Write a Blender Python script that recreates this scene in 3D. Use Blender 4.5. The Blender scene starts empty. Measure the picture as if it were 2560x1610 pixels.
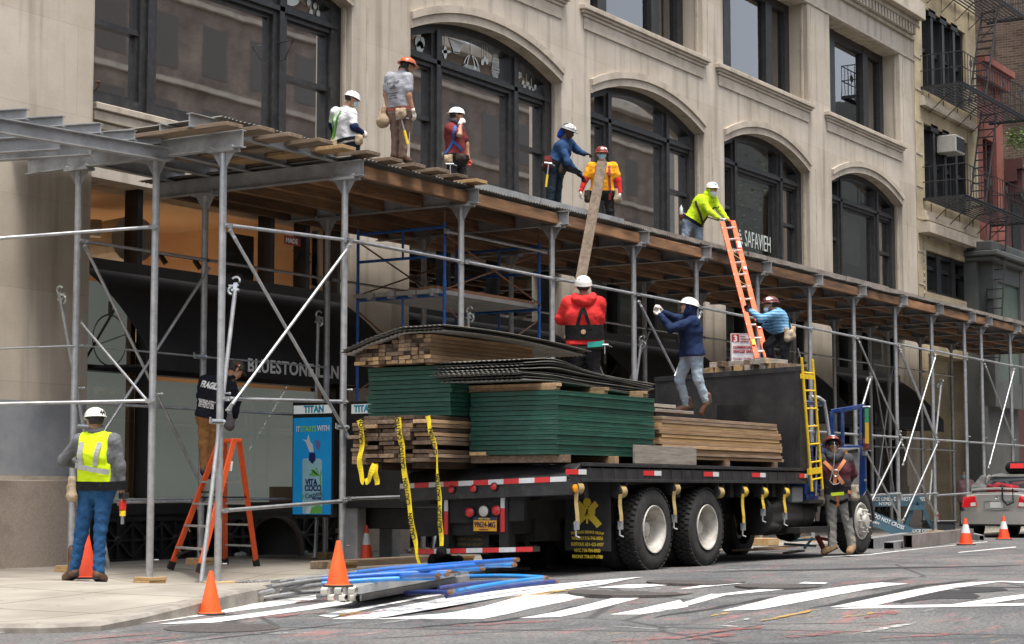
import bpy, bmesh, math, random
import numpy as np
from mathutils import Vector, Matrix
random.seed(7)
S = bpy.context.scene
COL = S.collection
# ------------------------------------------------------------------ camera, world, sun, exposure
CAM_H = 1.03; YAW = math.radians(32.37); TILT = math.radians(5.22); FPX = 4627.0
cd = bpy.data.cameras.new("camera"); cam = bpy.data.objects.new("camera", cd); COL.objects.link(cam)
cd.sensor_width = 36.0; cd.lens = FPX / 2560.0 * 36.0; cd.clip_start = 0.1; cd.clip_end = 1000.0
Fv = np.array([math.cos(TILT)*math.cos(YAW), math.cos(TILT)*math.sin(YAW), math.sin(TILT)])
Rv = np.array([math.sin(YAW), -math.cos(YAW), 0.0])
Uv = np.cross(Rv, Fv)
C0 = np.array([0, 0, CAM_H])
cam.matrix_world = Matrix(((Rv[0], Uv[0], -Fv[0], 0), (Rv[1], Uv[1], -Fv[1], 0), (Rv[2], Uv[2], -Fv[2], CAM_H), (0, 0, 0, 1)))
S.camera = cam
W = bpy.data.worlds.new("World"); S.world = W; W.use_nodes = True
SUN_EL, SUN_AZ = math.radians(72), math.radians(235)     # azimuth of the direction TOWARDS the sun, from +X counter-clockwise
wn = W.node_tree.nodes; sky = wn.new("ShaderNodeTexSky"); sky.sky_type = 'NISHITA'; sky.sun_disc = False
sky.sun_elevation = SUN_EL; sky.sun_rotation = math.pi/2 - SUN_AZ
sky.air_density = 1.0; sky.dust_density = 4.0; sky.ozone_density = 1.0
wn["Background"].inputs["Strength"].default_value = 0.15
hs = wn.new("ShaderNodeHueSaturation"); hs.inputs["Saturation"].default_value = 0.45
W.node_tree.links.new(sky.outputs[0], hs.inputs["Color"]); W.node_tree.links.new(hs.outputs[0], wn["Background"].inputs[0])
sl = bpy.data.lights.new("sun", 'SUN'); sl.energy = 2.0; sl.angle = math.radians(14); sl.color = (1.0, 0.95, 0.87)
sun = bpy.data.objects.new("sun", sl); COL.objects.link(sun)
sd = Vector((math.cos(SUN_EL)*math.cos(SUN_AZ), math.cos(SUN_EL)*math.sin(SUN_AZ), math.sin(SUN_EL)))
sun.rotation_euler = sd.to_track_quat('Z', 'Y').to_euler(); sun.location = (0, 0, 60)
S.view_settings.view_transform = 'Standard'; S.view_settings.look = 'None'; S.view_settings.exposure = 0.98; S.view_settings.gamma = 1.0
S.cycles.use_denoising = True
try: S.cycles.denoiser = 'OPENIMAGEDENOISE'; S.cycles.denoising_prefilter = 'ACCURATE'
except Exception: pass
S.cycles.max_bounces = 7; S.cycles.diffuse_bounces = 3; S.cycles.glossy_bounces = 3; S.cycles.transparent_max_bounces = 12
S.cycles.caustics_reflective = False; S.cycles.caustics_refractive = False; S.cycles.sample_clamp_indirect = 6

# ------------------------------------------------------------------ measuring: a photo pixel (2560 px wide) onto a real plane
def ray(u, v): return Fv + (u-1280)/FPX*Rv + (805-v)/FPX*Uv
def on(u, v, ax, val):
    d = ray(u, v); return C0 + (val - C0[ax])/d[ax]*d
def PX(u, v, x): return on(u, v, 0, x)
def PY(u, v, y): return on(u, v, 1, y)
def PZ(u, v, z): return on(u, v, 2, z)
def PD(u, v, dist): return C0 + dist*ray(u, v)

# ------------------------------------------------------------------ mesh builder and scene helpers
ORG = {}
def V3(p): return np.array(p, float)
def unit(a):
    a = np.asarray(a, float); n = np.linalg.norm(a); return a/n if n > 1e-9 else a
def frame(d, up=(0, 0, 1)):
    d = unit(d); u = np.asarray(up, float)
    if abs(np.dot(d, u)) > .98: u = np.array([1.0, 0, 0])
    x = unit(np.cross(u, d)); y = np.cross(d, x); return x, y, d
class MB:
    def __init__(s): s.v = []; s.f = []; s.m = []; s.n = 0
    def add(s, vs, fs, m=0):
        vs = [tuple(map(float, p)) for p in vs]; k = s.n; s.v += vs; s.n += len(vs)
        s.f += [tuple(i+k for i in f) for f in fs]; s.m += [m]*len(fs); return s
    def box(s, x0, x1, y0, y1, z0, z1, m=0):
        if x0 > x1: x0, x1 = x1, x0
        if y0 > y1: y0, y1 = y1, y0
        if z0 > z1: z0, z1 = z1, z0
        return s.add([(x0,y0,z0),(x1,y0,z0),(x1,y1,z0),(x0,y1,z0),(x0,y0,z1),(x1,y0,z1),(x1,y1,z1),(x0,y1,z1)],
                     [(0,3,2,1),(4,5,6,7),(0,1,5,4),(1,2,6,5),(2,3,7,6),(3,0,4,7)], m)
    def beam(s, p0, p1, w, h, m=0, up=(0,0,1)):          # rectangular bar between two points; w across, h along up
        p0, p1 = V3(p0), V3(p1); x, y, d = frame(p1-p0, up); a, b = x*w/2, y*h/2
        q = [p0-a-b, p0+a-b, p0+a+b, p0-a+b, p1-a-b, p1+a-b, p1+a+b, p1-a+b]
        return s.add(q, [(0,3,2,1),(4,5,6,7),(0,1,5,4),(1,2,6,5),(2,3,7,6),(3,0,4,7)], m)
    def cyl(s, p0, p1, r, n=10, m=0, r1=None, cap=True):
        p0, p1 = V3(p0), V3(p1); x, y, d = frame(p1-p0); r1 = r if r1 is None else r1; vs = []
        for p, rr in ((p0, r), (p1, r1)):
            for k in range(n):
                a = 2*math.pi*k/n; vs.append(p + x*rr*math.cos(a) + y*rr*math.sin(a))
        fs = [(k, (k+1) % n, n+(k+1) % n, n+k) for k in range(n)]
        if cap: fs += [tuple(range(n-1, -1, -1)), tuple(range(n, 2*n))]
        return s.add(vs, fs, m)
    def tube(s, pts, r, n=8, m=0):
        pts = [V3(p) for p in pts]; vs = []; N = len(pts)
        for i, p in enumerate(pts):
            d = pts[min(i+1, N-1)] - pts[max(i-1, 0)]; x, y, _ = frame(d)
            rr = r[i] if hasattr(r, '__len__') else r
            for k in range(n):
                a = 2*math.pi*k/n; vs.append(p + x*rr*math.cos(a) + y*rr*math.sin(a))
        fs = [(i*n+k, i*n+(k+1) % n, (i+1)*n+(k+1) % n, (i+1)*n+k) for i in range(N-1) for k in range(n)]
        fs += [tuple(range(n-1, -1, -1)), tuple(range((N-1)*n, N*n))]
        return s.add(vs, fs, m)
    def prism(s, poly, off, m=0):                       # closed polygon of 3-D points pushed along off
        poly = [V3(p) for p in poly]; n = len(poly); off = V3(off)
        fs = [tuple(range(n-1, -1, -1)), tuple(range(n, 2*n))] + [(k, (k+1) % n, n+(k+1) % n, n+k) for k in range(n)]
        return s.add(poly+[p+off for p in poly], fs, m)
    def lathe(s, c, prof, n=20, m=0, axis=(0,0,1), up=(0,1,0), cap=True):   # prof: (radius, height) pairs along axis
        c = V3(c); x, y, d = frame(axis, up if abs(np.dot(unit(axis), unit(up))) < .98 else (1,0,0)); vs = []
        for r, h in prof:
            for k in range(n):
                a = 2*math.pi*k/n; vs.append(c + d*h + x*r*math.cos(a) + y*r*math.sin(a))
        N = len(prof); fs = [(i*n+k, i*n+(k+1) % n, (i+1)*n+(k+1) % n, (i+1)*n+k) for i in range(N-1) for k in range(n)]
        if cap: fs += [tuple(range(n-1, -1, -1)), tuple(range((N-1)*n, N*n))]
        return s.add(vs, fs, m)
    def strip(s, A, B, th=None, m=0):                   # ribbon between two point rows (optionally thickened along th vectors)
        A = [V3(p) for p in A]; B = [V3(p) for p in B]; n = len(A)
        if th is None: return s.add(A+B, [(i, i+1, n+i+1, n+i) for i in range(n-1)], m)
        T = [V3(t) for t in th] if hasattr(th[0], '__len__') else [V3(th)]*n
        vs = A + B + [a+t for a, t in zip(A, T)] + [b+t for b, t in zip(B, T)]; fs = []
        for i in range(n-1):
            a, b, c, d = i, n+i, 2*n+i, 3*n+i
            fs += [(a, a+1, b+1, b), (c, d, d+1, c+1), (a, c, c+1, a+1), (b, b+1, d+1, d)]
        e = n-1; fs += [(0, n, 3*n, 2*n), (e, 2*n+e, 3*n+e, n+e)]
        return s.add(vs, fs, m)
    def xf(s, fn): s.v = [tuple(map(float, fn(V3(p)))) for p in s.v]; return s
    def build(s, name, mats, parent=None, bevel=0, smooth=False, loc=None, seg=1):
        me = bpy.data.meshes.new(name)
        L = ORG.get(parent.name, V3((0,0,0))) if parent else (V3(loc) if loc is not None else V3((0,0,0)))
        me.from_pydata([tuple(V3(p)-L) for p in s.v], [], s.f)
        for mt in (mats if isinstance(mats, (list, tuple)) else [mats]): me.materials.append(mt)
        if isinstance(mats, (list, tuple)) and len(mats) > 1: me.polygons.foreach_set('material_index', s.m)
        bm = bmesh.new(); bm.from_mesh(me); bmesh.ops.recalc_face_normals(bm, faces=bm.faces); bm.to_mesh(me); bm.free()
        if smooth:
            me.polygons.foreach_set('use_smooth', [True]*len(me.polygons))
            if smooth != 'all':
                try: me.set_sharp_from_angle(angle=math.radians(38))
                except Exception: pass
        o = bpy.data.objects.new(name, me); COL.objects.link(o)
        if parent: o.parent = parent
        else: o.location = tuple(L)
        ORG[o.name] = L
        if bevel:
            b = o.modifiers.new('bevel', 'BEVEL'); b.width = bevel; b.segments = seg; b.limit_method = 'ANGLE'; b.angle_limit = math.radians(40)
        return o
def tag(o, label=None, cat=None, group=None, kind=None):
    if label: o['label'] = label
    if cat: o['category'] = cat
    if group: o['group'] = group
    if kind: o['kind'] = kind
    return o
def thing(name, loc, label, cat, group=None):
    o = bpy.data.objects.new(name, None); o.empty_display_size = .2; COL.objects.link(o); o.location = tuple(map(float, loc)); ORG[o.name] = V3(loc)
    return tag(o, label, cat, group)
KIDS = {}
def copy_tree(o, parent=None, kids=None):
    c = o.copy(); COL.objects.link(c)
    if parent: c.parent = parent
    for ch in o.children: copy_tree(ch, c)
    return c
def txt(body, size, name, mat, parent, origin, xdir, ydir, align='LEFT', ext=.002, bold=0.0, squeeze=1.0, proj=None, loc=None, spacing=1.0):
    """lettering as a real mesh: built-in font, laid along xdir / ydir at origin"""
    cu = bpy.data.curves.new(name, 'FONT'); cu.body = body; cu.size = size; cu.align_x = align; cu.offset = bold; cu.space_character = spacing
    cu.resolution_u = 3; cu.extrude = ext
    t = bpy.data.objects.new('tmp', cu); COL.objects.link(t)
    dg = bpy.context.evaluated_depsgraph_get(); me = bpy.data.meshes.new_from_object(t.evaluated_get(dg)); me.name = name
    bpy.data.objects.remove(t); bpy.data.curves.remove(cu)
    x, y = unit(xdir), unit(ydir); z = np.cross(x, y); origin = V3(origin)
    L = ORG.get(parent.name, V3((0,0,0))) if parent else origin
    for v in me.vertices:
        p = origin + x*v.co.x*squeeze + y*v.co.y + z*(v.co.z+ext)
        if proj is not None: p = proj(p, z, v.co.z+ext)
        v.co = tuple(p - L)
    me.materials.clear(); me.materials.append(mat)
    o = bpy.data.objects.new(name, me); COL.objects.link(o); ORG[o.name] = L
    if parent: o.parent = parent
    else: o.location = tuple(L)
    return o

# ------------------------------------------------------------------ materials
def srgb(h):
    h = h.lstrip('#'); c = [int(h[i:i+2], 16)/255 for i in (0, 2, 4)]
    return tuple(x/12.92 if x <= .04045 else ((x+.055)/1.055)**2.4 for x in c)
def node(nt, t, **kw):
    n = nt.nodes.new(t)
    for k, v in kw.items(): setattr(n, k, v)
    return n
def mat(name, col, col2=None, rough=.7, metal=0.0, scale=6.0, bump=0.0, bscale=40.0, stretch=(1,1,1), rnd=0.0, spec=.5, detail=6.0, lo=.35, hi=.65, dirt=None, dirt_scale=2.5, dirt_amt=.5, coat=0.0, rvar=0.0):
    m = bpy.data.materials.new(name); m.use_nodes = True; nt = m.node_tree; b = nt.nodes["Principled BSDF"]; L = nt.links.new
    b.inputs["Roughness"].default_value = rough; b.inputs["Metallic"].default_value = metal
    b.inputs["Specular IOR Level"].default_value = spec; b.inputs["Coat Weight"].default_value = coat
    tc = node(nt, "ShaderNodeTexCoord"); mp = node(nt, "ShaderNodeMapping"); mp.inputs["Scale"].default_value = stretch
    L(tc.outputs["Object"], mp.inputs["Vector"]); vec = mp.outputs["Vector"]
    if rnd:
        oi = node(nt, "ShaderNodeObjectInfo"); ad = node(nt, "ShaderNodeVectorMath", operation='ADD'); ml = node(nt, "ShaderNodeMath", operation='MULTIPLY'); ml.inputs[1].default_value = 37.0
        L(oi.outputs["Random"], ml.inputs[0]); L(mp.outputs["Vector"], ad.inputs[0]); L(ml.outputs[0], ad.inputs[1]); vec = ad.outputs[0]
    out = None
    if col2 is not None:
        nz = node(nt, "ShaderNodeTexNoise"); nz.inputs["Scale"].default_value = scale; nz.inputs["Detail"].default_value = detail; nz.inputs["Roughness"].default_value = .62
        L(vec, nz.inputs["Vector"]); cr = node(nt, "ShaderNodeValToRGB"); cr.color_ramp.elements[0].position = lo; cr.color_ramp.elements[1].position = hi
        cr.color_ramp.elements[0].color = (*col, 1); cr.color_ramp.elements[1].color = (*col2, 1); L(nz.outputs["Fac"], cr.inputs[0]); out = cr.outputs[0]
    else:
        rgb = node(nt, "ShaderNodeRGB"); rgb.outputs[0].default_value = (*col, 1); out = rgb.outputs[0]
    if dirt is not None:
        nz2 = node(nt, "ShaderNodeTexNoise"); nz2.inputs["Scale"].default_value = dirt_scale; nz2.inputs["Detail"].default_value = 8; nz2.inputs["Roughness"].default_value = .7
        L(vec, nz2.inputs["Vector"]); r2 = node(nt, "ShaderNodeValToRGB"); r2.color_ramp.elements[0].position = .5; r2.color_ramp.elements[1].position = .72
        r2.color_ramp.elements[0].color = (0,0,0,1); r2.color_ramp.elements[1].color = (dirt_amt,)*3+(1,); L(nz2.outputs["Fac"], r2.inputs[0])
        mx = node(nt, "ShaderNodeMix", data_type='RGBA'); L(r2.outputs[0], mx.inputs[0]); L(out, mx.inputs[6]); mx.inputs[7].default_value = (*dirt, 1); out = mx.outputs[2]
    if rnd:
        hv = node(nt, "ShaderNodeHueSaturation"); mr = node(nt, "ShaderNodeMapRange"); mr.inputs[3].default_value = 1-rnd; mr.inputs[4].default_value = 1+rnd
        L(oi.outputs["Random"], mr.inputs[0]); L(mr.outputs[0], hv.inputs["Value"]); L(out, hv.inputs["Color"]); out = hv.outputs[0]
    L(out, b.inputs["Base Color"])
    if rvar:
        nr = node(nt, "ShaderNodeTexNoise"); nr.inputs["Scale"].default_value = 3; nr.inputs["Detail"].default_value = 5; L(vec, nr.inputs["Vector"])
        mr2 = node(nt, "ShaderNodeMapRange"); mr2.inputs[3].default_value = max(0, rough-rvar); mr2.inputs[4].default_value = min(1, rough+rvar); L(nr.outputs["Fac"], mr2.inputs[0]); L(mr2.outputs[0], b.inputs["Roughness"])
    if bump:
        nb = node(nt, "ShaderNodeTexNoise"); nb.inputs["Scale"].default_value = bscale; nb.inputs["Detail"].default_value = 4; L(vec, nb.inputs["Vector"])
        bp = node(nt, "ShaderNodeBump"); bp.inputs["Strength"].default_value = bump; bp.inputs["Distance"].default_value = .02; L(nb.outputs["Fac"], bp.inputs["Height"]); L(bp.outputs[0], b.inputs["Normal"])
    return m
def glass(name, tint=(.55,.6,.6), refl=1.0, ior=1.5, rough=.02, base=.0, wobble=.0):
    m = bpy.data.materials.new(name); m.use_nodes = True; nt = m.node_tree; L = nt.links.new
    nt.nodes.remove(nt.nodes["Principled BSDF"]); out = nt.nodes["Material Output"]
    tr = node(nt, "ShaderNodeBsdfTransparent"); tr.inputs[0].default_value = (*tint, 1); gl = node(nt, "ShaderNodeBsdfGlossy"); gl.inputs["Roughness"].default_value = rough
    gl.inputs[0].default_value = (refl, refl, refl, 1)
    fr = node(nt, "ShaderNodeFresnel"); fr.inputs[0].default_value = ior; ad = node(nt, "ShaderNodeMath", operation='ADD', use_clamp=True); ad.inputs[1].default_value = base
    mx = node(nt, "ShaderNodeMixShader"); L(fr.outputs[0], ad.inputs[0]); L(ad.outputs[0], mx.inputs[0]); L(tr.outputs[0], mx.inputs[1]); L(gl.outputs[0], mx.inputs[2]); L(mx.outputs[0], out.inputs[0])
    if wobble:
        tc = node(nt, "ShaderNodeTexCoord"); nz = node(nt, "ShaderNodeTexNoise"); nz.inputs["Scale"].default_value = 1.1; nz.inputs["Detail"].default_value = 1; L(tc.outputs["Object"], nz.inputs[0])
        bp = node(nt, "ShaderNodeBump"); bp.inputs["Strength"].default_value = wobble; bp.inputs["Distance"].default_value = .05; L(nz.outputs[0], bp.inputs["Height"]); L(bp.outputs[0], gl.inputs["Normal"])
    return m
# ------------------------------------------------------------------ materials used widely
M = {}
def stone_mat(name, c1, c2, joint, bw=1.55, bh=.62, stain=(.16,.13,.10)):
    m = bpy.data.materials.new(name); m.use_nodes = True; nt = m.node_tree; L = nt.links.new; b = nt.nodes["Principled BSDF"]; b.inputs["Roughness"].default_value = .85; b.inputs["Specular IOR Level"].default_value = .25
    tc = node(nt, "ShaderNodeTexCoord"); sp = node(nt, "ShaderNodeSeparateXYZ"); L(tc.outputs["Object"], sp.inputs[0])
    ad = node(nt, "ShaderNodeMath", operation='ADD'); L(sp.outputs[0], ad.inputs[0]); L(sp.outputs[1], ad.inputs[1])
    cb = node(nt, "ShaderNodeCombineXYZ"); L(ad.outputs[0], cb.inputs[0]); L(sp.outputs[2], cb.inputs[1])
    n1 = node(nt, "ShaderNodeTexNoise"); n1.inputs["Scale"].default_value = .7; n1.inputs["Detail"].default_value = 8; n1.inputs["Roughness"].default_value = .65; L(tc.outputs["Object"], n1.inputs[0])
    r1 = node(nt, "ShaderNodeValToRGB"); r1.color_ramp.elements[0].position = .38; r1.color_ramp.elements[1].position = .64; r1.color_ramp.elements[0].color = (*c1,1); r1.color_ramp.elements[1].color = (*c2,1); L(n1.outputs[0], r1.inputs[0])
    mp = node(nt, "ShaderNodeMapping"); mp.inputs["Scale"].default_value = (2.6,2.6,.16); L(tc.outputs["Object"], mp.inputs[0])
    n2 = node(nt, "ShaderNodeTexNoise"); n2.inputs["Scale"].default_value = 1.3; n2.inputs["Detail"].default_value = 7; L(mp.outputs[0], n2.inputs[0])
    r2 = node(nt, "ShaderNodeValToRGB"); r2.color_ramp.elements[0].position = .5; r2.color_ramp.elements[1].position = .8; r2.color_ramp.elements[0].color = (0,0,0,1); r2.color_ramp.elements[1].color = (.75,)*3+(1,); L(n2.outputs[0], r2.inputs[0])
    mx = node(nt, "ShaderNodeMix", data_type='RGBA'); L(r2.outputs[0], mx.inputs[0]); L(r1.outputs[0], mx.inputs[6]); mx.inputs[7].default_value = (*stain,1)
    br = node(nt, "ShaderNodeTexBrick"); br.inputs["Scale"].default_value = 1; br.inputs["Mortar Size"].default_value = .006; br.inputs["Brick Width"].default_value = bw; br.inputs["Row Height"].default_value = bh; br.inputs["Mortar Smooth"].default_value = .3
    br.inputs["Color1"].default_value = (1,1,1,1); br.inputs["Color2"].default_value = (.9,.9,.88,1); br.inputs["Mortar"].default_value = (*joint,1); L(cb.outputs[0], br.inputs[0])
    mu = node(nt, "ShaderNodeMix", data_type='RGBA', blend_type='MULTIPLY'); mu.inputs[0].default_value = 1; L(mx.outputs[2], mu.inputs[6]); L(br.outputs[0], mu.inputs[7]); L(mu.outputs[2], b.inputs["Base Color"])
    n3 = node(nt, "ShaderNodeTexNoise"); n3.inputs["Scale"].default_value = 30; n3.inputs["Detail"].default_value = 5; L(tc.outputs["Object"], n3.inputs[0])
    bp = node(nt, "ShaderNodeBump"); bp.inputs["Strength"].default_value = .12; bp.inputs["Distance"].default_value = .02; L(n3.outputs[0], bp.inputs["Height"]); L(bp.outputs[0], b.inputs["Normal"])
    return m
M['stone'] = stone_mat('limestone', (.45,.395,.325), (.56,.50,.425), (.82,.80,.77), bw=2.9, bh=1.22)
M['stone_trim'] = mat('limestone trim', (.41,.355,.285), (.52,.46,.38), rough=.85, scale=1.2, bump=.12, bscale=30, dirt=(.16,.13,.1), dirt_scale=3, dirt_amt=.55, spec=.25)
M['granite'] = mat('speckled granite', (.30,.245,.20), (.44,.37,.31), rough=.6, scale=55, detail=3, lo=.3, hi=.7, dirt=(.12,.09,.07), dirt_scale=1.1, dirt_amt=.5)
M['greypaint'] = mat('grey paint over stone', (.20,.22,.25), (.30,.31,.33), rough=.7, scale=1.6, dirt=(.36,.36,.36), dirt_scale=4, dirt_amt=.4)
M['darkframe'] = mat('charcoal window frame', (.016,.016,.017), (.028,.028,.029), rough=.45, scale=5, dirt=(.12,.11,.1), dirt_scale=9, dirt_amt=.3)
M['blackpaint'] = mat('black shopfront paint', (.012,.012,.013), (.02,.02,.021), rough=.4, scale=3)
M['awning'] = mat('black awning canvas', (.012,.012,.014), (.02,.02,.022), rough=.85, scale=2, bump=.15, bscale=200)
M['glass_hi'] = glass('upper window glass', (.72,.73,.70), refl=.95, base=.29, wobble=.012)
M['glass_top'] = glass('top floor glass', (.72,.73,.70), refl=.95, base=.20, wobble=.03)
M['glass_shop'] = glass('shop glass', (.90,.92,.90), refl=.9, base=.06)
M['shade'] = mat('pale roller blind', (.68,.80,.78), (.76,.86,.84), rough=.8, scale=1)
M['room'] = mat('room plaster', (.22,.19,.16), (.27,.24,.2), rough=.9, scale=1)
M['room_warm'] = mat('shop plaster', (.62,.42,.26), (.68,.48,.31), rough=.9, scale=1)
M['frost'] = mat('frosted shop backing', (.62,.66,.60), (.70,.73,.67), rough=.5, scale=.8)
nb = M['frost'].node_tree.nodes["Principled BSDF"]; nb.inputs["Emission Color"].default_value = (.80,.86,.78,1); nb.inputs["Emission Strength"].default_value = .07  # faint emission added to brighten backing that gets little light under the shed
M['dullblind'] = mat('dull grey blind', (.26,.25,.22), (.34,.33,.29), rough=.9, scale=1)
M['white'] = mat('white lettering', (.78,.78,.76), rough=.6)
M['decal'] = mat('white window decal', (.66,.70,.66), rough=.7)
M['asphalt'] = None
M['black'] = mat('flat black', (.01,.01,.01), rough=.6)
M['rust'] = mat('rusty iron', (.07,.035,.02), (.14,.07,.04), rough=.85, scale=12, bump=.2)
M['iron'] = mat('black painted iron', (.012,.012,.014), (.022,.022,.024), rough=.55, scale=8)
M['cream'] = None

def brick_mat(name, c1, c2, mort, bw=.22, bh=.07, rough=.9):
    m = bpy.data.materials.new(name); m.use_nodes = True; nt = m.node_tree; L = nt.links.new; b = nt.nodes["Principled BSDF"]; b.inputs["Roughness"].default_value = rough; b.inputs["Specular IOR Level"].default_value = .2
    tc = node(nt, "ShaderNodeTexCoord"); sp = node(nt, "ShaderNodeSeparateXYZ"); L(tc.outputs["Object"], sp.inputs[0])
    ad = node(nt, "ShaderNodeMath", operation='ADD'); L(sp.outputs[0], ad.inputs[0]); L(sp.outputs[1], ad.inputs[1]); cb = node(nt, "ShaderNodeCombineXYZ"); L(ad.outputs[0], cb.inputs[0]); L(sp.outputs[2], cb.inputs[1])
    br = node(nt, "ShaderNodeTexBrick"); br.inputs["Scale"].default_value = 1; br.inputs["Mortar Size"].default_value = .008; br.inputs["Brick Width"].default_value = bw; br.inputs["Row Height"].default_value = bh
    br.inputs["Color1"].default_value = (*c1,1); br.inputs["Color2"].default_value = (*c2,1); br.inputs["Mortar"].default_value = (*mort,1); L(cb.outputs[0], br.inputs[0])
    n = node(nt, "ShaderNodeTexNoise"); n.inputs["Scale"].default_value = .8; n.inputs["Detail"].default_value = 8; L(tc.outputs["Object"], n.inputs[0]); r = node(nt, "ShaderNodeMapRange"); r.inputs[1].default_value = .3; r.inputs[2].default_value = .7; r.inputs[3].default_value = .6; r.inputs[4].default_value = 1.25; L(n.outputs[0], r.inputs[0])
    hv = node(nt, "ShaderNodeHueSaturation"); L(r.outputs[0], hv.inputs["Value"]); L(br.outputs[0], hv.inputs["Color"]); L(hv.outputs[0], b.inputs["Base Color"])
    return m
M['cream'] = brick_mat('cream painted brick', (.46,.38,.25), (.50,.42,.28), (.40,.33,.22))
M['darkbrick'] = brick_mat('dark brown brick', (.085,.055,.04), (.15,.10,.07), (.20,.17,.14), bw=.3, bh=.095)
M['oppbrick'] = brick_mat('brown grey brick', (.17,.125,.10), (.24,.18,.145), (.3,.27,.23))
M['redwall'] = mat('oxide red painted wall', (.21,.065,.045), (.26,.085,.06), rough=.8, scale=1.5, dirt=(.1,.04,.03), dirt_amt=.4)
M['maroon'] = mat('maroon painted front', (.06,.02,.02), (.09,.03,.028), rough=.7, scale=2)
M['greybay'] = mat('grey painted bay', (.075,.08,.078), (.10,.105,.10), rough=.7, scale=2)

# ------------------------------------------------------------------ ground
def sm(t): t = np.clip(t, 0, 1); return t*t*(3-2*t)
def z_walk(x, y): return .05 - .17*math.exp(-((x-16.7)/1.15)**2 - ((y-15.0)/1.35)**2) - .11*float(sm((14.6-x)/3.2))*float(sm((15.5-y)/2.5))
def z_road(x, y): return -.125*float(sm((19-x)/4.5)) + .045*float(sm((12.4-y)/1.6))*float(sm((x-16.5)/4))
CURB = [(-30,60),(8.2,60),(8.3,20),(8.4,15),(8.65,13.2),(9.6,12.5),(10.45,11.95),(10.66,11.70),(10.87,11.39),(11.26,11.2),(12.1,11.5),(12.92,11.76),(13.8,12.08),(14.35,12.27),(15.46,12.72),(16.93,13.35),(17.9,13.9),(19,14.06),(24,14.06),(40,14.06),(120,14.06)]
def inside_walk(x, y):
    # sidewalk lies on the building side of the kerb line
    poly = CURB[1:] + [(120,60)]; c = False; n = len(poly)
    for i in range(n):
        (x1,y1),(x2,y2) = poly[i], poly[(i+1) % n]
        if (y1 > y) != (y2 > y) and x < (x2-x1)*(y-y1)/(y2-y1)+x1: c = not c
    return c
def g_z(x, y): return z_walk(x, y) if inside_walk(x, y) else z_road(x, y)

def asphalt():
    m = bpy.data.materials.new('worn asphalt'); m.use_nodes = True; nt = m.node_tree; L = nt.links.new; b = nt.nodes["Principled BSDF"]; b.inputs["Roughness"].default_value = .85; b.inputs["Specular IOR Level"].default_value = .3
    tc = node(nt, "ShaderNodeTexCoord")
    def nz(scale, det=6, rough=.6, st=(1,1,1), off=0):
        mp = node(nt, "ShaderNodeMapping"); mp.inputs["Scale"].default_value = st; mp.inputs["Location"].default_value = (off,off*1.7,0); L(tc.outputs["Object"], mp.inputs[0])
        n = node(nt, "ShaderNodeTexNoise"); n.inputs["Scale"].default_value = scale; n.inputs["Detail"].default_value = det; n.inputs["Roughness"].default_value = rough; L(mp.outputs[0], n.inputs[0]); return n.outputs[0]
    def ramp(i, a, bb, ca, cb_):
        r = node(nt, "ShaderNodeValToRGB"); r.color_ramp.elements[0].position = a; r.color_ramp.elements[1].position = bb; r.color_ramp.elements[0].color = (*ca,1); r.color_ramp.elements[1].color = (*cb_,1); L(i, r.inputs[0]); return r.outputs[0]
    def mix(f, a, bcol):
        mx = node(nt, "ShaderNodeMix", data_type='RGBA'); L(f, mx.inputs[0]); L(a, mx.inputs[6]); mx.inputs[7].default_value = (*bcol,1); return mx.outputs[2]
    base = ramp(nz(.55,7), .36, .62, (.085,.087,.09), (.145,.143,.138))
    grit = ramp(nz(34,4,.75), .36, .64, (.45,)*3, (1.6,)*3)
    mu = node(nt, "ShaderNodeMix", data_type='RGBA', blend_type='MULTIPLY'); mu.inputs[0].default_value = 1; L(base, mu.inputs[6]); L(grit, mu.inputs[7]); c = mu.outputs[2]
    c = mix(ramp(nz(1.1,5,.7,(.35,1.8,1),3.1), .60, .64, (0,)*3, (.55,)*3), c, (.06,.06,.062))     # tar patches along traffic
    c = mix(ramp(nz(1.6,7,.75,(.5,2.2,1),9.3), .56, .66, (0,)*3, (.6,)*3), c, (.36,.13,.12))      # red spray-paint wear
    c = mix(ramp(nz(2.3,7,.75,(.5,2.4,1),17.9), .62, .69, (0,)*3, (.6,)*3), c, (.42,.27,.09))     # orange marks
    c = mix(ramp(nz(3.0,8,.8,(.4,3.0,1),29.9), .60, .66, (0,)*3, (.5,)*3), c, (.5,.5,.48))        # chalky white wear
    wv = node(nt, "ShaderNodeTexVoronoi", feature='DISTANCE_TO_EDGE'); wv.inputs["Scale"].default_value = .28; L(tc.outputs["Object"], wv.inputs["Vector"])
    c = mix(ramp(wv.outputs["Distance"], .006, .012, (.8,)*3, (0,)*3), c, (.05,.05,.052))          # cracks
    L(c, b.inputs["Base Color"])
    bp = node(nt, "ShaderNodeBump"); bp.inputs["Strength"].default_value = .35; bp.inputs["Distance"].default_value = .01; L(nz(120,2), bp.inputs["Height"]); L(bp.outputs[0], b.inputs["Normal"])
    return m
M['asphalt'] = asphalt()
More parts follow.
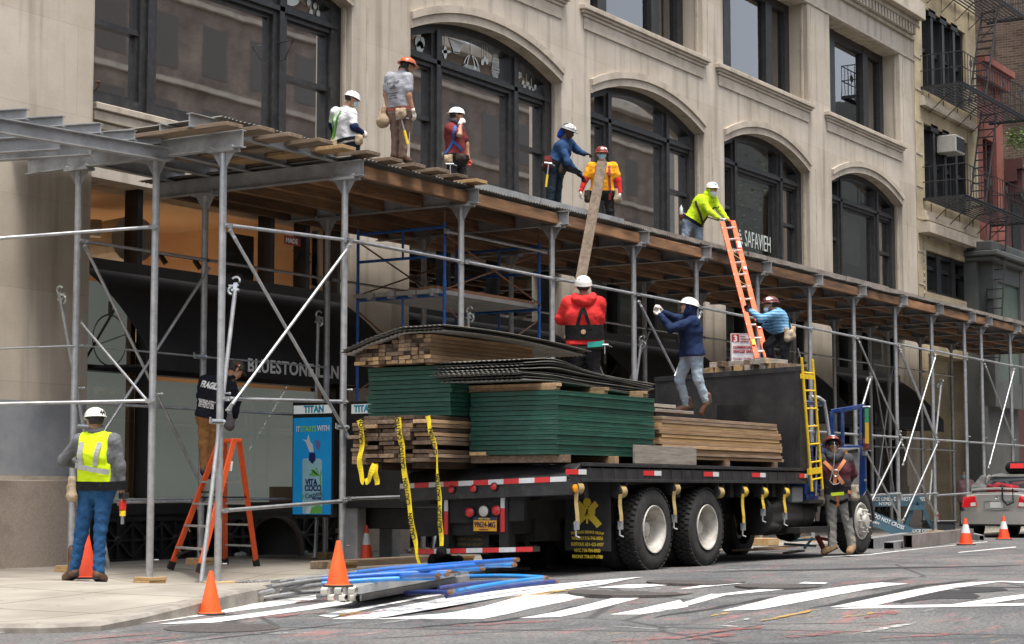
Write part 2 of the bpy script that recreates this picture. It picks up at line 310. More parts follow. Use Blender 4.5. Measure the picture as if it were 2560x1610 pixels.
def concrete():
    m = bpy.data.materials.new('pavement concrete'); m.use_nodes = True; nt = m.node_tree; L = nt.links.new; b = nt.nodes["Principled BSDF"]; b.inputs["Roughness"].default_value = .85; b.inputs["Specular IOR Level"].default_value = .25
    tc = node(nt, "ShaderNodeTexCoord")
    n1 = node(nt, "ShaderNodeTexNoise"); n1.inputs["Scale"].default_value = 1.1; n1.inputs["Detail"].default_value = 8; L(tc.outputs["Object"], n1.inputs[0])
    r1 = node(nt, "ShaderNodeValToRGB"); r1.color_ramp.elements[0].position = .35; r1.color_ramp.elements[1].position = .65; r1.color_ramp.elements[0].color = (.27,.245,.205,1); r1.color_ramp.elements[1].color = (.37,.34,.29,1); L(n1.outputs[0], r1.inputs[0])
    n2 = node(nt, "ShaderNodeTexNoise"); n2.inputs["Scale"].default_value = 3.4; n2.inputs["Detail"].default_value = 9; n2.inputs["Roughness"].default_value = .75; L(tc.outputs["Object"], n2.inputs[0])
    r2 = node(nt, "ShaderNodeValToRGB"); r2.color_ramp.elements[0].position = .60; r2.color_ramp.elements[1].position = .72; r2.color_ramp.elements[0].color = (0,0,0,1); r2.color_ramp.elements[1].color = (.65,)*3+(1,); L(n2.outputs[0], r2.inputs[0])
    mx = node(nt, "ShaderNodeMix", data_type='RGBA'); L(r2.outputs[0], mx.inputs[0]); L(r1.outputs[0], mx.inputs[6]); mx.inputs[7].default_value = (.16,.13,.1,1)
    vo = node(nt, "ShaderNodeTexVoronoi"); vo.inputs["Scale"].default_value = 2.2; vo.inputs["Randomness"].default_value = 1; L(tc.outputs["Object"], vo.inputs["Vector"])
    r4 = node(nt, "ShaderNodeValToRGB"); r4.color_ramp.elements[0].position = .045; r4.color_ramp.elements[1].position = .06; r4.color_ramp.elements[0].color = (.75,)*3+(1,); r4.color_ramp.elements[1].color = (0,0,0,1); L(vo.outputs["Distance"], r4.inputs[0])
    m4 = node(nt, "ShaderNodeMix", data_type='RGBA'); L(r4.outputs[0], m4.inputs[0]); L(mx.outputs[2], m4.inputs[6]); m4.inputs[7].default_value = (.09,.08,.07,1)   # gum spots
    br = node(nt, "ShaderNodeTexBrick"); br.inputs["Scale"].default_value = 1; br.inputs["Mortar Size"].default_value = .012; br.inputs["Brick Width"].default_value = 1.5; br.inputs["Row Height"].default_value = 1.5; br.offset = 0
    br.inputs["Color1"].default_value = (1,1,1,1); br.inputs["Color2"].default_value = (.88,.88,.88,1); br.inputs["Mortar"].default_value = (.33,.31,.29,1); L(tc.outputs["Object"], br.inputs[0])
    mu = node(nt, "ShaderNodeMix", data_type='RGBA', blend_type='MULTIPLY'); mu.inputs[0].default_value = 1; L(m4.outputs[2], mu.inputs[6]); L(br.outputs[0], mu.inputs[7]); L(mu.outputs[2], b.inputs["Base Color"])
    n3 = node(nt, "ShaderNodeTexNoise"); n3.inputs["Scale"].default_value = 60; L(tc.outputs["Object"], n3.inputs[0]); bp = node(nt, "ShaderNodeBump"); bp.inputs["Strength"].default_value = .15; bp.inputs["Distance"].default_value = .01; L(n3.outputs[0], bp.inputs["Height"]); L(bp.outputs[0], b.inputs["Normal"])
    return m
M['concrete'] = concrete()
M['kerb'] = mat('kerb stone', (.20,.18,.155), (.31,.285,.245), rough=.85, scale=4, bump=.3, bscale=18, dirt=(.14,.12,.1), dirt_scale=2.2, dirt_amt=.7)
def worn_paint():
    m = mat('white road paint', (.62,.62,.60), (.74,.74,.72), rough=.75, scale=3, dirt=(.25,.25,.25), dirt_scale=6, dirt_amt=.6); nt = m.node_tree; L = nt.links.new; b = nt.nodes["Principled BSDF"]
    tc = node(nt, "ShaderNodeTexCoord"); n = node(nt, "ShaderNodeTexNoise"); n.inputs["Scale"].default_value = 3.2; n.inputs["Detail"].default_value = 12; n.inputs["Roughness"].default_value = .82; L(tc.outputs["Object"], n.inputs[0])
    r = node(nt, "ShaderNodeValToRGB"); r.color_ramp.elements[0].position = .56; r.color_ramp.elements[1].position = .62; r.color_ramp.elements[0].color = (1,1,1,1); r.color_ramp.elements[1].color = (0,0,0,1); L(n.outputs[0], r.inputs[0]); L(r.outputs[0], b.inputs["Alpha"]); return m
M['marking'] = worn_paint()
M['marking_unused'] = mat('white road paint', (.66,.66,.64), (.74,.74,.72), rough=.75, scale=3, dirt=(.17,.17,.17), dirt_scale=5.5, dirt_amt=.85)
M['manhole'] = mat('cast iron cover', (.055,.048,.045), (.085,.075,.07), rough=.7, scale=30, bump=.5, bscale=60)

def grid_sheet(name, xs, ys, zf, m, keep=None):
    mb = MB(); vs = [(x, y, zf(x, y)) for y in ys for x in xs]; n = len(xs); fs = []
    for j in range(len(ys)-1):
        for i in range(n-1):
            fs.append((j*n+i, j*n+i+1, (j+1)*n+i+1, (j+1)*n+i))
    mb.add(vs, fs); o = mb.build(name, m, smooth='all'); tag(o, kind='structure'); return o
xs = [-160,-80,-40,-15,-5,0,4,6,8,9,10,11,12,13,14,15,16,17,18,19,20,22,25,30,40,60,90,130,200]
ys = [-160,-80,-40,-20,-10,-5,0,3,6,8,9,10,11,12,13,13.9,14.2,20,60,160]
grid_sheet('road', xs, ys, lambda x, y: z_road(x, y) if y < 14.1 or x < 8.3 else min(z_road(x, y), z_walk(x, y)) - .12, M['asphalt'])
# pavement: triangulated strip fan from the kerb line to the building line, dense near the corner
def build_walk():
    bm = bmesh.new(); outer = [Vector((x, y, 0)) for x, y in CURB[1:]]
    fine = []
    for a, b in zip(outer[:-1], outer[1:]):
        k = max(1, int((b-a).length/0.5)) if a.x < 24 and a.y < 25 else 4
        for i in range(k): fine.append(a.lerp(b, i/k))
    fine.append(outer[-1])
    rows = []
    for p in fine:                                   # inner end on the building line
        q = Vector((max(p.x, 13.0), 19.3, 0)) if p.y < 19.2 else Vector((13.0, max(p.y, 19.3), 0))
        rows.append([p.lerp(q, t/14) for t in range(15)])
    me = MB(); vs = [(p.x, p.y, z_walk(p.x, p.y)) for r in rows for p in r]; n = 15
    fs = [(i*n+j, (i+1)*n+j, (i+1)*n+j+1, i*n+j+1) for i in range(len(rows)-1) for j in range(n-1)]
    me.add(vs, fs); o = me.build('sidewalk', M['concrete'], smooth='all'); tag(o, kind='structure')
    k = MB(); W_ = .16
    raw = fine; fine = []
    for i in range(len(raw)):
        d = raw[min(i+1, len(raw)-1)] - raw[max(i-1, 0)]; fine.append((raw[i], Vector((d.y, -d.x, 0)).normalized()))
    vs = []
    for p, nr in fine:
        z = z_walk(p.x, p.y)+.003; a = p - nr*W_; b = p; c = p + nr*.03; zb = z_road(c.x, c.y)-.1
        vs += [(a.x,a.y,z), (b.x,b.y,z), (c.x,c.y,z-.025), (c.x,c.y,zb)]
    fs = [(i*4+j, (i+1)*4+j, (i+1)*4+j+1, i*4+j+1) for i in range(len(fine)-1) for j in range(3)]
    k.add(vs, fs); o = k.build('kerb', M['kerb'], smooth=True); tag(o, kind='structure')
build_walk()
# crosswalk bars and lines, measured on the road surface
def zr(p): return z_road(p[0], p[1])
def rz(u, v):
    z = 0
    for _ in range(4): p = PZ(u, v, z); z = z_road(p[0], p[1])
    return p
def marking(px):
    pts = [rz(u, v) for u, v in px]; c = np.mean(pts, 0); mb = MB()
    n = len(pts); out = []
    for i in range(n):
        a, b = pts[i], pts[(i+1) % n]
        for k in range(8): q = a+(b-a)*k/8; out.append((q[0], q[1], z_road(q[0], q[1])+.006))
    cz = z_road(c[0], c[1])+.006; N = len(out)
    mb.add(out+[(c[0], c[1], cz)], [(i, (i+1) % N, N) for i in range(N)])
    tag(mb.build('crosswalk_stripe', M['marking']), kind='structure')
z7 = lambda x, y: (x/2.8, 1070+y/2.8)
z8 = lambda x, y: (850+x/2.8, 1070+y/2.8)
z9 = lambda x, y: (1700+x/2.8, 1070+y/2.8)
for q in ([z7(-300,1470),z7(0,1433),z7(800,1362),z7(1560,1268),z7(2210,1178),z7(2216,1202),z7(1560,1300),z7(860,1392),z7(0,1441)],
          [z7(1100,1378),z7(1500,1366),z7(2408,1240),z8(300,1170),z8(-20,1212),z7(1700,1310)],
          [z8(-60,1330),z8(150,1255),z8(740,1180),z8(590,1190),z8(0,1282),z8(-150,1318)],
          [z8(-60,1342),z8(225,1342),z8(900,1220),z8(1850,1100),z8(2120,1045),z8(1900,1060),z8(900,1172),z8(300,1270)],
          [z8(240,1342),z8(990,1342),z8(1330,1268),z8(1800,1190),z8(1320,1180),z8(1000,1255),z8(560,1325)],
          [z8(1250,1335),z8(1540,1325),z8(2170,1195),z8(2000,1190)],
          [z8(1800,1140),z8(2050,1145),z8(2408,1090),z9(0,1090),z9(0,1088),z8(2000,1100)],
          [z8(1890,1310),z8(2100,1310),z9(60,1265),z9(0,1225)],
          [z9(-20,1150),z9(40,1147),z9(440,1088),z9(260,1085)],
          [z9(-290,1310),z9(20,1265),z9(330,1195),z9(220,1188)], [z9(250,1192),z9(360,1195),z9(790,1125),z9(640,1120)],
          [z9(290,1290),z9(550,1285),z9(1600,1092),z9(1410,1084),z9(700,1205)], [z9(830,1090),z9(1010,1094),z9(1040,1085),z9(870,1080)],
          [z9(1050,1275),z9(1350,1270),z9(2240,1080),z9(1950,1090)], [z9(1950,1090),z9(2240,1080),z9(2420,1090),z9(2420,1076),z9(2240,1074)],
          [z9(1890,1265),z9(2190,1255),z9(2440,1195),z9(2440,1160),z9(2250,1190)],
          [z9(1060,1285),z9(2440,1272),z9(2440,1256),z9(1350,1268)],
          [z9(1940,876),z9(1960,870),z9(2350,832),z9(2352,838)], [z9(990,908),z9(1010,904),z9(1340,886),z9(1345,891)], [z9(1340,884),z9(1342,889),z9(2150,800),z9(2150,796)]):
    marking(q)
def streak(name, m_, a, b, w, k=9, h=.008, seed=0):
    r = random.Random(seed); p, q = rz(*a), rz(*b); d = unit(q-p); n = V3((-d[1], d[0], 0)); A = []; B = []
    for i in range(k+1):
        t = i/k; c = p+(q-p)*t; ww = w*(.35+.65*r.random())*min(1, 4*t+.15, 4*(1-t)+.15); o = n*w*.5*(r.random()-.5); e = c+o
        for s_, L_ in ((1, A), (-1, B)): f = e+n*ww*s_*.5; L_.append((f[0], f[1], z_road(f[0], f[1])+h))
    mb = MB(); mb.strip(A, B); tag(mb.build(name, M[m_], loc=p), kind='structure')
def spray(name, c, lo=.5, hi=.62, sc=4.5):
    m = mat(name, c, tuple(x*1.25 for x in c), rough=.85, scale=4); nt = m.node_tree; L = nt.links.new; tc = node(nt, "ShaderNodeTexCoord"); n = node(nt, "ShaderNodeTexNoise"); n.inputs["Scale"].default_value = sc; n.inputs["Detail"].default_value = 10; n.inputs["Roughness"].default_value = .8; L(tc.outputs["Object"], n.inputs[0])
    r = node(nt, "ShaderNodeValToRGB"); r.color_ramp.elements[0].position = lo; r.color_ramp.elements[1].position = hi; r.color_ramp.elements[0].color = (.85,)*3+(1,); r.color_ramp.elements[1].color = (0,0,0,1); L(n.outputs[0], r.inputs[0]); L(r.outputs[0], nt.nodes["Principled BSDF"].inputs["Alpha"]); return m
M['redspray'] = spray('red spray paint', (.27,.085,.08), .42, .60); M['yelspray'] = spray('orange spray paint', (.40,.24,.05), .5, .6); M['whtspray'] = spray('white scuffs', (.5,.5,.48), .44, .54, 7); M['tar'] = spray('tar seam', (.03,.03,.032), .56, .70, 2.5)
for i, (m_, a, b, w) in enumerate((('redspray',z9(0,1450),z9(650,1392),.16),('redspray',z9(60,1490),z9(420,1440),.2),('redspray',z9(700,1480),z9(1150,1430),.18),('redspray',z9(1300,1340),z9(1520,1300),.22),('redspray',z9(1150,1390),z9(1620,1370),.12),('redspray',z9(1400,1480),z9(2000,1440),.14),
        ('redspray',z7(430,1500),z7(1120,1440),.16),('redspray',z7(800,1510),z7(1300,1470),.14),('redspray',z7(1700,1345),z7(2300,1290),.2),('redspray',z8(20,1330),z8(330,1280),.22),('redspray',z8(700,1395),z8(1560,1350),.18),('redspray',z8(1900,1500),z8(2408,1470),.25),('redspray',z8(2000,1250),z8(2200,1235),.2),('redspray',z8(-300,1230),z8(150,1180),.25),
        ('yelspray',z9(570,1360),z9(955,1290),.10),('yelspray',z9(750,1330),z9(945,1326),.06),('yelspray',z9(210,1325),z9(360,1300),.09),('yelspray',z9(1140,1335),z9(1390,1310),.08),('yelspray',z8(1150,1210),z8(1650,1155),.16),('yelspray',z8(1180,1190),z8(1600,1190),.08),('yelspray',z7(1040,1330),z7(1300,1295),.07),('yelspray',z8(0,1320),z8(130,1290),.12),('yelspray',z9(1510,1170),z9(1660,1150),.08),
        ('whtspray',z9(340,1370),z9(500,1340),.08),('whtspray',z9(200,1385),z9(405,1400),.06),('whtspray',z9(900,1400),z9(960,1396),.03),('whtspray',z9(1200,1450),z9(1640,1370),.10),('whtspray',z8(190,1385),z8(640,1330),.05),('whtspray',z8(520,1465),z8(770,1458),.03),('whtspray',z9(-300,1020),z9(660,990),.05),('whtspray',z9(860,1055),z9(1500,1045),.05),('whtspray',z8(1860,1390),z8(2300,1420),.04),('whtspray',z7(1640,1450),z7(2260,1440),.07),
        ('tar',z8(480,1402),z8(1200,1345),.12),('tar',z8(1000,1370),z8(1790,1230),.10),('tar',z9(-280,1378),z9(1500,1365),.05),('tar',z9(0,1480),z9(620,1370),.05),('tar',z9(-200,1330),z9(700,1200),.14),('tar',z9(900,1280),z9(2100,1060),.20),('tar',z8(0,1490),z8(1700,1395),.05),('tar',z7(1300,1500),z7(2408,1370),.07),('tar',z9(200,1010),z9(2400,960),.5),('tar',z9(1400,1240),z9(2300,1110),.9))):
    streak({'redspray':'red_paint_mark','yelspray':'orange_paint_mark','whtspray':'white_scuff','tar':'tar_seam'}[m_], m_, a, b, w, h=.009+.0012*(i % 5) if m_ != 'tar' else .003+.0004*(i % 5), seed=i)
for (u, v, r, lab) in ((554,1571,.44,'dark round utility cover in the asphalt near the left kerb'), (1581,1489,.62,'broad ringed manhole cover in the crosswalk behind the truck'), (1945,1464,.42,'plain dark manhole cover between crosswalk stripes'), (1740,1454,.5,'dusty brown manhole cover nearest the truck wheels')):
    p = rz(u, v); z = z_road(p[0], p[1]); mb = MB(); mb.lathe((p[0], p[1], z-.03), [(r*1.1,0),(r*1.1,.037),(r*1.0,.037),(r*.98,.033),(r*.8,.034),(r*.79,.038),(r*.6,.038),(r*.59,.034),(r*.3,.034),(r*.29,.038),(.001,.038)], 40)
    tag(mb.build('manhole_cover', M['manhole'], loc=(p[0], p[1], z)), lab, 'manhole cover')

# ------------------------------------------------------------------ the stone corner building
YW, YG = 18.4, 18.76
BAYS = [(18.16,24.06),(25.73,30.85),(31.99,37.1),(38.15,43.05),(44.5,49.6)]
XL, XR = 13.2, 50.75
bld = thing('stone_building', (32, 18.4, 0), 'tan limestone corner building with arched black windows behind the scaffold', 'building')
def wallbuild(name, mb, m='stone', **k): return mb.build(name, M[m], bld, **k)
def arch_pts(xl, xr, zs, h, n=28):
    w = (xr-xl)/2; R = (w*w+h*h)/(2*h); cx, cz = (xl+xr)/2, zs+h-R
    a0 = math.asin(w/R); return [(cx+R*math.sin(-a0+2*a0*i/n), cz+R*math.cos(-a0+2*a0*i/n)) for i in range(n+1)]
ZS, RISE = 9.05, .50
wl = MB()
edges = [XL] + [e for b in BAYS for e in b] + [XR]
for i in range(0, len(edges), 2): wl.box(edges[i], edges[i+1], YW, 19.2, -.3, 13.4)            # piers
wl.box(XL, XL+.6, 19.2, 30, -.3, 16); wl.box(XL-.02, 18.0, 18.2, YW-.0005, -.3, 19.5)                                                            # side-street return
for i, (a, b) in enumerate(BAYS):
    wl.box(a, b, YW, 19.2, 5.35, 6.13)                                                          # spandrel under the second-floor sill
    ap = arch_pts(a, b, ZS, RISE)
    poly = [(x, YW, z) for x, z in ap] + [(b, YW, 10.35), (a, YW, 10.35)]
    # split into quads so the curved underside stays clean
    for j in range(len(ap)-1):
        (x0, q0), (x1, q1) = ap[j], ap[j+1]
        wl.add([(x0,YW,q0),(x1,YW,q1),(x1,YW,10.79),(x0,YW,10.79),(x0,19.2,q0),(x1,19.2,q1),(x1,19.2,10.79),(x0,19.2,10.79)], [(0,1,2,3),(4,7,6,5),(0,4,5,1),(3,2,6,7)])
wl.box(XL, XR, YW, 19.2, 13.4, 19.5)
wallbuild('wall', wl)
tr = MB()
tr.box(12.9, XR+.08, YW-.03, YW, 13.42, 13.5)
tr.box(12.9, XR-.02, YW-.08, YW, 14.02, 14.12); tr.box(12.9, XR-.1, YW-.24, YW, 14.40, 14.55); tr.box(12.8, XR-.12, YW-.44, YW, 14.55, 15.03); tr.box(12.8, XR-.15, YW-.36, YW, 15.03, 15.12)
wallbuild('cornice', tr, 'stone_trim', bevel=.012)
de = MB()
for k in range(160):
    x = 14.0+k*.23
    if x < XR-.4: de.box(x, x+.13, YW-.2, YW-.001, 14.125, 14.398)
wallbuild('dentil_course', de, 'stone_trim')
for k_, (a, b) in enumerate(BAYS):
    # projecting arch moulding: two stepped bands
    am = MB()
    for (o0, o1, pr) in ((.0,.16,.035), (.16,.30,.075)):
        lo = arch_pts(a-o0*.1, b+o0*.1, ZS+o0*.95, RISE+o0*.06); hi = arch_pts(a-o1*.1, b+o1*.1, ZS+o1*.95, RISE+o1*.06)
        A = [(x, YW-pr, z) for x, z in lo]; B = [(x, YW-pr, z) for x, z in hi]
        am.strip(A, B, (0, pr+.02, 0))
    wallbuild('arch_moulding', am, 'stone_trim')
    sb = MB()
    o = 0 if k_ else .13
    sb.box(a-.12+o, b+.16, YW-.08, YW+.3, 6.13, 6.28); sb.box(a-.0, b+.1, YW-.04, YW+.35, 6.02, 6.13); sb.box(a-.14+o*1.1, b+.2, YW-.12, YW+.3, 6.28, 6.38)
    wallbuild('sill', sb, 'stone_trim', bevel=.012)
    st = MB()
    st.box(a-.28, b-.02, YW-.03, YW, 10.31, 10.56); st.box(a-.33, b+.04, YW-.06, YW, 10.56, 10.63); st.box(a-.38, b+.09, YW-.10, YW+.6, 10.63, 10.69); st.box(a-.43, b+.14, YW-.145, YW+.6, 10.69, 10.795)
    wallbuild('ledge', st, 'stone_trim', bevel=.012)
    for q in ((b-.03, b, YW+.12, YW+.17, 6.4, ZS), (b-.03, b, YW+.12, YW+.17, 10.8, 13.4), (b+.22, b+.26, YW-.015, YW, 10.8, 13.4), (b+.40, b+.45, YW-.012, YW, 6.4, 9.2)):
        rv = MB(); rv.box(*q); wallbuild('reveal_moulding', rv, 'stone_trim')
pl = MB(); pl.box(XL-.05, 18.04, 18.12, 18.2, -.3, 1.17); wallbuild('plinth', pl, 'granite', bevel=.008)
for i in (1,3,5,7,9):
    pl = MB(); pl.box(edges[i+1]-.0, edges[i+2] if i+2 < len(edges) else XR, YW-.05, YW, -.3, 1.17); wallbuild('plinth', pl, 'granite', bevel=.008)
pb = MB(); pb.box(XL, 17.985, 18.196, 18.2, 1.23, 2.2)
wallbuild('painted_band', pb, 'greypaint')
pc = MB(); pc.box(XL-.03, 18.02, 18.14, 18.2, 1.17, 1.225); wallbuild('plinth_cap', pc, 'stone_trim')

# --- windows
def frame_rect(mb, x0, x1, z0, z1, t, y0=18.66, y1=18.82):
    mb.box(x0, x0+t, y0, y1, z0, z1); mb.box(x1-t, x1, y0, y1, z0, z1); mb.box(x0+t, x1-t, y0+.001, y1-.001, z0, z0+t); mb.box(x0+t, x1-t, y0+.001, y1-.001, z1-t, z1)
def arch_window(a, b, k):
    w = b-a; c = (a+b)/2; f = MB(); y0, y1 = 18.66, 18.84
    ap = arch_pts(a, b, ZS, RISE); zin = arch_pts(a+.0, b-.0, ZS-.16, RISE)
    f.strip([(x, y0-.02, z) for x, z in zin], [(x, y0-.02, z) for x, z in ap], (0, .2, 0))       # arched head
    f.box(a, a+.24, y0-.03, y1, 6.38, ZS+.05); f.box(b-.26, b, y0-.03, y1, 6.38, ZS+.05)
    mo = 1.30 if k else 1.62
    m1, m2 = c-mo-.08, c+mo-.08
    if k == 0: m1, m2 = 19.54, 22.52
    def head(x):
        w2 = (b-a)/2; R = (w2*w2+RISE*RISE)/(2*RISE); return ZS-.1+RISE-R+math.sqrt(max(0, R*R-(x-c)**2))
    for m in (m1, m2):
        f.box(m-.17, m+.17, y0, y1, 6.38, head(m)); f.box(m-.06, m+.06, y0-.05, y0, 6.42, head(m)-.02)
    f.box(a+.24, b-.26, y0+.002, y1-.002, 8.58, 8.80); f.box(a+.1, b-.1, y0-.05, y0+.001, 8.66, 8.74)
    f.box(a+.24, b-.26, y0+.002, y1-.002, 6.38, 6.62)
    for x0, x1 in ((a+.24, m1-.17), (m2+.17, b-.26)): f.box(x0, x1, y0+.03, y1-.01, 7.60, 7.68)
    # inner sash stiles
    for x0, x1 in ((m1+.17, m2-.17),): frame_rect(f, x0, x1, 6.62, 8.58, .06, y0+.06, y1-.02)
    for x0, x1 in ((a+.24, m1-.17), (m2+.17, b-.26)): frame_rect(f, x0, x1, 6.62, 8.58, .045, y0+.05, y1-.03)
    win = f.build('window', M['darkframe'], bld)
    g = MB(); za = [(x, z) for x, z in arch_pts(a+.02, b-.02, ZS-.03, RISE)]
    g.add([(x, 18.775, z) for x, z in za] + [(b-.02, 18.775, 6.4), (a+.02, 18.775, 6.4)], [tuple(range(len(za)+2))])
    g.build('pane', M['glass_hi'], win)
    sb2 = MB(); sb2.box(m2+.2, b-.2, 18.86, 18.865, (7.0, 6.6, 6.55, 6.55, 6.55)[k], 8.55)
    if k > 1: sb2.box(m1+.2, m2-.2, 19.05, 19.055, (0,0,8.0,7.9,7.2)[k], 8.5)
    if k in (0, 1): sb2.box(m2+.55 if k == 0 else m2+.6, b-.2, 18.95, 18.955, 6.5, 8.5)
    sb2.build('blind', M['dullblind'], win)
    return win, m1, m2
WIN2 = [arch_window(a, b, k) for k, (a, b) in enumerate(BAYS)]
for k, (a, b) in enumerate(BAYS):
    c = (a+b)/2; f = MB(); y0, y1 = 18.90, 19.10
    f.box(a, a+.2, y0, y1, 10.79, 13.4); f.box(b-.27, b, y0, y1, 10.79, 13.4); f.box(a+.2, b-.27, y0+.002, y1-.002, 13.18, 13.4); f.box(a+.2, b-.27, y0+.002, y1-.002, 10.79, 10.93)
    for m in (c-1.2, c+1.2): f.box(m-.19, m+.19, y0-.01, y1, 10.79, 13.4)
    win = f.build('window', M['darkframe'], bld)
    g = MB(); g.box(a+.1, b-.1, 19.0, 19.005, 10.85, 13.3); g.build('pane', M['glass_top'], win)
    sh = MB(); drop = (10.85, 12.4, 11.3, 11.95, 10.95)[k]
    sh.box(a+.15, c-1.2, 19.04, 19.045, (10.85, 12.4, 10.9, 11.95, 11.0)[k], 13.4); sh.box(c-1.2, c+1.1, 19.055, 19.06, drop, 13.4); sh.box(c+1.1, b-.1, 19.04, 19.045, drop+.1, 13.4)
    sh.build('blind', M['shade'], win)
# rooms behind the glass
rm = MB()
for z in (5.75, 9.95, 13.6): rm.box(13.6, 50.6, 19.2, 25, z-.12, z+.12)
rm.box(13.6, 50.6, 24.6, 24.9, -.2, 14); rm.box(50.4, 50.7, 19.2, 24.6, -.2, 14)
for x in (24.9, 31.4, 37.6, 43.8): rm.box(x-.15, x+.15, 19.2, 24.6, 5.9, 13.5)
for x in (21.5, 27.5, 29.6, 34, 40, 47): rm.box(x-.25, x+.25, 21.2, 21.7, 5.9, 13.5)
rm.build('interior', M['room'], bld)
# window decals: white lamp silhouettes in the top lights
def decal(win, pxs, y=18.762):
    mb = MB()
    for poly in pxs:
        P = [PY(u, v, y) for u, v in poly]; mb.add(P, [tuple(range(len(P)))])
    return mb.build('decal', M['decal'], win)
def zz2(x, y): return (850+x/2.8, y/2.8)
def circ(c, rx, ry, n=14, a0=0, a1=2*math.pi): return [(c[0]+rx*math.cos(a0+(a1-a0)*i/n), c[1]+ry*math.sin(a0+(a1-a0)*i/n)) for i in range(n+(a1-a0 < 6.2))]
def L2(a, b, w=2.2):
    d = np.array(b, float)-np.array(a, float); n = np.array([-d[1], d[0]])/max(1e-6, np.linalg.norm(d))*w/2
    return [tuple(np.array(a)+n), tuple(np.array(b)+n), tuple(np.array(b)-n), tuple(np.array(a)-n)]
W1 = WIN2[1][0]
D = []
def add(poly): D.append([zz2(*p) for p in poly])
add(L2((737,190),(737,310),4)); add(circ((737,362),42,12)); add(circ((737,365),13,48))
for k in range(9):
    t = k/8; add(L2((768+t*90, 268+t*36), (800+t*32, 368+t*6), 6))
add(L2((764,265),(862,308),8)); add(L2((800,368),(836,372),10))
add(L2((918,230),(918,375),4))
for k in range(14):
    a, b = math.pi*k/14, math.pi*(k+1)/14; f = lambda t, q=1: (918-55*math.cos(t)*q, 495-118*math.sin(t)+18*(1-math.cos(t))*.5); add(L2(f(a), f(b), 7)); add(L2(f(a,.5), f(b,.5), 6))
for x in range(868, 976, 14): add(L2((x, 445+(x-868)*.25), (x, 495+(x-868)*.2), 8))
add(L2((862,470),(980,505),8))
for x, y in ((998,430),(1014,405),(1030,425)): add(L2((x,285),(x,y-30),3)); add(circ((x,y+5),10,22))
for j in range(9):
    w = (10,16,16,18,24,28,26,18,8)[j]; y = 380+j*20; add(L2((1090-w, y-w*.3), (1090+w, y+w*.3), 7))
for dx in (-24,-12,0,12,24): add(L2((1088+dx*.5, 378), (1088+dx, 500), 4)); add(L2((1088+dx, 500), (1088+dx*.4, 552), 4))
add(circ((1242,520),30,34,12,0,math.pi)); add(L2((1212,500),(1268,520),22)); add(L2((1230,385),(1230,500),3))
add(L2((1270,585),(1375,625),6))
for x, y in ((1282,575),(1293,605),(1316,585),(1328,622),(1353,625),(1367,605)): add(circ((x,y),9,13))
add(L2((1304,470),(1304,600),3)); add(L2((1340,500),(1340,612),3))
add(circ((545,290),20,40)); add(circ((575,300),18,42)); add(circ((560,330),26,44))
decal(W1, D)
D = []
def add0(poly): D.append([(x/2.8, y/2.8) for x, y in poly])
add0(circ((2046,0),50,42))
for x, y in ((2161,15),(2206,40),(2228,95),(2177,90)): add0(L2((x,-60),(x,y-20),3)); add0(circ((x,y),13,26))
decal(WIN2[0][0], D)
# shop name on the fourth arched window
p = PY(1700+447/2.8, 535+222/2.8, 18.765); w3 = WIN2[3][0]
gp_ = MB(); gp_.box(39.35, 41.75, 19.08, 19.085, 6.5, 8.55); gp_.build('back_panel', mat('green grey display', (.07,.11,.09), (.12,.17,.14), rough=.8, scale=1.2), w3)
M['etch'] = mat('etched lettering', (.50,.55,.52))
txt('SAFAVIEH', .56, 'lettering', M['etch'], w3, (p[0]+.05, 18.768, p[2]), (1,0,0), (0,0,1), squeeze=.62, bold=-.002)
txt('HOME FURNISHINGS', .20, 'lettering', M['etch'], w3, (p[0]-.28, 18.768, p[2]-.36), (1,0,0), (0,0,1), squeeze=.92, spacing=1.25)
lg = MB()
for r in range(4):
    for q in range(r+1): lg.box(p[0]-.22+(q-r/2)*.085-.03, p[0]-.22+(q-r/2)*.085+.03, 18.762, 18.766, p[2]+.30-r*.09, p[2]+.36-r*.09)
lg.build('emblem', M['etch'], w3)
# small iron brackets on the first window
br = MB()
a = [PY(695,110,18.5), PY(733,100,17.9), PY(697,152,18.5)]; br.tube([PY(694,108,18.66), PY(733,100,18.35), PY(712,148,18.55), PY(694,153,18.66)], .012, 6); br.build('iron_bracket', M['iron'], bld); br = MB()
br.tube([PY(229,236,18.5), PY(248,214,18.1), PY(246,206,18.1)], .014, 6); br.lathe(PY(246,205,18.1), [(.03,-.01),(.035,0),(.03,.012)], 10)
br.build('iron_bracket', M['rust'], bld)

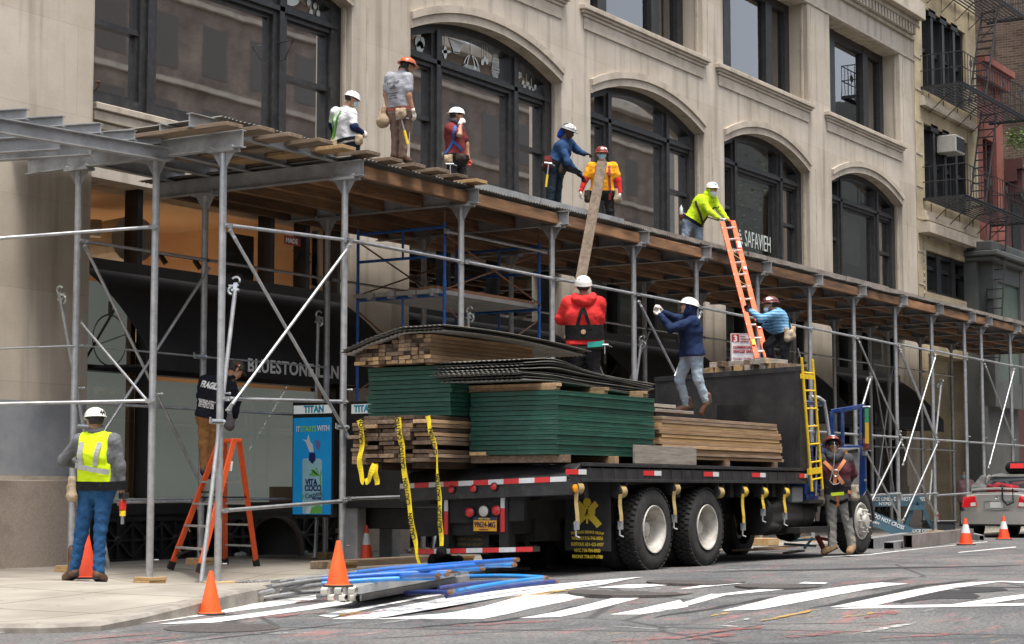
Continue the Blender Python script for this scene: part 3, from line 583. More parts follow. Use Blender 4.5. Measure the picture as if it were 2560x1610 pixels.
# --- ground floor shopfronts
warm_lamp = mat('warm hidden uplight', (1,.6,.3)); nb = warm_lamp.node_tree.nodes["Principled BSDF"]; nb.inputs["Emission Color"].default_value = (1.0,.72,.46,1); nb.inputs["Emission Strength"].default_value = .55
cool_lamp = mat('shop downlight', (1,.8,.5)); nb = cool_lamp.node_tree.nodes["Principled BSDF"]; nb.inputs["Emission Color"].default_value = (1.0,.75,.4,1); nb.inputs["Emission Strength"].default_value = 9
for k, (a, b) in enumerate(BAYS):
    s = MB()                                              # black framing
    s.box(a, b, 18.55, 18.95, 4.05, 4.26); s.box(a, a+.08, 18.6, 18.9, .7, 5.35); s.box(b-.08, b, 18.6, 18.9, .7, 5.35)
    for t in ((.21, .71, .86) if k == 0 else (.3, .62)): s.box(a+(b-a)*t-.05, a+(b-a)*t+.05, 18.62, 18.88, 4.26, 5.35)
    for t in ((.26,) if k == 0 else (.3, .66)): s.box(a+(b-a)*t-.07, a+(b-a)*t+.07, 18.62, 18.88, .86, 4.05)
    s.box(a, b, 18.55, 18.95, .70, .86); s.box(a+.08, b-.08, 18.63, 18.87, 2.70, 2.78)
    sf = s.build('shopfront', M['blackpaint'], bld)
    base = MB(); base.box(a, b, 18.66, 18.95, -.2, .70)
    nx = max(2, int((b-a)/.55)); st = (b-a)/nx            # star lattice of the iron base
    base.box(a, b, 18.58, 18.66, -.2, .08); base.box(a, b, 18.60, 18.66, .60, .70)
    for j in range(nx):
        x0, x1 = a+j*st, a+(j+1)*st; xm = (x0+x1)/2
        base.beam((x0,18.62,.1), (x1,18.62,.58), .03, .05, up=(0,1,0)); base.beam((x0,18.62,.58), (x1,18.62,.1), .03, .05, up=(0,1,0)); base.beam((xm,18.62,.08), (xm,18.62,.60), .03, .05, up=(0,1,0)); base.beam((x0,18.62,.08),(x0,18.62,.60), .035, .055, up=(0,1,0)); base.beam((x0,18.62,.34),(x1,18.62,.34), .05, .03)
        base.lathe((xm,18.66,.34), [(.07,0),(.07,.06),(.04,.075)], 10, axis=(0,-1,0))
    base.build('iron_base', M['blackpaint'], bld)
    g = MB(); g.add([(a+.05,18.745,.8),(b-.05,18.745,.8),(b-.05,18.745,5.35),(a+.05,18.745,5.35)], [(0,1,2,3)]); g.build('pane', M['glass_shop'], sf)
    if k == 0:
        fb = MB(); fb.box(a+.05, a+1.55, 18.98, 19.0, .8, 4.0); fb.box(a+1.75, b-.1, 18.98, 19.0, .8, 2.65); fb.build('frosted_panel', M['frost'], sf)
        wd = MB(); wd.box(a+1.38, a+1.48, 18.9, 18.98, .8, 4.0); wd.box(b-1.3, b-.1, 18.9, 18.97, .8, 1.1); wd.build('timber_trim', mat('shop timber', (.30,.16,.08), (.36,.2,.1), rough=.6, scale=8, stretch=(4,4,1)), sf)
        ro = MB(); ro.box(a+.05, b, 23.9, 24.0, .0, 5.6); ro.box(a+.0, a+.05, 19.05, 24, 2.8, 5.6); ro.box(a, b, 19.05, 24, 5.55, 5.6); ro.box(b, b+.05, 19.05, 24, 0, 5.6); ro.build('shop_interior', M['room_warm'], bld)
        lm = MB()
        for x in (18.9, 20.6, 22.3): lm.box(x, x+1.2, 20.2, 23.0, 3.60, 3.64)
        lm.build('hidden_uplight', warm_lamp, bld)  # added glowing panels, hidden behind the awning, to light the shop ceiling
        dk = MB(); dk.cyl((20.6,19.9,4.86), (21.3,21.5,4.95), .36, 20); dk.cyl((20.2,20.2,5.0), (19.7,20.6,5.0), .14, 12); dk.build('air_duct', mat('galvanised duct', (.42,.40,.37), (.5,.48,.45), rough=.45, metal=.3), bld)
        tk = MB(); tk.tube([(19.3,20.2,4.75),(22.6,20.2,4.75)], .012, 5)
        for x in (19.6,20.6,21.5,22.3): tk.cyl((x,20.2,4.74), (x+.05,20.12,4.60), .045, 10)
        tk.build('track_light', M['black'], bld)
        po = MB(); po.box(22.0, 22.7, 19.3, 19.32, 4.3, 5.1); po.build('poster_board', mat('dark poster', (.05,.06,.06), (.09,.1,.1), scale=3), bld)
        rd = PY(735, 606, 18.735); rb = MB(); rb.box(rd[0]-.25, rd[0]+.22, 18.733, 18.737, rd[2]-.05, rd[2]+.09); rb.build('decal', mat('red window sticker', (.30,.05,.04)), sf)
        txt('WC', .26, 'lettering', M['black'], sf, (rd[0]-.02, 18.735, rd[2]-.30), (1,0,0), (0,0,1), bold=.006)
        txt('MADE', .11, 'lettering', M['white'], sf, (rd[0]-.21, 18.731, rd[2]-.02), (1,0,0), (0,0,1), bold=.002)
        q = PY(283, 1278, 18.735); txt('KNEE.COM', .17, 'lettering', mat('gold lettering', (.45,.28,.06)), sf, (q[0], 18.735, q[2]), (1,0,0), (0,0,1), bold=.003)
        rg = MB(); cc = (18.95, 18.735, 3.15); cu = [(cc[0]+.33*math.cos(t), cc[1], cc[2]+.36*math.sin(t)) for t in np.linspace(0, 2*math.pi, 25)]; rg.tube(cu, .012, 4); rg.tube([(cc[0]-.3,cc[1],cc[2]-.1),(cc[0]+.3,cc[1],cc[2]+.1)], .01, 4); rg.tube([(cc[0],cc[1],cc[2]+.36),(cc[0],cc[1],cc[2]+.55)], .03, 6); rg.build('emblem', mat('etched emblem', (.18,.2,.18)), sf)
    else:
        bk = MB(); bk.box(a+.05, b-.05, 19.6, 19.64, -.1, 5.6); bk.build('back_panel', mat('dim shop back', (.10,.10,.095), (.16,.155,.145), rough=.8, scale=.7) if k > 1 else M['frost'], bld)
        lm = MB()
        for x in (a+1.5, a+3.2): lm.lathe((x, 19.3, 4.5), [(.05,0),(.05,.02)], 8)
        lm.build('downlight', cool_lamp, bld)
        blk = MB(); blk.box(a+.1, b-.1, 19.0, 19.02, 4.3, 5.35); blk.build('fascia_glass', mat('whitened transom', (.34,.35,.33), (.42,.42,.39), rough=.4, scale=.8), sf)
    # awning: sloping canvas, valance, side frame
    ax0, ax1 = (a+.02, b+.0) if k == 0 else (a+.1, b-.1)
    aw = MB()
    zt, zb, yo = 4.10, 2.98, 17.30
    A = []; B = []
    for t in np.linspace(0, 1, 9):
        y = 18.52+(yo-18.52)*t; z = zt+(zb-zt)*t + .10*math.sin(math.pi*t); A.append((ax0, y, z)); B.append((ax1, y, z))
    aw.strip(A, B, (0, 0, -.012)); aw.box(ax0, ax1, yo-.012, yo, zb-.33, zb+.0)
    awn = aw.build('awning', M['awning'], bld, smooth=True)
    fr = MB()
    for x in (ax0+.02, ax1-.02): fr.tube([(x,18.5,2.72),(x,yo+.02,2.70)], .02, 6); fr.tube([(x,18.5,2.75),(x,17.9,3.5)], .018, 6)
    fr.tube([(ax0,yo+.02,2.70),(ax1,yo+.02,2.70)], .018, 6); fr.build('awning_frame', M['black'], awn)
    if k == 0:
        q = PY(613, 942, yo-.02)
        txt('BLUESTONE LANE', .262, 'lettering', mat('pale grey lettering', (.80,.80,.78), rough=.7), awn, (20.22, yo-.016, 2.735), (1,0,0), (0,0,1), bold=.007, spacing=1.08)

# ------------------------------------------------------------------ neighbours on the right
cb_ = thing('brick_building', (53.5, 18.4, 0), 'narrow cream brick building with a black fire escape beside the stone building', 'building')
w = MB(); X0, X1 = 50.80, 56.4
w.box(X0, 51.5, 18.4, 19.2, -.2, 19); w.box(55.45, X1, 18.4, 19.2, -.2, 19); w.box(X1-.3, X1, 19.2, 30, -.2, 19)
for z0, z1 in ((5.2,6.0),(8.9,10.1),(12.35,13.0)): pass
bands = [(-.2,.4),(5.0,6.0),(9.1,10.35),(13.15,14.0) ,(16.6,19)]
def zc(v, u=2325): return PY(u, v, 18.4)[2]
# window rows: sill / head heights read from the photo
rows = [(5.9,9.0),(10.85,12.75),(13.6,16.2)]
rows = [(zc(735,2345), PY(2330,628,18.4)[2]), (PY(2330,505,18.4)[2], PY(2310,306,18.4)[2]), (PY(2306,222,18.4)[2], PY(2298,10,18.4)[2])]
zprev = 5.0
for z0, z1 in rows: w.box(51.5, 55.45, 18.42, 19.2, zprev, z0); zprev = z1
w.box(51.5, 55.45, 18.42, 19.2, zprev, 19); w.build('wall', M['cream'], cb_)
for r, (z0, z1) in enumerate(rows):
    f = MB(); n = 4 if r else 3; st = (55.45-51.5)/n
    for j in range(n+1):
        x = 51.5+j*st; f.box(x-.17 if j else x, x+.17 if j < n else x, 18.5, 18.75, z0, z1)
        if r and 0 < j < n: f.box(x-.3, x+.3, 18.42, 18.6, z1-.14, z1+.08); f.box(x-.1, x+.1, 18.44, 18.5, z0, z1-.14)
    f.box(51.5, 55.45, 18.52, 18.78, z1-.12, z1); f.box(51.5, 55.45, 18.52, 18.78, z0, z0+.1); f.box(51.5, 55.45, 18.58, 18.72, z0+(z1-z0)*(.52 if r else .62)-.05, z0+(z1-z0)*(.52 if r else .62)+.06)
    win = f.build('window', M['blackpaint'], cb_); g = MB(); g.box(51.55, 55.4, 18.66, 18.665, z0, z1); g.build('pane', M['glass_hi'], win)
    bk = MB(); bk.box(51.5, 55.45, 19.7, 19.75, z0-.2, z1+.2); bk.build('back_panel', M['room'], cb_)
for z in (rows[1][0]-.55, rows[2][0]-.45):
    bd = MB(); bd.box(51.2, 55.9, 18.25, 18.42, z-.08, z+.05); bd.box(51.2, 55.9, 18.30, 18.42, z+.0501, z+.20); bd.build('stone_band', M['stone_trim'], cb_)
bd = MB(); bd.box(50.85, 56.3, 18.05, 18.4, rows[1][0]-1.05, rows[1][0]-.75); bd.build('stone_band', M['stone_trim'], cb_)
bd = MB()
for j in range(14): bd.box(50.82, 51.35, 18.38, 18.4, 6+j*.95, 6.04+j*.95)
bd.build('quoin_groove', M['stone_trim'], cb_)
orn = MB()
for j in range(2): orn.box(51.7+j*1.9, 53.3+j*1.9, 18.36, 18.42, rows[0][1]+.35, rows[0][1]+.7)
for j in range(20): orn.lathe((51.28, 18.41, 5.4+j*.19), [(.07,0),(.06,.03),(.02,.045)], 6, axis=(0,-1,0)); orn.lathe((55.75, 18.41, 5.4+j*.19), [(.07,0),(.06,.03),(.02,.045)], 6, axis=(0,-1,0))
orn.build('carved_ornament', mat('weathered carving', (.30,.26,.21), (.42,.37,.3), rough=.9, scale=14, bump=1.0, bscale=25), cb_)
# fire escape: two balconies with barred floors, railings, brackets and ladders
xs0 = PY(2302, 220, 18.4)[0]; yo = 17.15
def balcony(z, x0, x1):
    f = MB()
    for j in range(10): y = 18.35+(yo-18.35)*j/9; f.box(x0, x1, y-.02, y+.02, z-.015, z+.015)
    f.box(x0-.02, x0+.02, yo, 18.4, z-.05, z+.04); f.box(x1-.02, x1+.02, yo, 18.4, z-.05, z+.04); f.box(x0, x1, yo-.02, yo+.02, z-.05, z+.05)
    for j in range(5): x = x0+(x1-x0)*(j+.5)/5; f.tube([(x,yo+.1,z-.04),(x,17.8,z-.12),(x,18.38,z-.62),(x,18.38,z-.05)], .018, 5)
    fo = f.build('fire_escape_balcony', M['iron'], cb_)
    r = MB()
    for zz in (.95,.5): r.tube([(x0,18.4,z+zz),(x0,yo,z+zz),(x1,yo,z+zz),(x1,18.4,z+zz)], .017, 5)
    for j in range(26): x = x0+(x1-x0)*j/25; r.box(x-.008, x+.008, yo-.008, yo+.008, z, z+.95)
    for x in (x0, x1):
        for j in range(6): y = yo+(18.4-yo)*j/6; r.box(x-.008, x+.008, y-.008, y+.008, z, z+.95)
    for j in range(4): r.lathe((x0+(x1-x0)*(j+.5)/4, yo, z+.72), [(.12,-.008),(.12,.008)], 10, axis=(0,-1,0))
    r.build('railing', M['iron'], fo)
zp = [PY(2302,220,18.4)[2], PY(2325,505,18.4)[2], PY(2302,220,18.4)[2]+ (PY(2302,220,18.4)[2]-PY(2325,505,18.4)[2])]
X1b = 57.6
for z in zp: balcony(z, xs0, X1b)
def esc_ladder(p0, p1, n, w=.5):
    mb = MB(); p0, p1 = V3(p0), V3(p1); o = V3((0, w, 0))
    mb.beam(p0, p1, .03, .08); mb.beam(p0-o, p1-o, .03, .08)
    for j in range(n): q = p0+(p1-p0)*(j+.5)/n; mb.beam(q, q-o, .09, .025)
    mb.build('fire_escape_ladder', M['iron'], cb_)
esc_ladder((54.2,18.0,zp[1]), (55.6,18.0,zp[0]), 13); esc_ladder((54.4,18.0,zp[0]), (55.9,18.0,zp[2]), 13); esc_ladder((54.9,17.9,4.9), (56.0,17.9,zp[1]), 15)
ac = MB(); q = PY(2372, 366, 18.3); ac.box(q[0]-.38, q[0]+.42, 17.95, 18.55, q[2]-.24, q[2]+.28); aco = ac.build('air_conditioner', mat('beige metal casing', (.48,.46,.41), (.55,.53,.47), rough=.5), cb_, bevel=.02)
ag = MB(); ag.box(q[0]-.32, q[0]+.36, 17.935, 17.949, q[2]-.18, q[2]+.22); ag.build('grille', M['black'], aco)

rb_ = thing('red_building', (57.8, 18.5, 0), 'oxide red building squeezed between the fire escape and dark brick tower', 'building')
zt = PY(2447,160,18.5)[2]
w = MB(); w.box(56.42, 57.2, 18.5, 19.1, -.2, zt); w.box(58.6, 59.3, 18.5, 19.1, -.2, zt); w.box(57.2, 58.6, 18.55, 19.1, -.2, 5.6); w.box(57.2, 58.6, 18.55, 19.1, 8.8, 9.8); w.box(57.2, 58.6, 18.55, 19.1, 12.3, zt); w.box(59.0, 59.3, 19.1, 26, -.2, zt); w.build('wall', M['redwall'], rb_)
cn = MB(); cn.box(56.42, 59.4, 18.25, 18.5, zt-.5, zt-.05); cn.box(56.42, 59.5, 18.1, 18.5, zt-.05, zt+.15); cn.build('cornice', M['redwall'], rb_)
f = MB()
for z0, z1 in ((5.6,8.8),(9.8,12.3)): f.box(57.2, 57.35, 18.62, 18.8, z0, z1); f.box(58.45, 58.6, 18.62, 18.8, z0, z1); f.box(57.85, 57.95, 18.62, 18.8, z0, z1); f.box(57.2, 58.6, 18.63, 18.79, (z0+z1)/2-.05, (z0+z1)/2+.05)
fo = f.build('window', M['maroon'], rb_); g = MB(); g.box(57.2, 58.6, 18.72, 18.725, 5.6, 12.3); g.build('pane', M['glass_hi'], fo); g = MB(); g.box(57.2,58.6,19.3,19.4,5,13); g.build('back_panel', M['room'], rb_)

gb = thing('bay_front', (58.5, 17.8, 0), 'grey wooden bay window front with a projecting moulded cornice', 'building')
def zq(u, v, y=17.7): return PY(u, v, y)[2]
bx0, bx1 = PY(2487,720,17.7)[0], PY(2556,760,17.7)[0]
zb, ztp = 3.9, PY(2500,660,17.7)[2]
b = MB(); b.box(bx0-.5, bx1+.1, 17.95, 18.5, -.1, 3.6); b.box(bx0-.15, bx0+.28, 17.7, 18.5, 3.6, ztp); b.box(bx1-.2, bx1+.1, 17.7, 18.5, 3.6, ztp); b.box(bx0+.28, bx1-.2, 17.72, 18.5, ztp-.55, ztp); b.box(bx0+.28, bx1-.2, 17.72, 18.5, 3.6, 4.4); b.box(bx0-.5, bx0-.15, 18.1, 18.5, 3.6, ztp)
b.build('wall', M['greybay'], gb)
b = MB(); b.box(bx0-.6, bx1+.3, 17.5, 18.5, ztp, ztp+.14); b.box(bx0-.7, bx1+.45, 17.35, 18.5, ztp+.14, ztp+.3); b.box(bx0-.6, bx1+.3, 17.55, 18.5, ztp+.3, ztp+.6); b.build('cornice', M['greybay'], gb, bevel=.03)
b = MB(); b.box(bx0+.28, bx1-.2, 17.8, 17.82, 4.4, ztp-.55); b.build('pane', mat('dusty green glass', (.10,.14,.12), (.15,.18,.15), rough=.25, scale=1.2), gb)

mb_ = thing('maroon_building', (70, 18.5, 0), 'dark maroon building with a heavy bracketed cornice at the far right edge', 'building')
zt2 = PY(2530,425,18.3)[2]
b = MB(); b.box(59.4, 66.2, 18.5, 19.0, -.2, zt2); b.build('wall', M['maroon'], mb_)
b = MB(); b.box(59.4, 66.3, 17.9, 18.5, zt2, zt2+.35); b.box(59.4, 66.2, 18.1, 18.5, zt2-.4, zt2)
for j in range(8): b.box(59.5+j*.85, 59.75+j*.85, 17.95, 18.45, zt2-.75, zt2-.02)
b.build('cornice', M['maroon'], mb_)
b = MB()
for j in range(4): b.box(60.0+j*1.5, 60.9+j*1.5, 18.47, 18.5, 4.4, 7); b.box(60.0+j*1.5, 60.9+j*1.5, 18.47, 18.5, 7.9, zt2-1)
b.build('window', M['glass_hi'] if 0 else mat('dark pane', (.02,.024,.026), rough=.1), mb_)
tb = MB(); tb.box(66.4, 90, 18.7, 45, -.2, 42)
tb.box(66.36, 66.4, 20.5, 20.9, -.2, 42)
bt = thing('brick_tower', (78, 30, 0), 'tall dark brown brick tower rising behind the red building', 'building'); tb.build('wall', M['darkbrick'], bt)
# far end of the street, and the block across the road that the windows mirror
fs = thing('street_end_block', (130, 10, 0), 'distant plain grey block closing the far end of the street', 'building')
b = MB(); b.box(128, 140, -30, 17, -.2, 30); b.build('wall', M['greybay'], fs)
for (x0, x1, h, y, mname, lab) in ((-46,-14,17,-16,'stone_trim','pale stone block on the near side of the road by the corner'), (-13,18,21,-15,'oppbrick','brown brick block across the road facing the corner building'), (19,44,16,-15.5,'stone_trim','buff stone block across the road facing the truck'), (45,100,24,-15,'oppbrick','long brown brick block across the road further along')):
    ob = thing('opposite_building', ((x0+x1)/2, y, 0), lab, 'building'); b = MB(); b.box(x0, x1, y-12, y, -.2, h); b.build('wall', M[mname], ob)
    wn_ = MB(); nx = int((x1-x0)/3.1)
    for i in range(nx):
        for z in range(1, int(h/3.6)): wn_.box(x0+.9+i*3.1, x0+2.5+i*3.1, y, y+.02, z*3.6+.6, z*3.6+2.8)
    wn_.build('window', mat('opposite glass', (.10,.085,.07), rough=.5), ob)
    ln = MB()
    for z in range(1, int(h/3.6)+1): ln.box(x0-.05, x1+.05, y, y+.18, z*3.6-.1, z*3.6+.12)
    ln.box(x0-.1, x1+.1, y, y+.6, h-.6, h); ln.build('cornice', M['stone_trim'], ob)
# ------------------------------------------------------------------ sidewalk shed
M['galv'] = mat('galvanised steel', (.36,.37,.38), (.50,.51,.52), rough=.42, metal=.55, scale=9, dirt=(.22,.19,.16), dirt_scale=6, dirt_amt=.45, rvar=.1)
M['galv_dull'] = mat('dull grey steel beam', (.25,.255,.26), (.37,.375,.38), rough=.6, metal=.15, scale=3, dirt=(.11,.09,.07), dirt_scale=2.5, dirt_amt=.6)
M['steel_pink'] = mat('stained steel channel', (.22,.18,.15), (.34,.30,.27), rough=.65, metal=.1, scale=2.5, dirt=(.1,.06,.04), dirt_scale=3, dirt_amt=.6)
M['shed_timber'] = mat('shed joist timber', (.10,.052,.026), (.25,.13,.058), rough=.8, scale=2.2, stretch=(.5,4,4), dirt=(.05,.03,.02), dirt_scale=1.6, dirt_amt=.85, bump=.1, rnd=.5)
M['corr'] = mat('weathered corrugated steel', (.085,.08,.07), (.19,.18,.16), rough=.75, metal=.05, scale=1.8, stretch=(1.5,.5,1), dirt=(.20,.19,.17), dirt_scale=3, dirt_amt=.5)
M['clamp'] = mat('shiny zinc clamp', (.50,.54,.55), (.62,.66,.66), rough=.28, metal=.8, scale=20)
def wood(name, c1, c2, rnd=.28, st=(1.2,14,14), dirt=(.07,.055,.045), da=.55, rough=.85):
    return mat(name, c1, c2, rough=rough, scale=1.6, stretch=st, rnd=rnd, dirt=dirt, dirt_scale=2.0, dirt_amt=da, bump=.15, bscale=22, spec=.2)
M['plank_y'] = wood('scaffold plank', (.13,.095,.066), (.24,.178,.125), st=(12,1.2,12))
M['wood_new'] = wood('fresh timber', (.46,.29,.135), (.60,.41,.21), da=.35)
M['wood_old'] = wood('weathered timber', (.14,.095,.065), (.27,.19,.13), rnd=.45)
M['wood_dark'] = wood('dark damp timber', (.05,.036,.026), (.12,.08,.055), rnd=.5)
M['wood_tan'] = wood('tan timber', (.32,.20,.11), (.46,.31,.18), rnd=.3, da=.6)
M['wood_grey'] = wood('silvered timber', (.25,.22,.19), (.38,.34,.29), rnd=.25)

BX = [16.6,18.97,21.68,24.18,26.79,29.09,31.63,34.07,36.37,38.78,41.1,43.39,44.65,46.97,49.4,51.9,54.4]
YF, YR = 14.6, 17.0
shed = thing('sidewalk_shed', (16.6, 14.6, 0), 'long galvanised pipe and beam sidewalk shed with a corrugated deck under construction', 'scaffold')
def ibeam(mb, p0, p1, h=.21, w=.11, t=.012):
    p0, p1 = V3(p0), V3(p1); up = V3((0,0,1))
    mb.beam(p0, p1, t, h-2*t); mb.beam(p0+up*(h/2-t/2), p1+up*(h/2-t/2), w, t); mb.beam(p0-up*(h/2-t/2), p1-up*(h/2-t/2), w, t)
def post(x, y, zb=None, ztop=5.06):
    zb = z_walk(x, y)+.085 if zb is None else zb
    m = MB(); m.cyl((x, y, zb), (x, y, ztop), .0445, 14); p = m.build('post', M['galv'], shed, smooth=True)
    c = MB(); c.box(x-.085, x+.085, y-.19, y+.19, ztop-.002, ztop+.03)
    for sy in (-1, 1):
        c.prism([(x-.006, y+sy*.044, ztop), (x-.006, y+sy*.17, ztop), (x-.006, y+sy*.044, ztop-.19)], (.012, 0, 0))
        c.cyl((x-.07, y+sy*.17, ztop+.05), (x+.07, y+sy*.17, ztop+.05), .022, 8); c.box(x-.05, x+.05, y+sy*.15-.02, y+sy*.15+.03, ztop+.03, ztop+.06)
    c.build('post_cap', M['galv_dull'], p)
    b = MB(); b.box(x-.09, x+.09, y-.09, y+.09, zb-.01, zb+.004); 
    for zz in (.22, .24): pass
    b.cyl((x+.04, y-.03, zb+.2), (x+.10, y-.05, zb+.2), .011, 6); b.cyl((x+.03, y-.03, zb+2.2), (x+.105, y-.05, zb+2.2), .011, 6); b.cyl((x+.09,y-.045,zb+2.2),(x+.115,y-.052,zb+2.2), .02, 6)
    b.build('base_plate', M['galv_dull'], p)
for i, x in enumerate(BX):
    post(x, YF)
    if i < 15: post(x, YR)
post(16.6, 15.68)
for i, x in enumerate(BX):
    b = MB(); ibeam(b, (x, 14.30, 5.20), (x, 17.92, 5.20)); b.build('cross_beam', M['galv_dull'], shed)
rngs = random.Random(5)
def corr_sheet(x0, x1, y0, y1, z, amp=.011, pitch=.076, tilt=0.0, sag=0.0, m='corr', parent=None, name='deck_sheet', th=.003):
    n = int((x1-x0)/pitch*6); mb = MB(); A = []; B = []
    for k in range(n+1):
        x = x0+(x1-x0)*k/n; zz = z+amp*math.sin(2*math.pi*x/pitch)+tilt*(x-x0)-sag*math.sin(math.pi*(x-x0)/(x1-x0)); j = .012*math.sin(x*9)
        A.append((x, y0+j, zz)); B.append((x, y1, zz))
    mb.strip(A, B, (0,0,th)); return mb.build(name, M[m], parent, smooth='all')
# first bay: steel joists on top of the beams
for y in (14.75, 15.5, 16.2, 16.9, 17.6):
    j = MB(); ibeam(j, (16.15 if y < 15 else 16.45, y, 5.395), (19.2, y, 5.395), h=.17, w=.09); j.build('joist', M['galv_dull'], shed)
j = MB(); ibeam(j, (18.75, 14.72, 5.415), (21.9, 14.72, 5.415), h=.12, w=.09); j.build('edge_channel', M['galv_dull'], shed)
corr_sheet(16.55, 18.95, 14.62, 18.15, 5.495, parent=shed)
for i in range(1, len(BX)-1):
    x0, x1 = BX[i], BX[i+1]
    for q, y in enumerate((14.515, 15.30, 16.0, 16.6, 17.25, 17.75)):
        z = 5.19+rngs.uniform(-.01, .01)
        j = MB(); j.box(x0+.015, x1-.015, y-.05, y+.05, z-.085, z+.085); j.build('joist', M['shed_timber'], shed, bevel=.006)
    corr_sheet(x0-.12, x1+.12, 14.445+rngs.uniform(-.02,.01), 18.15, 5.345+.006*(i % 2)+rngs.uniform(0,.006), parent=shed, sag=rngs.uniform(0,.05) if i > 4 else 0, pitch=.072+.006*rngs.random())
    if i >= 2:
        e = MB(); y = 14.62+rngs.uniform(-.03,.05); z = 5.42+rngs.uniform(0,.015)
        e.beam((x0-.3, y, z), (x1-.32, y, z), .012, .11); e.beam((x0-.3, y+.03, z+.05), (x1-.32, y+.03, z+.05), .07, .012); e.beam((x0-.3,y+.03,z-.05),(x1-.32,y+.03,z-.05), .07, .012)
        e.build('edge_channel', M['steel_pink'] if i > 3 else M['galv_dull'], shed)
# the wing that turns the corner on the left
WD = unit((-.267, .964, 0))
w = MB(); ibeam(w, (16.52, 15.43, 5.098), (11.5, 15.40, 4.925), h=.165); w.build('cross_beam', M['galv_dull'], shed)
for (x, y, zt) in ((14.215,15.38,5.257),(14.755,15.38,5.27),(15.351,15.38,5.288),(15.909,15.38,5.301),(16.353,15.38,5.325)):
    p = V3((x, y, zt-.062)); q = p + WD*2.4; w = MB(); ibeam(w, p, q, h=.125, w=.10); w.build('joist', M['galv_dull'], shed)
for (u, v) in ((150,356),(228,370)):
    p = PZ(u, v, 5.09); w = MB(); ibeam(w, p, p+WD*3.0, h=.18, w=.12); w.build('joist', M['galv_dull'], shed)
# rails
def rail(p0, p1, r=.024, flat=True, name='rail'):
    p0, p1 = V3(p0), V3(p1); d = unit(p1-p0); m = MB(); m.cyl(p0+d*.13, p1-d*.13, r, 10)
    for p, s in ((p0, 1), (p1, -1)):
        m.beam(p-d*s*.02, p+d*s*.15, .012, r*2.3); m.cyl(p+d*s*.10, p+d*s*.17, r*1.05, 8); m.cyl(p+V3((0,-.03,0)), p+V3((0,.03,0)), .014, 6)
    return m.build(name, M['galv'], shed, smooth=True)
yo = YF-.052
HZ = {0: [4.18, 2.115, .80], 1: [4.275, 2.175, .905]}
for i in range(len(BX)-1):
    z0, z1 = (4.18, 4.27) if i == 0 else (4.275, 4.27) if i < 5 else (4.25, 4.23)
    rail((BX[i], yo, z0), (BX[i+1], yo, z1))
    if i != 1: rail((BX[i], yo, 2.115 if i == 0 else 2.2), (BX[i+1], yo, 2.175 if i == 0 else 2.2))
    if i in (0, 1) or i > 5: rail((BX[i], yo, .80 if i == 0 else .93), (BX[i+1], yo, .905 if i == 0 else .98))
    yr = YR-.052
    if i < 14:
        rail((BX[i], yr, 4.17), (BX[i+1], yr, 4.17), r=.02); rail((BX[i], yr, 2.13), (BX[i+1], yr, 2.13), r=.02); rail((BX[i], yr, .92), (BX[i+1], yr, .92), r=.02)
def brace(p0, p1, r=.021): return rail(p0, p1, r, name='brace')
bz = YF-.075
brace((16.65,bz,4.12), (18.98,bz-.01,1.72)); brace((18.95,bz-.03,4.20), (16.62,bz-.03,1.98))
brace((16.65,YR-.08,4.1), (18.95,YR-.09,1.0)); brace((18.95,YR-.1,4.05), (16.62,YR-.1,1.3))
brace((16.7,YR+.08,3.2), (16.62,15.7,2.05), .018)
for i in (4, 9, 12):
    brace((BX[i]+.04,bz,4.15), (BX[i+1]-.02,bz,2.2)); brace((BX[i+1]-.02,bz-.03,4.15), (BX[i]+.04,bz-.03,1.6))
for i in (8, 9): brace((BX[i]+.04,bz,4.2), (BX[i+1],bz,2.25)); brace((BX[i+1],bz-.03,2.15), (BX[i],bz-.03,.4)); brace((BX[i]+.05,bz,2.1), (BX[i+1],bz,.35))
for i in (5, 8, 11): brace((BX[i],YR-.08,4.1), (BX[i+1],YR-.08,1.0)); brace((BX[i+1],YR-.1,4.1), (BX[i],YR-.1,1.0))
# side rails of the corner wing
for (a, b) in (((378,568),(-60,600)), ((378,1002),(-60,1011))):
    p = PX(a[0], a[1], 16.56); p[1] = 15.63; q = PD(b[0], b[1], 21.6); rail(p, q, .022)
a = PX(213, 870, 16.6); rail(PD(-60, 874, 22.3), PY(205, 864, 16.95), .013); rail(PY(205, 864, 16.93), PY(505, 892, 16.93), .013); rail(PY(505, 892, 16.93), PY(812, 918, 16.93), .013)
rail(PY(300, 1256, 16.9), PY(486, 1253, 16.9), .02)
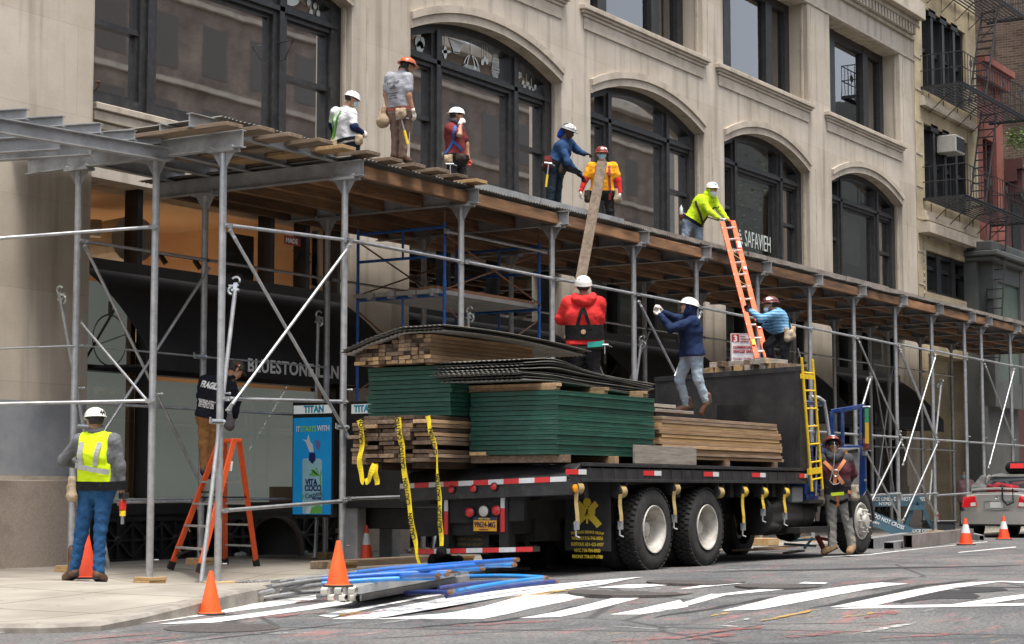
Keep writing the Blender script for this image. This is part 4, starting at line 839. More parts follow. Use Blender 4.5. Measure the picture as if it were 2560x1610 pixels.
# loose brace pipes with open clamps
def clamp_at(mb, p, d):
    d = unit(d); x, y, _ = frame(d)
    for s in (0, 1):
        c = p + d*.05*s; arc = [c + x*.055*math.cos(t)+d*.055*math.sin(t) + x*.03 for t in np.linspace(-1.4, 1.9, 9)]
        mb.tube(arc, .016, 6) if s == 0 else mb.tube([c+y*.02+x*.055*math.cos(t)+d*.05*math.sin(t)+d*.06 for t in np.linspace(.6, 3.6, 8)], .014, 6)
    mb.cyl(p-x*.05, p+x*.05, .018, 6); mb.cyl(p+d*.06-x*.04, p+d*.06+x*.09, .012, 6); mb.beam(p-d*.02, p+d*.09, .05, .035)
for (a, b, r) in ((PY(152,748,17.2), PY(275,1438,17.2), .026), (PY(588,725,14.76), PY(503,1455,14.44), .027), (PY(795,805,16.9), PY(790,1010,16.95), .024), (PY(1172,795,14.85), PY(1166,905,14.9), .022),
                  (PY(1602,862,14.75), PY(1585,990,14.8), .022), (PY(2176,948,14.8), PY(2150,1035,14.8), .026), (PY(2352,964,14.9), PY(2322,1260,14.9), .03), (PY(797,1200,17.1), PY(787,1395,16.95), .03), (PY(1105,1250,15.6), PY(1075,1400,15.3), .03)):
    m = MB(); m.cyl(b, a, r, 10); p = m.build('brace_pipe', M['galv'], shed, smooth=True)
    if a[2] > 1.5: c = MB(); clamp_at(c, V3(a), V3(a)-V3(b)); c.build('clamp', M['clamp'], p, smooth=True)
for (u, v, y) in ((207,1066,16.85),(543,1054,14.53),(855,1068,14.53),(500,892,16.9)):
    c = MB(); p = PY(u, v, y); c.cyl(p-V3((.11,0,0)), p+V3((.09,0,0)), .03, 8); c.lathe(p+V3((.1,0,0)), [(.03,-.02),(.035,0),(.03,.02)], 8, axis=(1,0,0)); c.cyl(p+V3((-.12,0,-.02)), p+V3((-.12,0,.05)), .012, 6); c.build('clamp', M['clamp'], shed)
# timber pads under the posts that can be seen
def pad(x, y, lab, h=.085):
    z = z_walk(x, y); b = MB(); b.box(x-.15, x+.15, y-.13, y+.13, z-.01, z+h/2-.001); b.box(x-.14, x+.155, y-.14, y+.125, z+h/2, z+h); tag(b.build('timber_pad', M['wood_new'], loc=(x, y, z), bevel=.004), lab, 'wood block', 'timber pads under the shed posts')
pad(16.6, 14.6, 'two-layer wooden pad under the shed post right behind the kerbside orange cone')
pad(16.6, 15.68, 'two-layer wooden pad standing clear on the pale pavement, under the middle left post')
pad(16.6, 17.0, 'wooden pad beside the boots of the yellow vest worker')
pad(18.97, 17.0, 'wooden pad between the feet of the orange stepladder')
pad(21.68, 17.0, 'wooden pad under the post behind the advert kiosk')
for i in range(1, 12): pad(BX[i], 14.6, 'wooden pad under a shed post along the kerb past the truck tail')
for i in range(3, 10): pad(BX[i], 17.0, 'wooden pad in the gloom under a rear shed post')

# ------------------------------------------------------------------ planks lying on the deck, each on its own
for k, ((u, v), L_) in enumerate(zip(((568,302),(654,312),(717,330),(797,343),(860,359),(914,374),(976,391),(1038,405),(1090,418),(1143,432),(1195,445)), (2.4,2.2,2.6,2.4,2.3,2.5,2.4,2.6,2.2,2.5,2.4))):
    p = PY(u, v, 14.2); z = 5.50 if k < 3 else 5.485; z = p[2]+.0
    b = MB(); zb = z-.048
    y1 = 14.2+L_
    b.box(p[0], p[0]+.285, 14.2+.03*math.sin(k*2.1), y1, zb, z)
    col = 'wood_new' if k in (4, 10) else 'plank_y'
    tag(b.build('plank', M[col], loc=(p[0], 14.2, zb), bevel=.004), ('pale fresh plank end sticking out below the white-shirted worker' if k == 4 else 'orange fresh plank end, last of the row beside the arched window' if k == 10 else ('plank at the far left end of the row, first to overhang the deck','second weathered plank from the left overhanging the deck','third weathered plank from the left, under the narrow sash window','plank just left of the white-shirted worker','','weathered plank between white-shirted and grey-shirted workers','plank at the heels of the grey-shirted worker','plank just right of the grey-shirted worker','second plank right of the grey-shirted worker','plank in front of the maroon-shirted worker','')[k]), 'plank', 'planks laid across the shed deck')
# ------------------------------------------------------------------ blue scaffold tower behind the truck load
M['blue'] = mat('scuffed blue paint', (.012,.10,.40), (.02,.15,.52), rough=.45, scale=5, dirt=(.22,.2,.2), dirt_scale=7, dirt_amt=.45)
M['blue_dk'] = mat('dark blue tube', (.012,.03,.14), (.02,.045,.2), rough=.5, scale=6, dirt=(.2,.1,.06), dirt_scale=8, dirt_amt=.4)
M['blue_lt'] = mat('bright blue tube', (.015,.20,.58), (.03,.26,.66), rough=.4, scale=6, dirt=(.3,.25,.22), dirt_scale=8, dirt_amt=.4)
M['rustbrace'] = mat('rusty brace', (.18,.09,.05), (.28,.15,.09), rough=.75, metal=.2, scale=14)
M['alu'] = mat('aluminium plank', (.50,.49,.46), (.60,.59,.56), rough=.42, metal=.5, scale=4, dirt=(.3,.27,.24), dirt_scale=5, dirt_amt=.4)
tw = thing('scaffold_tower', (23.4, 16, .05), 'blue frame scaffold tower with a plank platform standing inside the shed', 'scaffold')
for x in (22.14, 24.78):
    f = MB(); y0, y1 = 15.2, 16.78
    for y in (y0, y1): f.cyl((x,y,.05), (x,y,4.95), .024, 10)
    f.cyl((x,y0,4.88),(x,y1,4.88), .022, 8)
    for z in (4.46, 3.88, 2.0, 1.3): f.cyl((x,y0,z),(x,y1,z), .022, 8)
    f.cyl((x,15.95,4.88),(x,15.95,4.46), .018, 8); f.cyl((x,15.95,3.88),(x,15.95,2.0), .018, 8)
    for y in (y0, y1): f.cyl((x,y,4.0),(x,y,4.1), .03, 8)
    fr = f.build('frame', M['blue'], tw, smooth=True)
    p = MB()
    for y in (y0, y1): p.cyl((x,y,4.95),(x,y,5.12), .018, 8)
    p.build('pin', M['rustbrace'], fr)
for y in (15.2, 16.78):
    b = MB(); b.cyl((22.14,y-.03,4.75),(24.78,y-.03,3.95), .013, 6); b.cyl((22.14,y+.03,3.95),(24.78,y+.03,4.75), .013, 6); b.cyl((22.14,y-.03,3.7),(24.78,y-.03,2.5), .013, 6); b.cyl((22.14,y+.03,2.5),(24.78,y+.03,3.7), .013, 6); b.build('cross_brace', M['rustbrace'], tw)
g = MB(); g.cyl((22.05,15.12,4.80),(24.85,15.12,4.80), .024, 10); g.beam((22.02,15.12,4.80),(22.15,15.12,4.80), .015, .07); g.beam((24.75,15.12,4.80),(24.9,15.12,4.80), .015, .07); g.build('guard_rail', M['galv'], tw)
p = MB()
for q in range(4): y = 15.24+q*.38; p.box(22.0, 24.9, y, y+.36, 3.90, 3.96); p.box(21.96,22.2,y+.05,y+.1,3.86,3.97)
p.build('platform', M['alu'], tw)
for q in range(3):
    b = MB(); b.box(22.05+.1*q, 24.75-.05*q, 15.26+q*.32, 15.54+q*.32, 3.962, 4.01); tag(b.build('plank', mat('reddish plank', (.28,.13,.07), (.38,.19,.10), rough=.8, scale=2, stretch=(1,10,10)), loc=(23.4,15.4+q*.32,3.962)), ('front reddish plank on the blue scaffold platform','middle reddish plank on the blue scaffold platform','rear reddish plank on the blue scaffold platform')[q], 'plank', 'planks on the blue scaffold platform')
# ------------------------------------------------------------------ flatbed truck
M['trk'] = mat('satin black truck paint', (.014,.014,.015), (.028,.028,.030), rough=.42, scale=3, dirt=(.09,.085,.08), dirt_scale=5, dirt_amt=.5, rvar=.12)
M['trk_dull'] = mat('grimy black chassis', (.008,.008,.008), (.018,.017,.016), rough=.8, scale=5, dirt=(.05,.045,.04), dirt_scale=4, dirt_amt=.4)
M['rubber'] = mat('tyre rubber', (.018,.018,.018), (.034,.033,.032), rough=.85, scale=9, dirt=(.10,.095,.09), dirt_scale=7, dirt_amt=.35)
M['rim'] = mat('dirty white wheel rim', (.42,.40,.36), (.58,.56,.51), rough=.5, scale=7, dirt=(.17,.14,.11), dirt_scale=5, dirt_amt=.7)
M['red_tape'] = mat('red reflective tape', (.58,.025,.03), (.68,.04,.04), rough=.35, scale=30)
M['white_tape'] = mat('white reflective tape', (.58,.60,.60), (.68,.69,.69), rough=.35, scale=30)
M['red_lens'] = mat('red lamp lens', (.55,.01,.015), rough=.15, coat=.5)
M['white_lens'] = mat('pale lamp lens', (.52,.50,.46), rough=.2, coat=.5)
M['amber'] = mat('amber lens', (.75,.28,.01), rough=.2, coat=.4)
M['strap'] = mat('dusty yellow webbing', (.36,.26,.10), (.47,.35,.15), rough=.85, scale=8, dirt=(.1,.08,.05), dirt_scale=9, dirt_amt=.5)
M['strap_y'] = mat('yellow webbing', (.58,.38,.03), (.68,.47,.05), rough=.8, scale=8, dirt=(.1,.08,.05), dirt_scale=9, dirt_amt=.5)
M['gold'] = mat('yellow print', (.85,.62,.06), rough=.7)
M['gold_dim'] = mat('faded yellow print', (.16,.11,.035), rough=.8)
M['cabblue'] = mat('blue cab paint', (.008,.035,.16), (.012,.05,.20), rough=.25, scale=4, coat=.4, dirt=(.2,.2,.22), dirt_scale=8, dirt_amt=.3)
M['greyplastic'] = mat('grey door trim', (.26,.27,.26), (.33,.34,.33), rough=.6, scale=3)
M['plateorange'] = mat('orange plate', (.80,.36,.02), (.85,.40,.03), rough=.4, scale=10)
M['ladder_y'] = mat('yellow ladder paint', (.72,.47,.01), (.80,.55,.02), rough=.4, scale=4, dirt=(.25,.16,.03), dirt_scale=9, dirt_amt=.6)
M['chrome'] = mat('chrome', (.6,.6,.6), rough=.12, metal=1)
def diamond():
    m = mat('black tread plate', (.015,.015,.016), (.03,.03,.031), rough=.45, scale=3, dirt=(.08,.075,.07), dirt_scale=4, dirt_amt=.4); nt = m.node_tree; L = nt.links.new; b = nt.nodes["Principled BSDF"]
    tc = node(nt, "ShaderNodeTexCoord"); mp = node(nt, "ShaderNodeMapping"); mp.inputs["Rotation"].default_value = (math.radians(45), 0, 0); mp.inputs["Scale"].default_value = (1, 1, 1); L(tc.outputs["Object"], mp.inputs[0])
    sx = node(nt, "ShaderNodeSeparateXYZ"); L(mp.outputs[0], sx.inputs[0]); cb = node(nt, "ShaderNodeCombineXYZ"); L(sx.outputs[1], cb.inputs[0]); L(sx.outputs[2], cb.inputs[1])
    ck = node(nt, "ShaderNodeTexBrick"); ck.inputs["Scale"].default_value = 1; ck.inputs["Brick Width"].default_value = .055; ck.inputs["Row Height"].default_value = .028; ck.inputs["Mortar Size"].default_value = .009; ck.inputs["Mortar Smooth"].default_value = .4; L(cb.outputs[0], ck.inputs[0])
    bp = node(nt, "ShaderNodeBump"); bp.inputs["Strength"].default_value = .4; bp.inputs["Distance"].default_value = .004; bp.invert = True; L(ck.outputs["Fac"], bp.inputs["Height"]); L(bp.outputs[0], b.inputs["Normal"]); return m
M['tread'] = diamond()
TY0, TY1 = 11.05, 13.5
def roll(p): return V3((p[0], p[1], p[2] - .035*(p[1]-TY0)))
trk = thing('flatbed_truck', (18.7, 11.05, 0), 'black flatbed truck loaded with timber and green panels, blue cab door open', 'truck')
def tb(name, mb, m, par=None, r=True, **k):
    if r: mb.xf(roll)
    return mb.build(name, M[m] if isinstance(m, str) else m, par or trk, **k)
d = MB(); d.box(18.95, 25.62, TY0, TY1, 1.30, 1.36)
for y in (TY0, TY1-.09): d.box(18.95, 25.62, y, y+.09, 1.15, 1.359); d.box(18.95, 25.62, y-.012 if y < 12 else y, y+.03, 1.325, 1.366); d.box(18.95, 25.62, y-.012 if y < 12 else y, y+.03, 1.14, 1.175)
for j in range(22): d.box(19.15+j*.3, 19.17+j*.3, TY0-.006, TY0, 1.18, 1.32)
for j in range(16): d.box(19.2+j*.42, 19.27+j*.42, TY0+.1, TY1-.1, 1.2, 1.299)
deck = tb('deck', d, 'trk', bevel=.006)
t = MB(); t.prism([(18.95,TY0,1.36),(18.70,TY0,1.215),(18.70,TY0,1.175),(18.95,TY0,1.10)], (0, TY1-TY0, 0)); t.box(18.69, 18.95, TY0+.002, TY1-.002, .985, 1.17); tail = tb('tailboard', t, 'trk', bevel=.008)
tp = MB(); tw_ = MB(); n = 11; x = 18.676
for j in range(n):
    y0 = TY0+.04+(TY1-TY0-.06)*j/n; y1 = TY0+.04+(TY1-TY0-.06)*(j+1)/n
    (tw_ if j % 2 == 0 else tp).box(x, x+.012, y0, y1, 1.145, 1.205)
tb('reflective_tape', tp, 'red_tape', tail, r=True); tb('reflective_tape', tw_, 'white_tape', tail)
for k, (u0, u1) in enumerate(((1414,1465),(1608,1652),(1759,1796),(1879,1913),(1998,2018))):
    a = PY(u0, 1185, TY0)[0]; b_ = PY(u1, 1185, TY0)[0]; c = a+(b_-a)*.6; r_ = MB(); r_.box(a, c, TY0-.008, TY0-.001, 1.225, 1.285); w_ = MB(); w_.box(c, b_, TY0-.008, TY0-.001, 1.225, 1.285)
    if k == 0: pass
    tb('reflective_tape', r_, 'red_tape', deck, r=False); tb('reflective_tape', w_, 'white_tape', deck, r=False)
def lamp(px, x, r, m, nm='lamp'):
    p = PX(*px, x); l = MB(); l.lathe(p, [(r*1.25,0),(r*1.25,.02),(r*1.02,.028)], 18, axis=(-1,0,0)); h = tb('lamp_rim', l, 'trk_dull', trk, r=False); l = MB(); l.lathe(p, [(r,.0),(r,.032),(r*.7,.042),(.001,.045)], 18, axis=(-1,0,0)); tb('lens', l, m, h, r=False, smooth=True); h.name = nm
for px in ((1131,1224),(1186,1222),(1237,1217)): lamp(px, 18.69, .042, 'red_lens', 'marker_lamp')
s = MB()
for (ua, ub) in ((1110,1124),(1250,1272)):
    y1 = PX(ua, 1280, 18.8)[1]; y0 = PX(ub, 1280, 18.8)[1]; s.box(18.78, 18.95, y0, y1, .36, 1.0)
s.box(18.80, 18.86, 11.75, 13.0, .70, .99); s.box(18.86, 19.3, 11.95, 13.4, .55, .9)
tb('rear_frame', s, 'trk_dull')
for (ua, ub, va, vm, vb) in ((1111,1120,1241,1278,1336),(1252,1262,1232,1270,1330)):
    y1 = PX(ua, va, 18.77)[1]; y0 = PX(ub, va, 18.77)[1]; za, zm, zb = [PX(ua, v, 18.77)[2] for v in (va, vm, vb)]
    w_ = MB(); w_.box(18.765, 18.775, y0, y1, zm, za); tb('reflective_tape', w_, 'white_tape', r=False); w_ = MB(); w_.box(18.765, 18.775, y0, y1, zb, zm); tb('reflective_tape', w_, 'red_tape', r=False)
for px, m, r in (((1177,1281),'red_lens',.058),((1212,1278),'white_lens',.066),((1244,1276),'red_lens',.06)): lamp(px, 18.79, r, m, 'tail_lamp')
p = PY(1414, 1206, TY0-.0); l = MB(); l.lathe((18.80, TY0-.002, 1.06), [(.05,0),(.05,.02),(.03,.03)], 14, axis=(0,-1,0)); tb('side_marker', l, 'amber', r=False, smooth=True)
bp = MB(); bp.box(18.66, 18.76, 11.5, 13.2, .335, .395); bpr = tb('bumper', bp, 'trk_dull')
for j in range(7):
    y1 = 13.18-j*.235; w_ = MB(); w_.box(18.648, 18.659, y1-.233, y1, .338, .394); tb('reflective_tape', w_, 'red_tape' if j % 2 == 0 else 'white_tape', bpr)
# number plate
pc = PX(1213, 1311, 18.76); yw = .165; pm = MB(); pm.box(18.755, 18.762, pc[1]-yw, pc[1]+yw, pc[2]-.08, pc[2]+.085); plate = tb('number_plate', pm, 'plateorange', r=False)
pm = MB(); pm.box(18.752, 18.7545, pc[1]-yw, pc[1]+yw, pc[2]+.05, pc[2]+.085); tb('plate_band', pm, mat('navy band', (.02,.03,.10)), plate, r=False)
navy = mat('navy lettering', (.02,.025,.07)); fx = 18.750
txt('99624-MG', .098, 'lettering', navy, plate, (fx, pc[1]+.152, pc[2]-.035), (0,-1,0), (0,0,1), squeeze=.72, bold=.001)
txt('NEW YORK', .032, 'lettering', M['gold'], plate, (fx-.001, pc[1]+.09, pc[2]+.056), (0,-1,0), (0,0,1))
txt('COMMERCIAL', .022, 'lettering', navy, plate, (fx, pc[1]+.085, pc[2]-.07), (0,-1,0), (0,0,1))
# mud flaps
def flap(x, y0, y1, z0, z1, m, lab=None):
    f = MB(); f.box(x, x+.012, y0, y1, z0, z1); o = f.build('mud_flap', mat('scuffed mud flap', (.014,.014,.015), (.03,.03,.03), rough=.6, scale=4), trk, bevel=.03 if 0 else 0)
    yc = (y0+y1)/2; w = y1-y0; sc = w/.62; X_ = x-.004
    e = MB(); zc = z1-.46*sc*.78; 
    if m == 'gold':
        for s in (-1, 1):
            e.beam((X_-.003, yc-.14*s*sc, zc-.13*sc), (X_-.003, yc+.13*s*sc, zc+.11*sc), .004, .075*sc, up=(0,s*.7,-.7) if 0 else (0,-s,1)); 
            e.prism([(X_-.004, yc-.20*s*sc, zc-.13*sc),(X_-.004, yc-.13*s*sc, zc-.18*sc),(X_-.004, yc-.02*s*sc, zc-.05*sc),(X_-.004, yc-.08*s*sc, zc-.01*sc)], (.003,0,0))
        e.lathe((X_, yc, zc+.12*sc), [(.055*sc,0),(.055*sc,.005)], 8, axis=(-1,0,0)); e.box(X_-.006, X_-.002, yc-.012*sc, yc+.012*sc, zc-.13*sc, zc+.1*sc); e.box(X_-.006, X_-.002, yc-.11*sc, yc+.11*sc, zc-.02*sc, zc+.04*sc)
        e.build('emblem', M['gold'], o)
    else:
        e.prism([(X_, yc+.02, z1-.02),(X_, yc+.16, z1-.02),(X_, yc+.09, z1-.12)], (.003,0,0)); e.build('emblem', M['gold_dim'], o)
    zt = z1-.70*sc*.86 if m == 'gold' else z1-.14
    def arc_line(p, z, h):
        t = (p[1]-yc)/(w/2); return V3((p[0], p[1], p[2]-.035*sc*t*t))
    txt('THE BRAKE SERVICE GROUP', .047*sc*.95, 'lettering', M[m], o, (X_, yc, zt), (0,-1,0), (0,0,1), align='CENTER', bold=.001, proj=arc_line, squeeze=.80)
    for k, t_ in enumerate(('NASSAU 516-746-0836','SUFFOLK 631-423-6937','NYC 718-784-8900','BRONX 718-617-1700')):
        if m != 'gold' and k == 3: continue
        txt(t_, .054*sc*1.02, 'lettering', M[m], o, (X_, yc, zt-.075*sc-k*.072*sc), (0,-1,0), (0,0,1), align='CENTER', bold=.002, squeeze=.80)
xf = 19.9
ya, yb = PX(1526, 1300, xf)[1], PX(1412, 1300, xf)[1]; flap(xf, ya, yb, PX(1470,1377,xf)[2], PX(1470,1205,xf)[2], 'gold')
xf = 18.98; ya, yb = PX(1222, 1340, xf)[1], PX(1126, 1340, xf)[1]; flap(xf, ya, yb, PX(1170,1385,xf)[2], PX(1170,1308,xf)[2], 'gold_dim')
# wheels
def wheel(x, y, z, r=.52, w=.26, front=False, side=-1, tread=True, detail=True):
    a = (0, side, 0); t = MB(); n = 56
    prof = [(r*.60,0),(r*.66,-.01+.02),(r*.80,.012),(r*.93,.0),(r*.985,-.03),(r,-.06),(r,-w+.06),(r*.985,-w+.03),(r*.93,-w),(r*.6,-w)]
    t.lathe((x,y,z), [(p, h) for p, h in prof], n, axis=a, cap=False)
    if detail:
        for k in range(44):
            th = 2*math.pi*k/44
            for (h0, h1, o) in ((-.055,-.002,0),(-.13,-.068,.07),(-.2,-.14,0),(-w+.005,-.21,.07)):
                q = []
                for (tt, hh) in ((th+o-.045, h0), (th+o+.045, h0-.0), (th+o+.06, h1), (th+o-.03, h1)):
                    rr = r*(.985 if hh > -.01 or hh < -w+.02 else 1.0)
                    q.append((x+rr*math.cos(tt), y+side*hh, z+rr*math.sin(tt)))
                cx = V3((math.cos(th+o), 0, math.sin(th+o)))*.016; t.prism(q, cx)
    wh = t.build('wheel', M['rubber'], trk, smooth=True)
    R = r*.585; m = MB()
    if front: pr = [(R,.005),(R*.97,.02),(R*.90,.018),(R*.86,-.03),(R*.80,-.045),(R*.62,.045),(R*.36,.07),(R*.33,.11),(R*.20,.115),(.001,.12)]
    else: pr = [(R,.01),(R*.985,.022),(R*.93,.018),(R*.90,-.03),(R*.83,-.07),(R*.80,-.12),(R*.72,-.175),(R*.60,-.19),(R*.34,-.185),(R*.30,-.10),(R*.2,-.09),(.001,-.085)]
    m.lathe((x,y,z), pr, 36, axis=a, cap=False); rm_ = m.build('rim', M['rim'], wh, smooth=True)
    b = MB()
    for k in range(10):
        th = 2*math.pi*k/10; rr = R*(.60 if front else .45); h = .03 if front else -.18; c = V3((x+rr*math.cos(th), y+side*h, z+rr*math.sin(th))); b.cyl(c, c+V3((0,side*.05,0)), .021, 6); b.cyl(c, c+V3((0,side*.075,0)), .012, 6)
        if not front: 
            rr = R*.70; c0 = V3((x+rr*math.cos(th+.3), y-side*.17*-1*-1, z+rr*math.sin(th+.3)))
    b.build('wheel_nuts', M['rim'], wh); return wh
for x in (20.86, 22.36):
    wheel(x, 11.10, .55); wheel(x, 11.44, .54, detail=False); wheel(x, 13.45, .45, side=1, detail=False); wheel(x, 13.10, .45, side=1, detail=False)
wheel(27.72, 11.06, .56, r=.50, front=True); wheel(27.72, 13.35, .47, r=.5, side=1, detail=False)
ch = MB()
for y in (11.95, 12.62): ch.box(18.95, 28.0, y-.04, y+.04, .72, 1.14)
for x in (20.86, 22.36, 27.72): ch.cyl((x,11.4,.5),(x,13.2,.47), .09, 10); ch.lathe((x,12.3,.5), [(.2,-.15),(.24,0),(.2,.15)], 12, axis=(0,1,0))
for x in (19.2, 20.0, 21.6, 23.2, 24.6): ch.box(x, x+.1, 11.15, 13.4, .95, 1.14)
ch.box(20.3,22.9,11.55,11.75,.85,1.12); ch.box(19.3,19.9,11.9,12.7,.45,.72); ch.box(23.0,24.5,11.9,12.8,.42,.8); tb('chassis', ch, 'trk_dull')
ft = MB(); ft.lathe((24.55,11.45,.70), [(.001,0),(.27,.0),(.31,.03),(.31,1.55),(.27,1.58),(.001,1.58)], 24, axis=(1,0,0)); ftk = tb('fuel_tank', ft, mat('black tank', (.014,.014,.014), (.022,.022,.022), rough=.3, scale=3), r=False, smooth=True)
sb_ = MB()
for x in (24.95, 25.7): sb_.lathe((x,11.45,.70), [(.316,0),(.316,.06)], 24, axis=(1,0,0))
tb('tank_strap', sb_, 'trk', ftk, r=False); st = MB(); st.box(25.2,26.6,11.0,11.4,.42,.50); st.box(25.6,26.3,11.02,11.3,.85,.90); tb('step', st, 'trk_dull', r=False)
bx = MB(); bx.box(25.25,25.62,11.12,11.4,.86,1.10); tb('battery_box', bx, mat('grey box', (.2,.21,.22)), r=False, bevel=.02)
# strap winches under the side rail
for k, (u, v) in enumerate(((1441,1220),(1550,1229),(1684,1222),(1795,1231),(1855,1229),(1905,1231),(1959,1231))):
    p = PY(u, v, 11.10); p[2] = min(p[2], 1.08); w = MB(); w.cyl((p[0]-.075,11.11,p[2]), (p[0]+.075,11.11,p[2]), .032, 10); w.cyl((p[0]+.03,11.11,p[2]),(p[0]-.085,11.11,p[2]), .074, 16)
    w.box(p[0]-.09,p[0]-.078,11.05,11.2,p[2]-.06,1.15); w.box(p[0]+.075,p[0]+.09,11.05,11.2,p[2]-.06,1.15); wn2 = w.build('winch', M['trk_dull'], trk)
    s = MB(); s.cyl((p[0]-.05,11.11,p[2]),(p[0]+.07,11.11,p[2]), .08, 20); s.build('strap_roll', M['strap'] if k in (0,1,2,3) else M['strap_y'], wn2, smooth=True)
    if k in (0,1,2,4,5,6):
        ln = (.36,.33,.3,0,.40,.2,.26)[k]; s = MB(); yy = 11.045
        A = [(p[0]-.13, yy+.01*math.sin(i), p[2]-.03-ln*i/5) for i in range(6)]; B = [(p[0]-.05, yy+.01*math.sin(i), p[2]-.03-ln*i/5) for i in range(6)]
        s.strip(A, B, (0,-.006,0)); so = s.build('strap', M['strap'] if k < 4 else M['strap_y'], wn2)
        h = MB(); h.beam((p[0]-.09, yy, p[2]-.03-ln),(p[0]-.09, yy, p[2]-.13-ln), .07, .012); h.tube([(p[0]-.11,yy,p[2]-.1-ln),(p[0]-.11,yy,p[2]-.2-ln),(p[0]-.09,yy-.04,p[2]-.22-ln)], .012, 6); h.build('hook', M['galv_dull'], so)
# headboard with tread plate
hx = 25.36; hb = MB(); hb.box(hx, hx+.26, TY0, TY1-.05, 1.365, 2.86); hbo = tb('headboard', hb, 'tread')
e = MB(); e.box(hx-.012, hx+.272, TY0-.01, TY1-.04, 2.80, 2.872); e.box(hx-.01, hx+.002, TY0-.008, TY0+.06, 1.37, 2.8); tb('headboard_edge', e, 'trk', hbo)
ya, yb = PX(1872,1040,hx)[1], PX(1795,1040,hx)[1]; za, zb = PX(1840,1050,hx)[2], PX(1840,1012,hx)[2]
v = MB(); v.box(hx-.004, hx, ya, yb, za, zb); vo = v.build('vent', M['black'], hbo); v = MB()
for j in range(18): t_ = j/17; v.beam((hx-.006, ya+(yb-ya)*t_, za), (hx-.006, min(yb, ya+(yb-ya)*t_+.25), zb), .003, .006); v.beam((hx-.006, ya+(yb-ya)*t_, zb), (hx-.006, min(yb, ya+(yb-ya)*t_+.25), za), .003, .006)
v.build('vent_mesh', M['trk'], vo)
# cab
cb = MB(); cx0, cx1 = 25.75, 26.72
cb.box(cx0, 28.15, 11.35, 13.3, .85, 1.75); cb.box(cx0, cx0+.06, 11.12, 13.3, .95, 2.32); cb.box(cx0, cx1-.1, 11.14, 13.3, 2.33, 2.40); cb.box(cx0, cx1, 13.24, 13.3, 1.0, 2.34); cb.box(cx0, cx1+.3, 11.1, 11.35, .85, .98)
cb.prism([(26.72,11.3,1.0),(28.15,11.3,1.0),(28.15,11.3,1.42),(27.9,11.3,1.62),(26.95,11.3,1.76),(26.72,11.3,1.76)], (0,1.95,0))
cab = tb('cab', cb, 'cabblue', r=False, bevel=.03, seg=2)
f = MB(); arc = [(27.72+.6*math.cos(t), 11.08, .52+.6*math.sin(t)) for t in np.linspace(.05, math.pi-.05, 18)]; arc2 = [(27.72+.66*math.cos(t), 11.08, .52+.66*math.sin(t)) for t in np.linspace(.05, math.pi-.05, 18)]; f.strip(arc, arc2, (0,.4,0)); tb('fender', f, 'trk', cab, r=False)
f = MB(); f.tube([PY(2026,992,11.14), PY(2046,994,11.14), PY(2060,1004,11.14), PY(2066,1040,11.14), PY(2074,1100,11.14), PY(2076,1140,11.14)], .03, 8); tb('roof_trim', f, mat('pale roof trim', (.45,.46,.45), rough=.4), cab, r=False, smooth=True)
f = MB(); f.box(26.3,26.5,11.6,13.1,1.6,2.3); f.box(25.9,26.3,11.5,12.3,1.2,1.45); f.box(25.82,25.95,11.5,12.3,1.4,2.1); f.box(26.55,26.75,11.35,13.2,1.5,1.78); tb('cab_interior', f, mat('dark cab interior', (.05,.05,.05), (.09,.09,.085), rough=.8), cab, r=False)
f = MB(); f.tube([PY(2040,1240,11.05),PY(2042,1030,11.05),PY(2044,1025,11.08)], .02, 8); tb('grab_handle', f, 'chrome', cab, r=False)
# open door hung from the front pillar
dh = PY(2078, 1100, 11.3); de_ = V3((27.25, 10.78, 0)); dv = unit(V3((de_[0]-dh[0], de_[1]-dh[1], 0))); dl = np.linalg.norm((de_[0]-dh[0], de_[1]-dh[1]))
dn = unit(np.cross(dv, (0,0,1)));  dn = -dn if dn[0] > 0 else dn            # towards the viewer (rear side)
zb0, zw, zt_ = .96, 1.74, 2.33
def dp(s, z, o=0): return V3((dh[0], dh[1], z)) + dv*s*dl + dn*o
m = MB(); m.prism([dp(0,zb0), dp(.9,zb0), dp(1,zb0+.08), dp(1,zw), dp(0,zw)], -dn*.07)
def bar(m, a, b, w=.07): m.prism([a, b, b+V3((0,0,0)), a], -dn*.06) if 0 else m.beam(V3(a)-dn*.03, V3(b)-dn*.03, .06, w, up=unit(np.cross(V3(b)-V3(a), dn)))
bar(m, dp(.02,zw), dp(.02,zt_-.06)); bar(m, dp(.33,zw), dp(.33,zt_-.02), .05); bar(m, dp(.93,zw), dp(.97,zt_+.02), .13); bar(m, dp(.0,zt_-.06), dp(1.0,zt_+.02), .07)
door = tb('door', m, 'cabblue', r=False, bevel=.01)
m = MB(); m.prism([dp(.05,1.2,.012), dp(.80,1.08,.012), dp(.84,1.70,.012), dp(.05,1.70,.012)], -dn*.011); m.prism([dp(.3,1.12,.03), dp(.78,1.12,.03), dp(.8,1.45,.03), dp(.3,1.45,.03)], -dn*.018); tb('door_trim', m, 'greyplastic', door, r=False, bevel=.008)
m = MB(); m.beam(dp(.1,1.60,.04), dp(.8,1.66,.04), .03, .05); tb('arm_rest', m, 'black', door, r=False); m = MB(); m.beam(dp(.42,1.615,.06), dp(.5,1.625,.06), .02, .05); tb('reflector', m, 'amber', door, r=False)
m = MB(); m.prism([dp(.06,zw,-.03), dp(.31,zw,-.03), dp(.31,zt_-.06,-.03), dp(.06,zt_-.1,-.03)], dn*.004); tb('pane', m, 'glass_shop', door, r=False)
m = MB(); m.beam(dp(.98,1.58,.008), dp(.98,1.66,.008), .05, .05); m.cyl(dp(.99,1.2,.0), dp(.99,1.2,.02), .02, 8); tb('latch', m, 'galv', door, r=False)
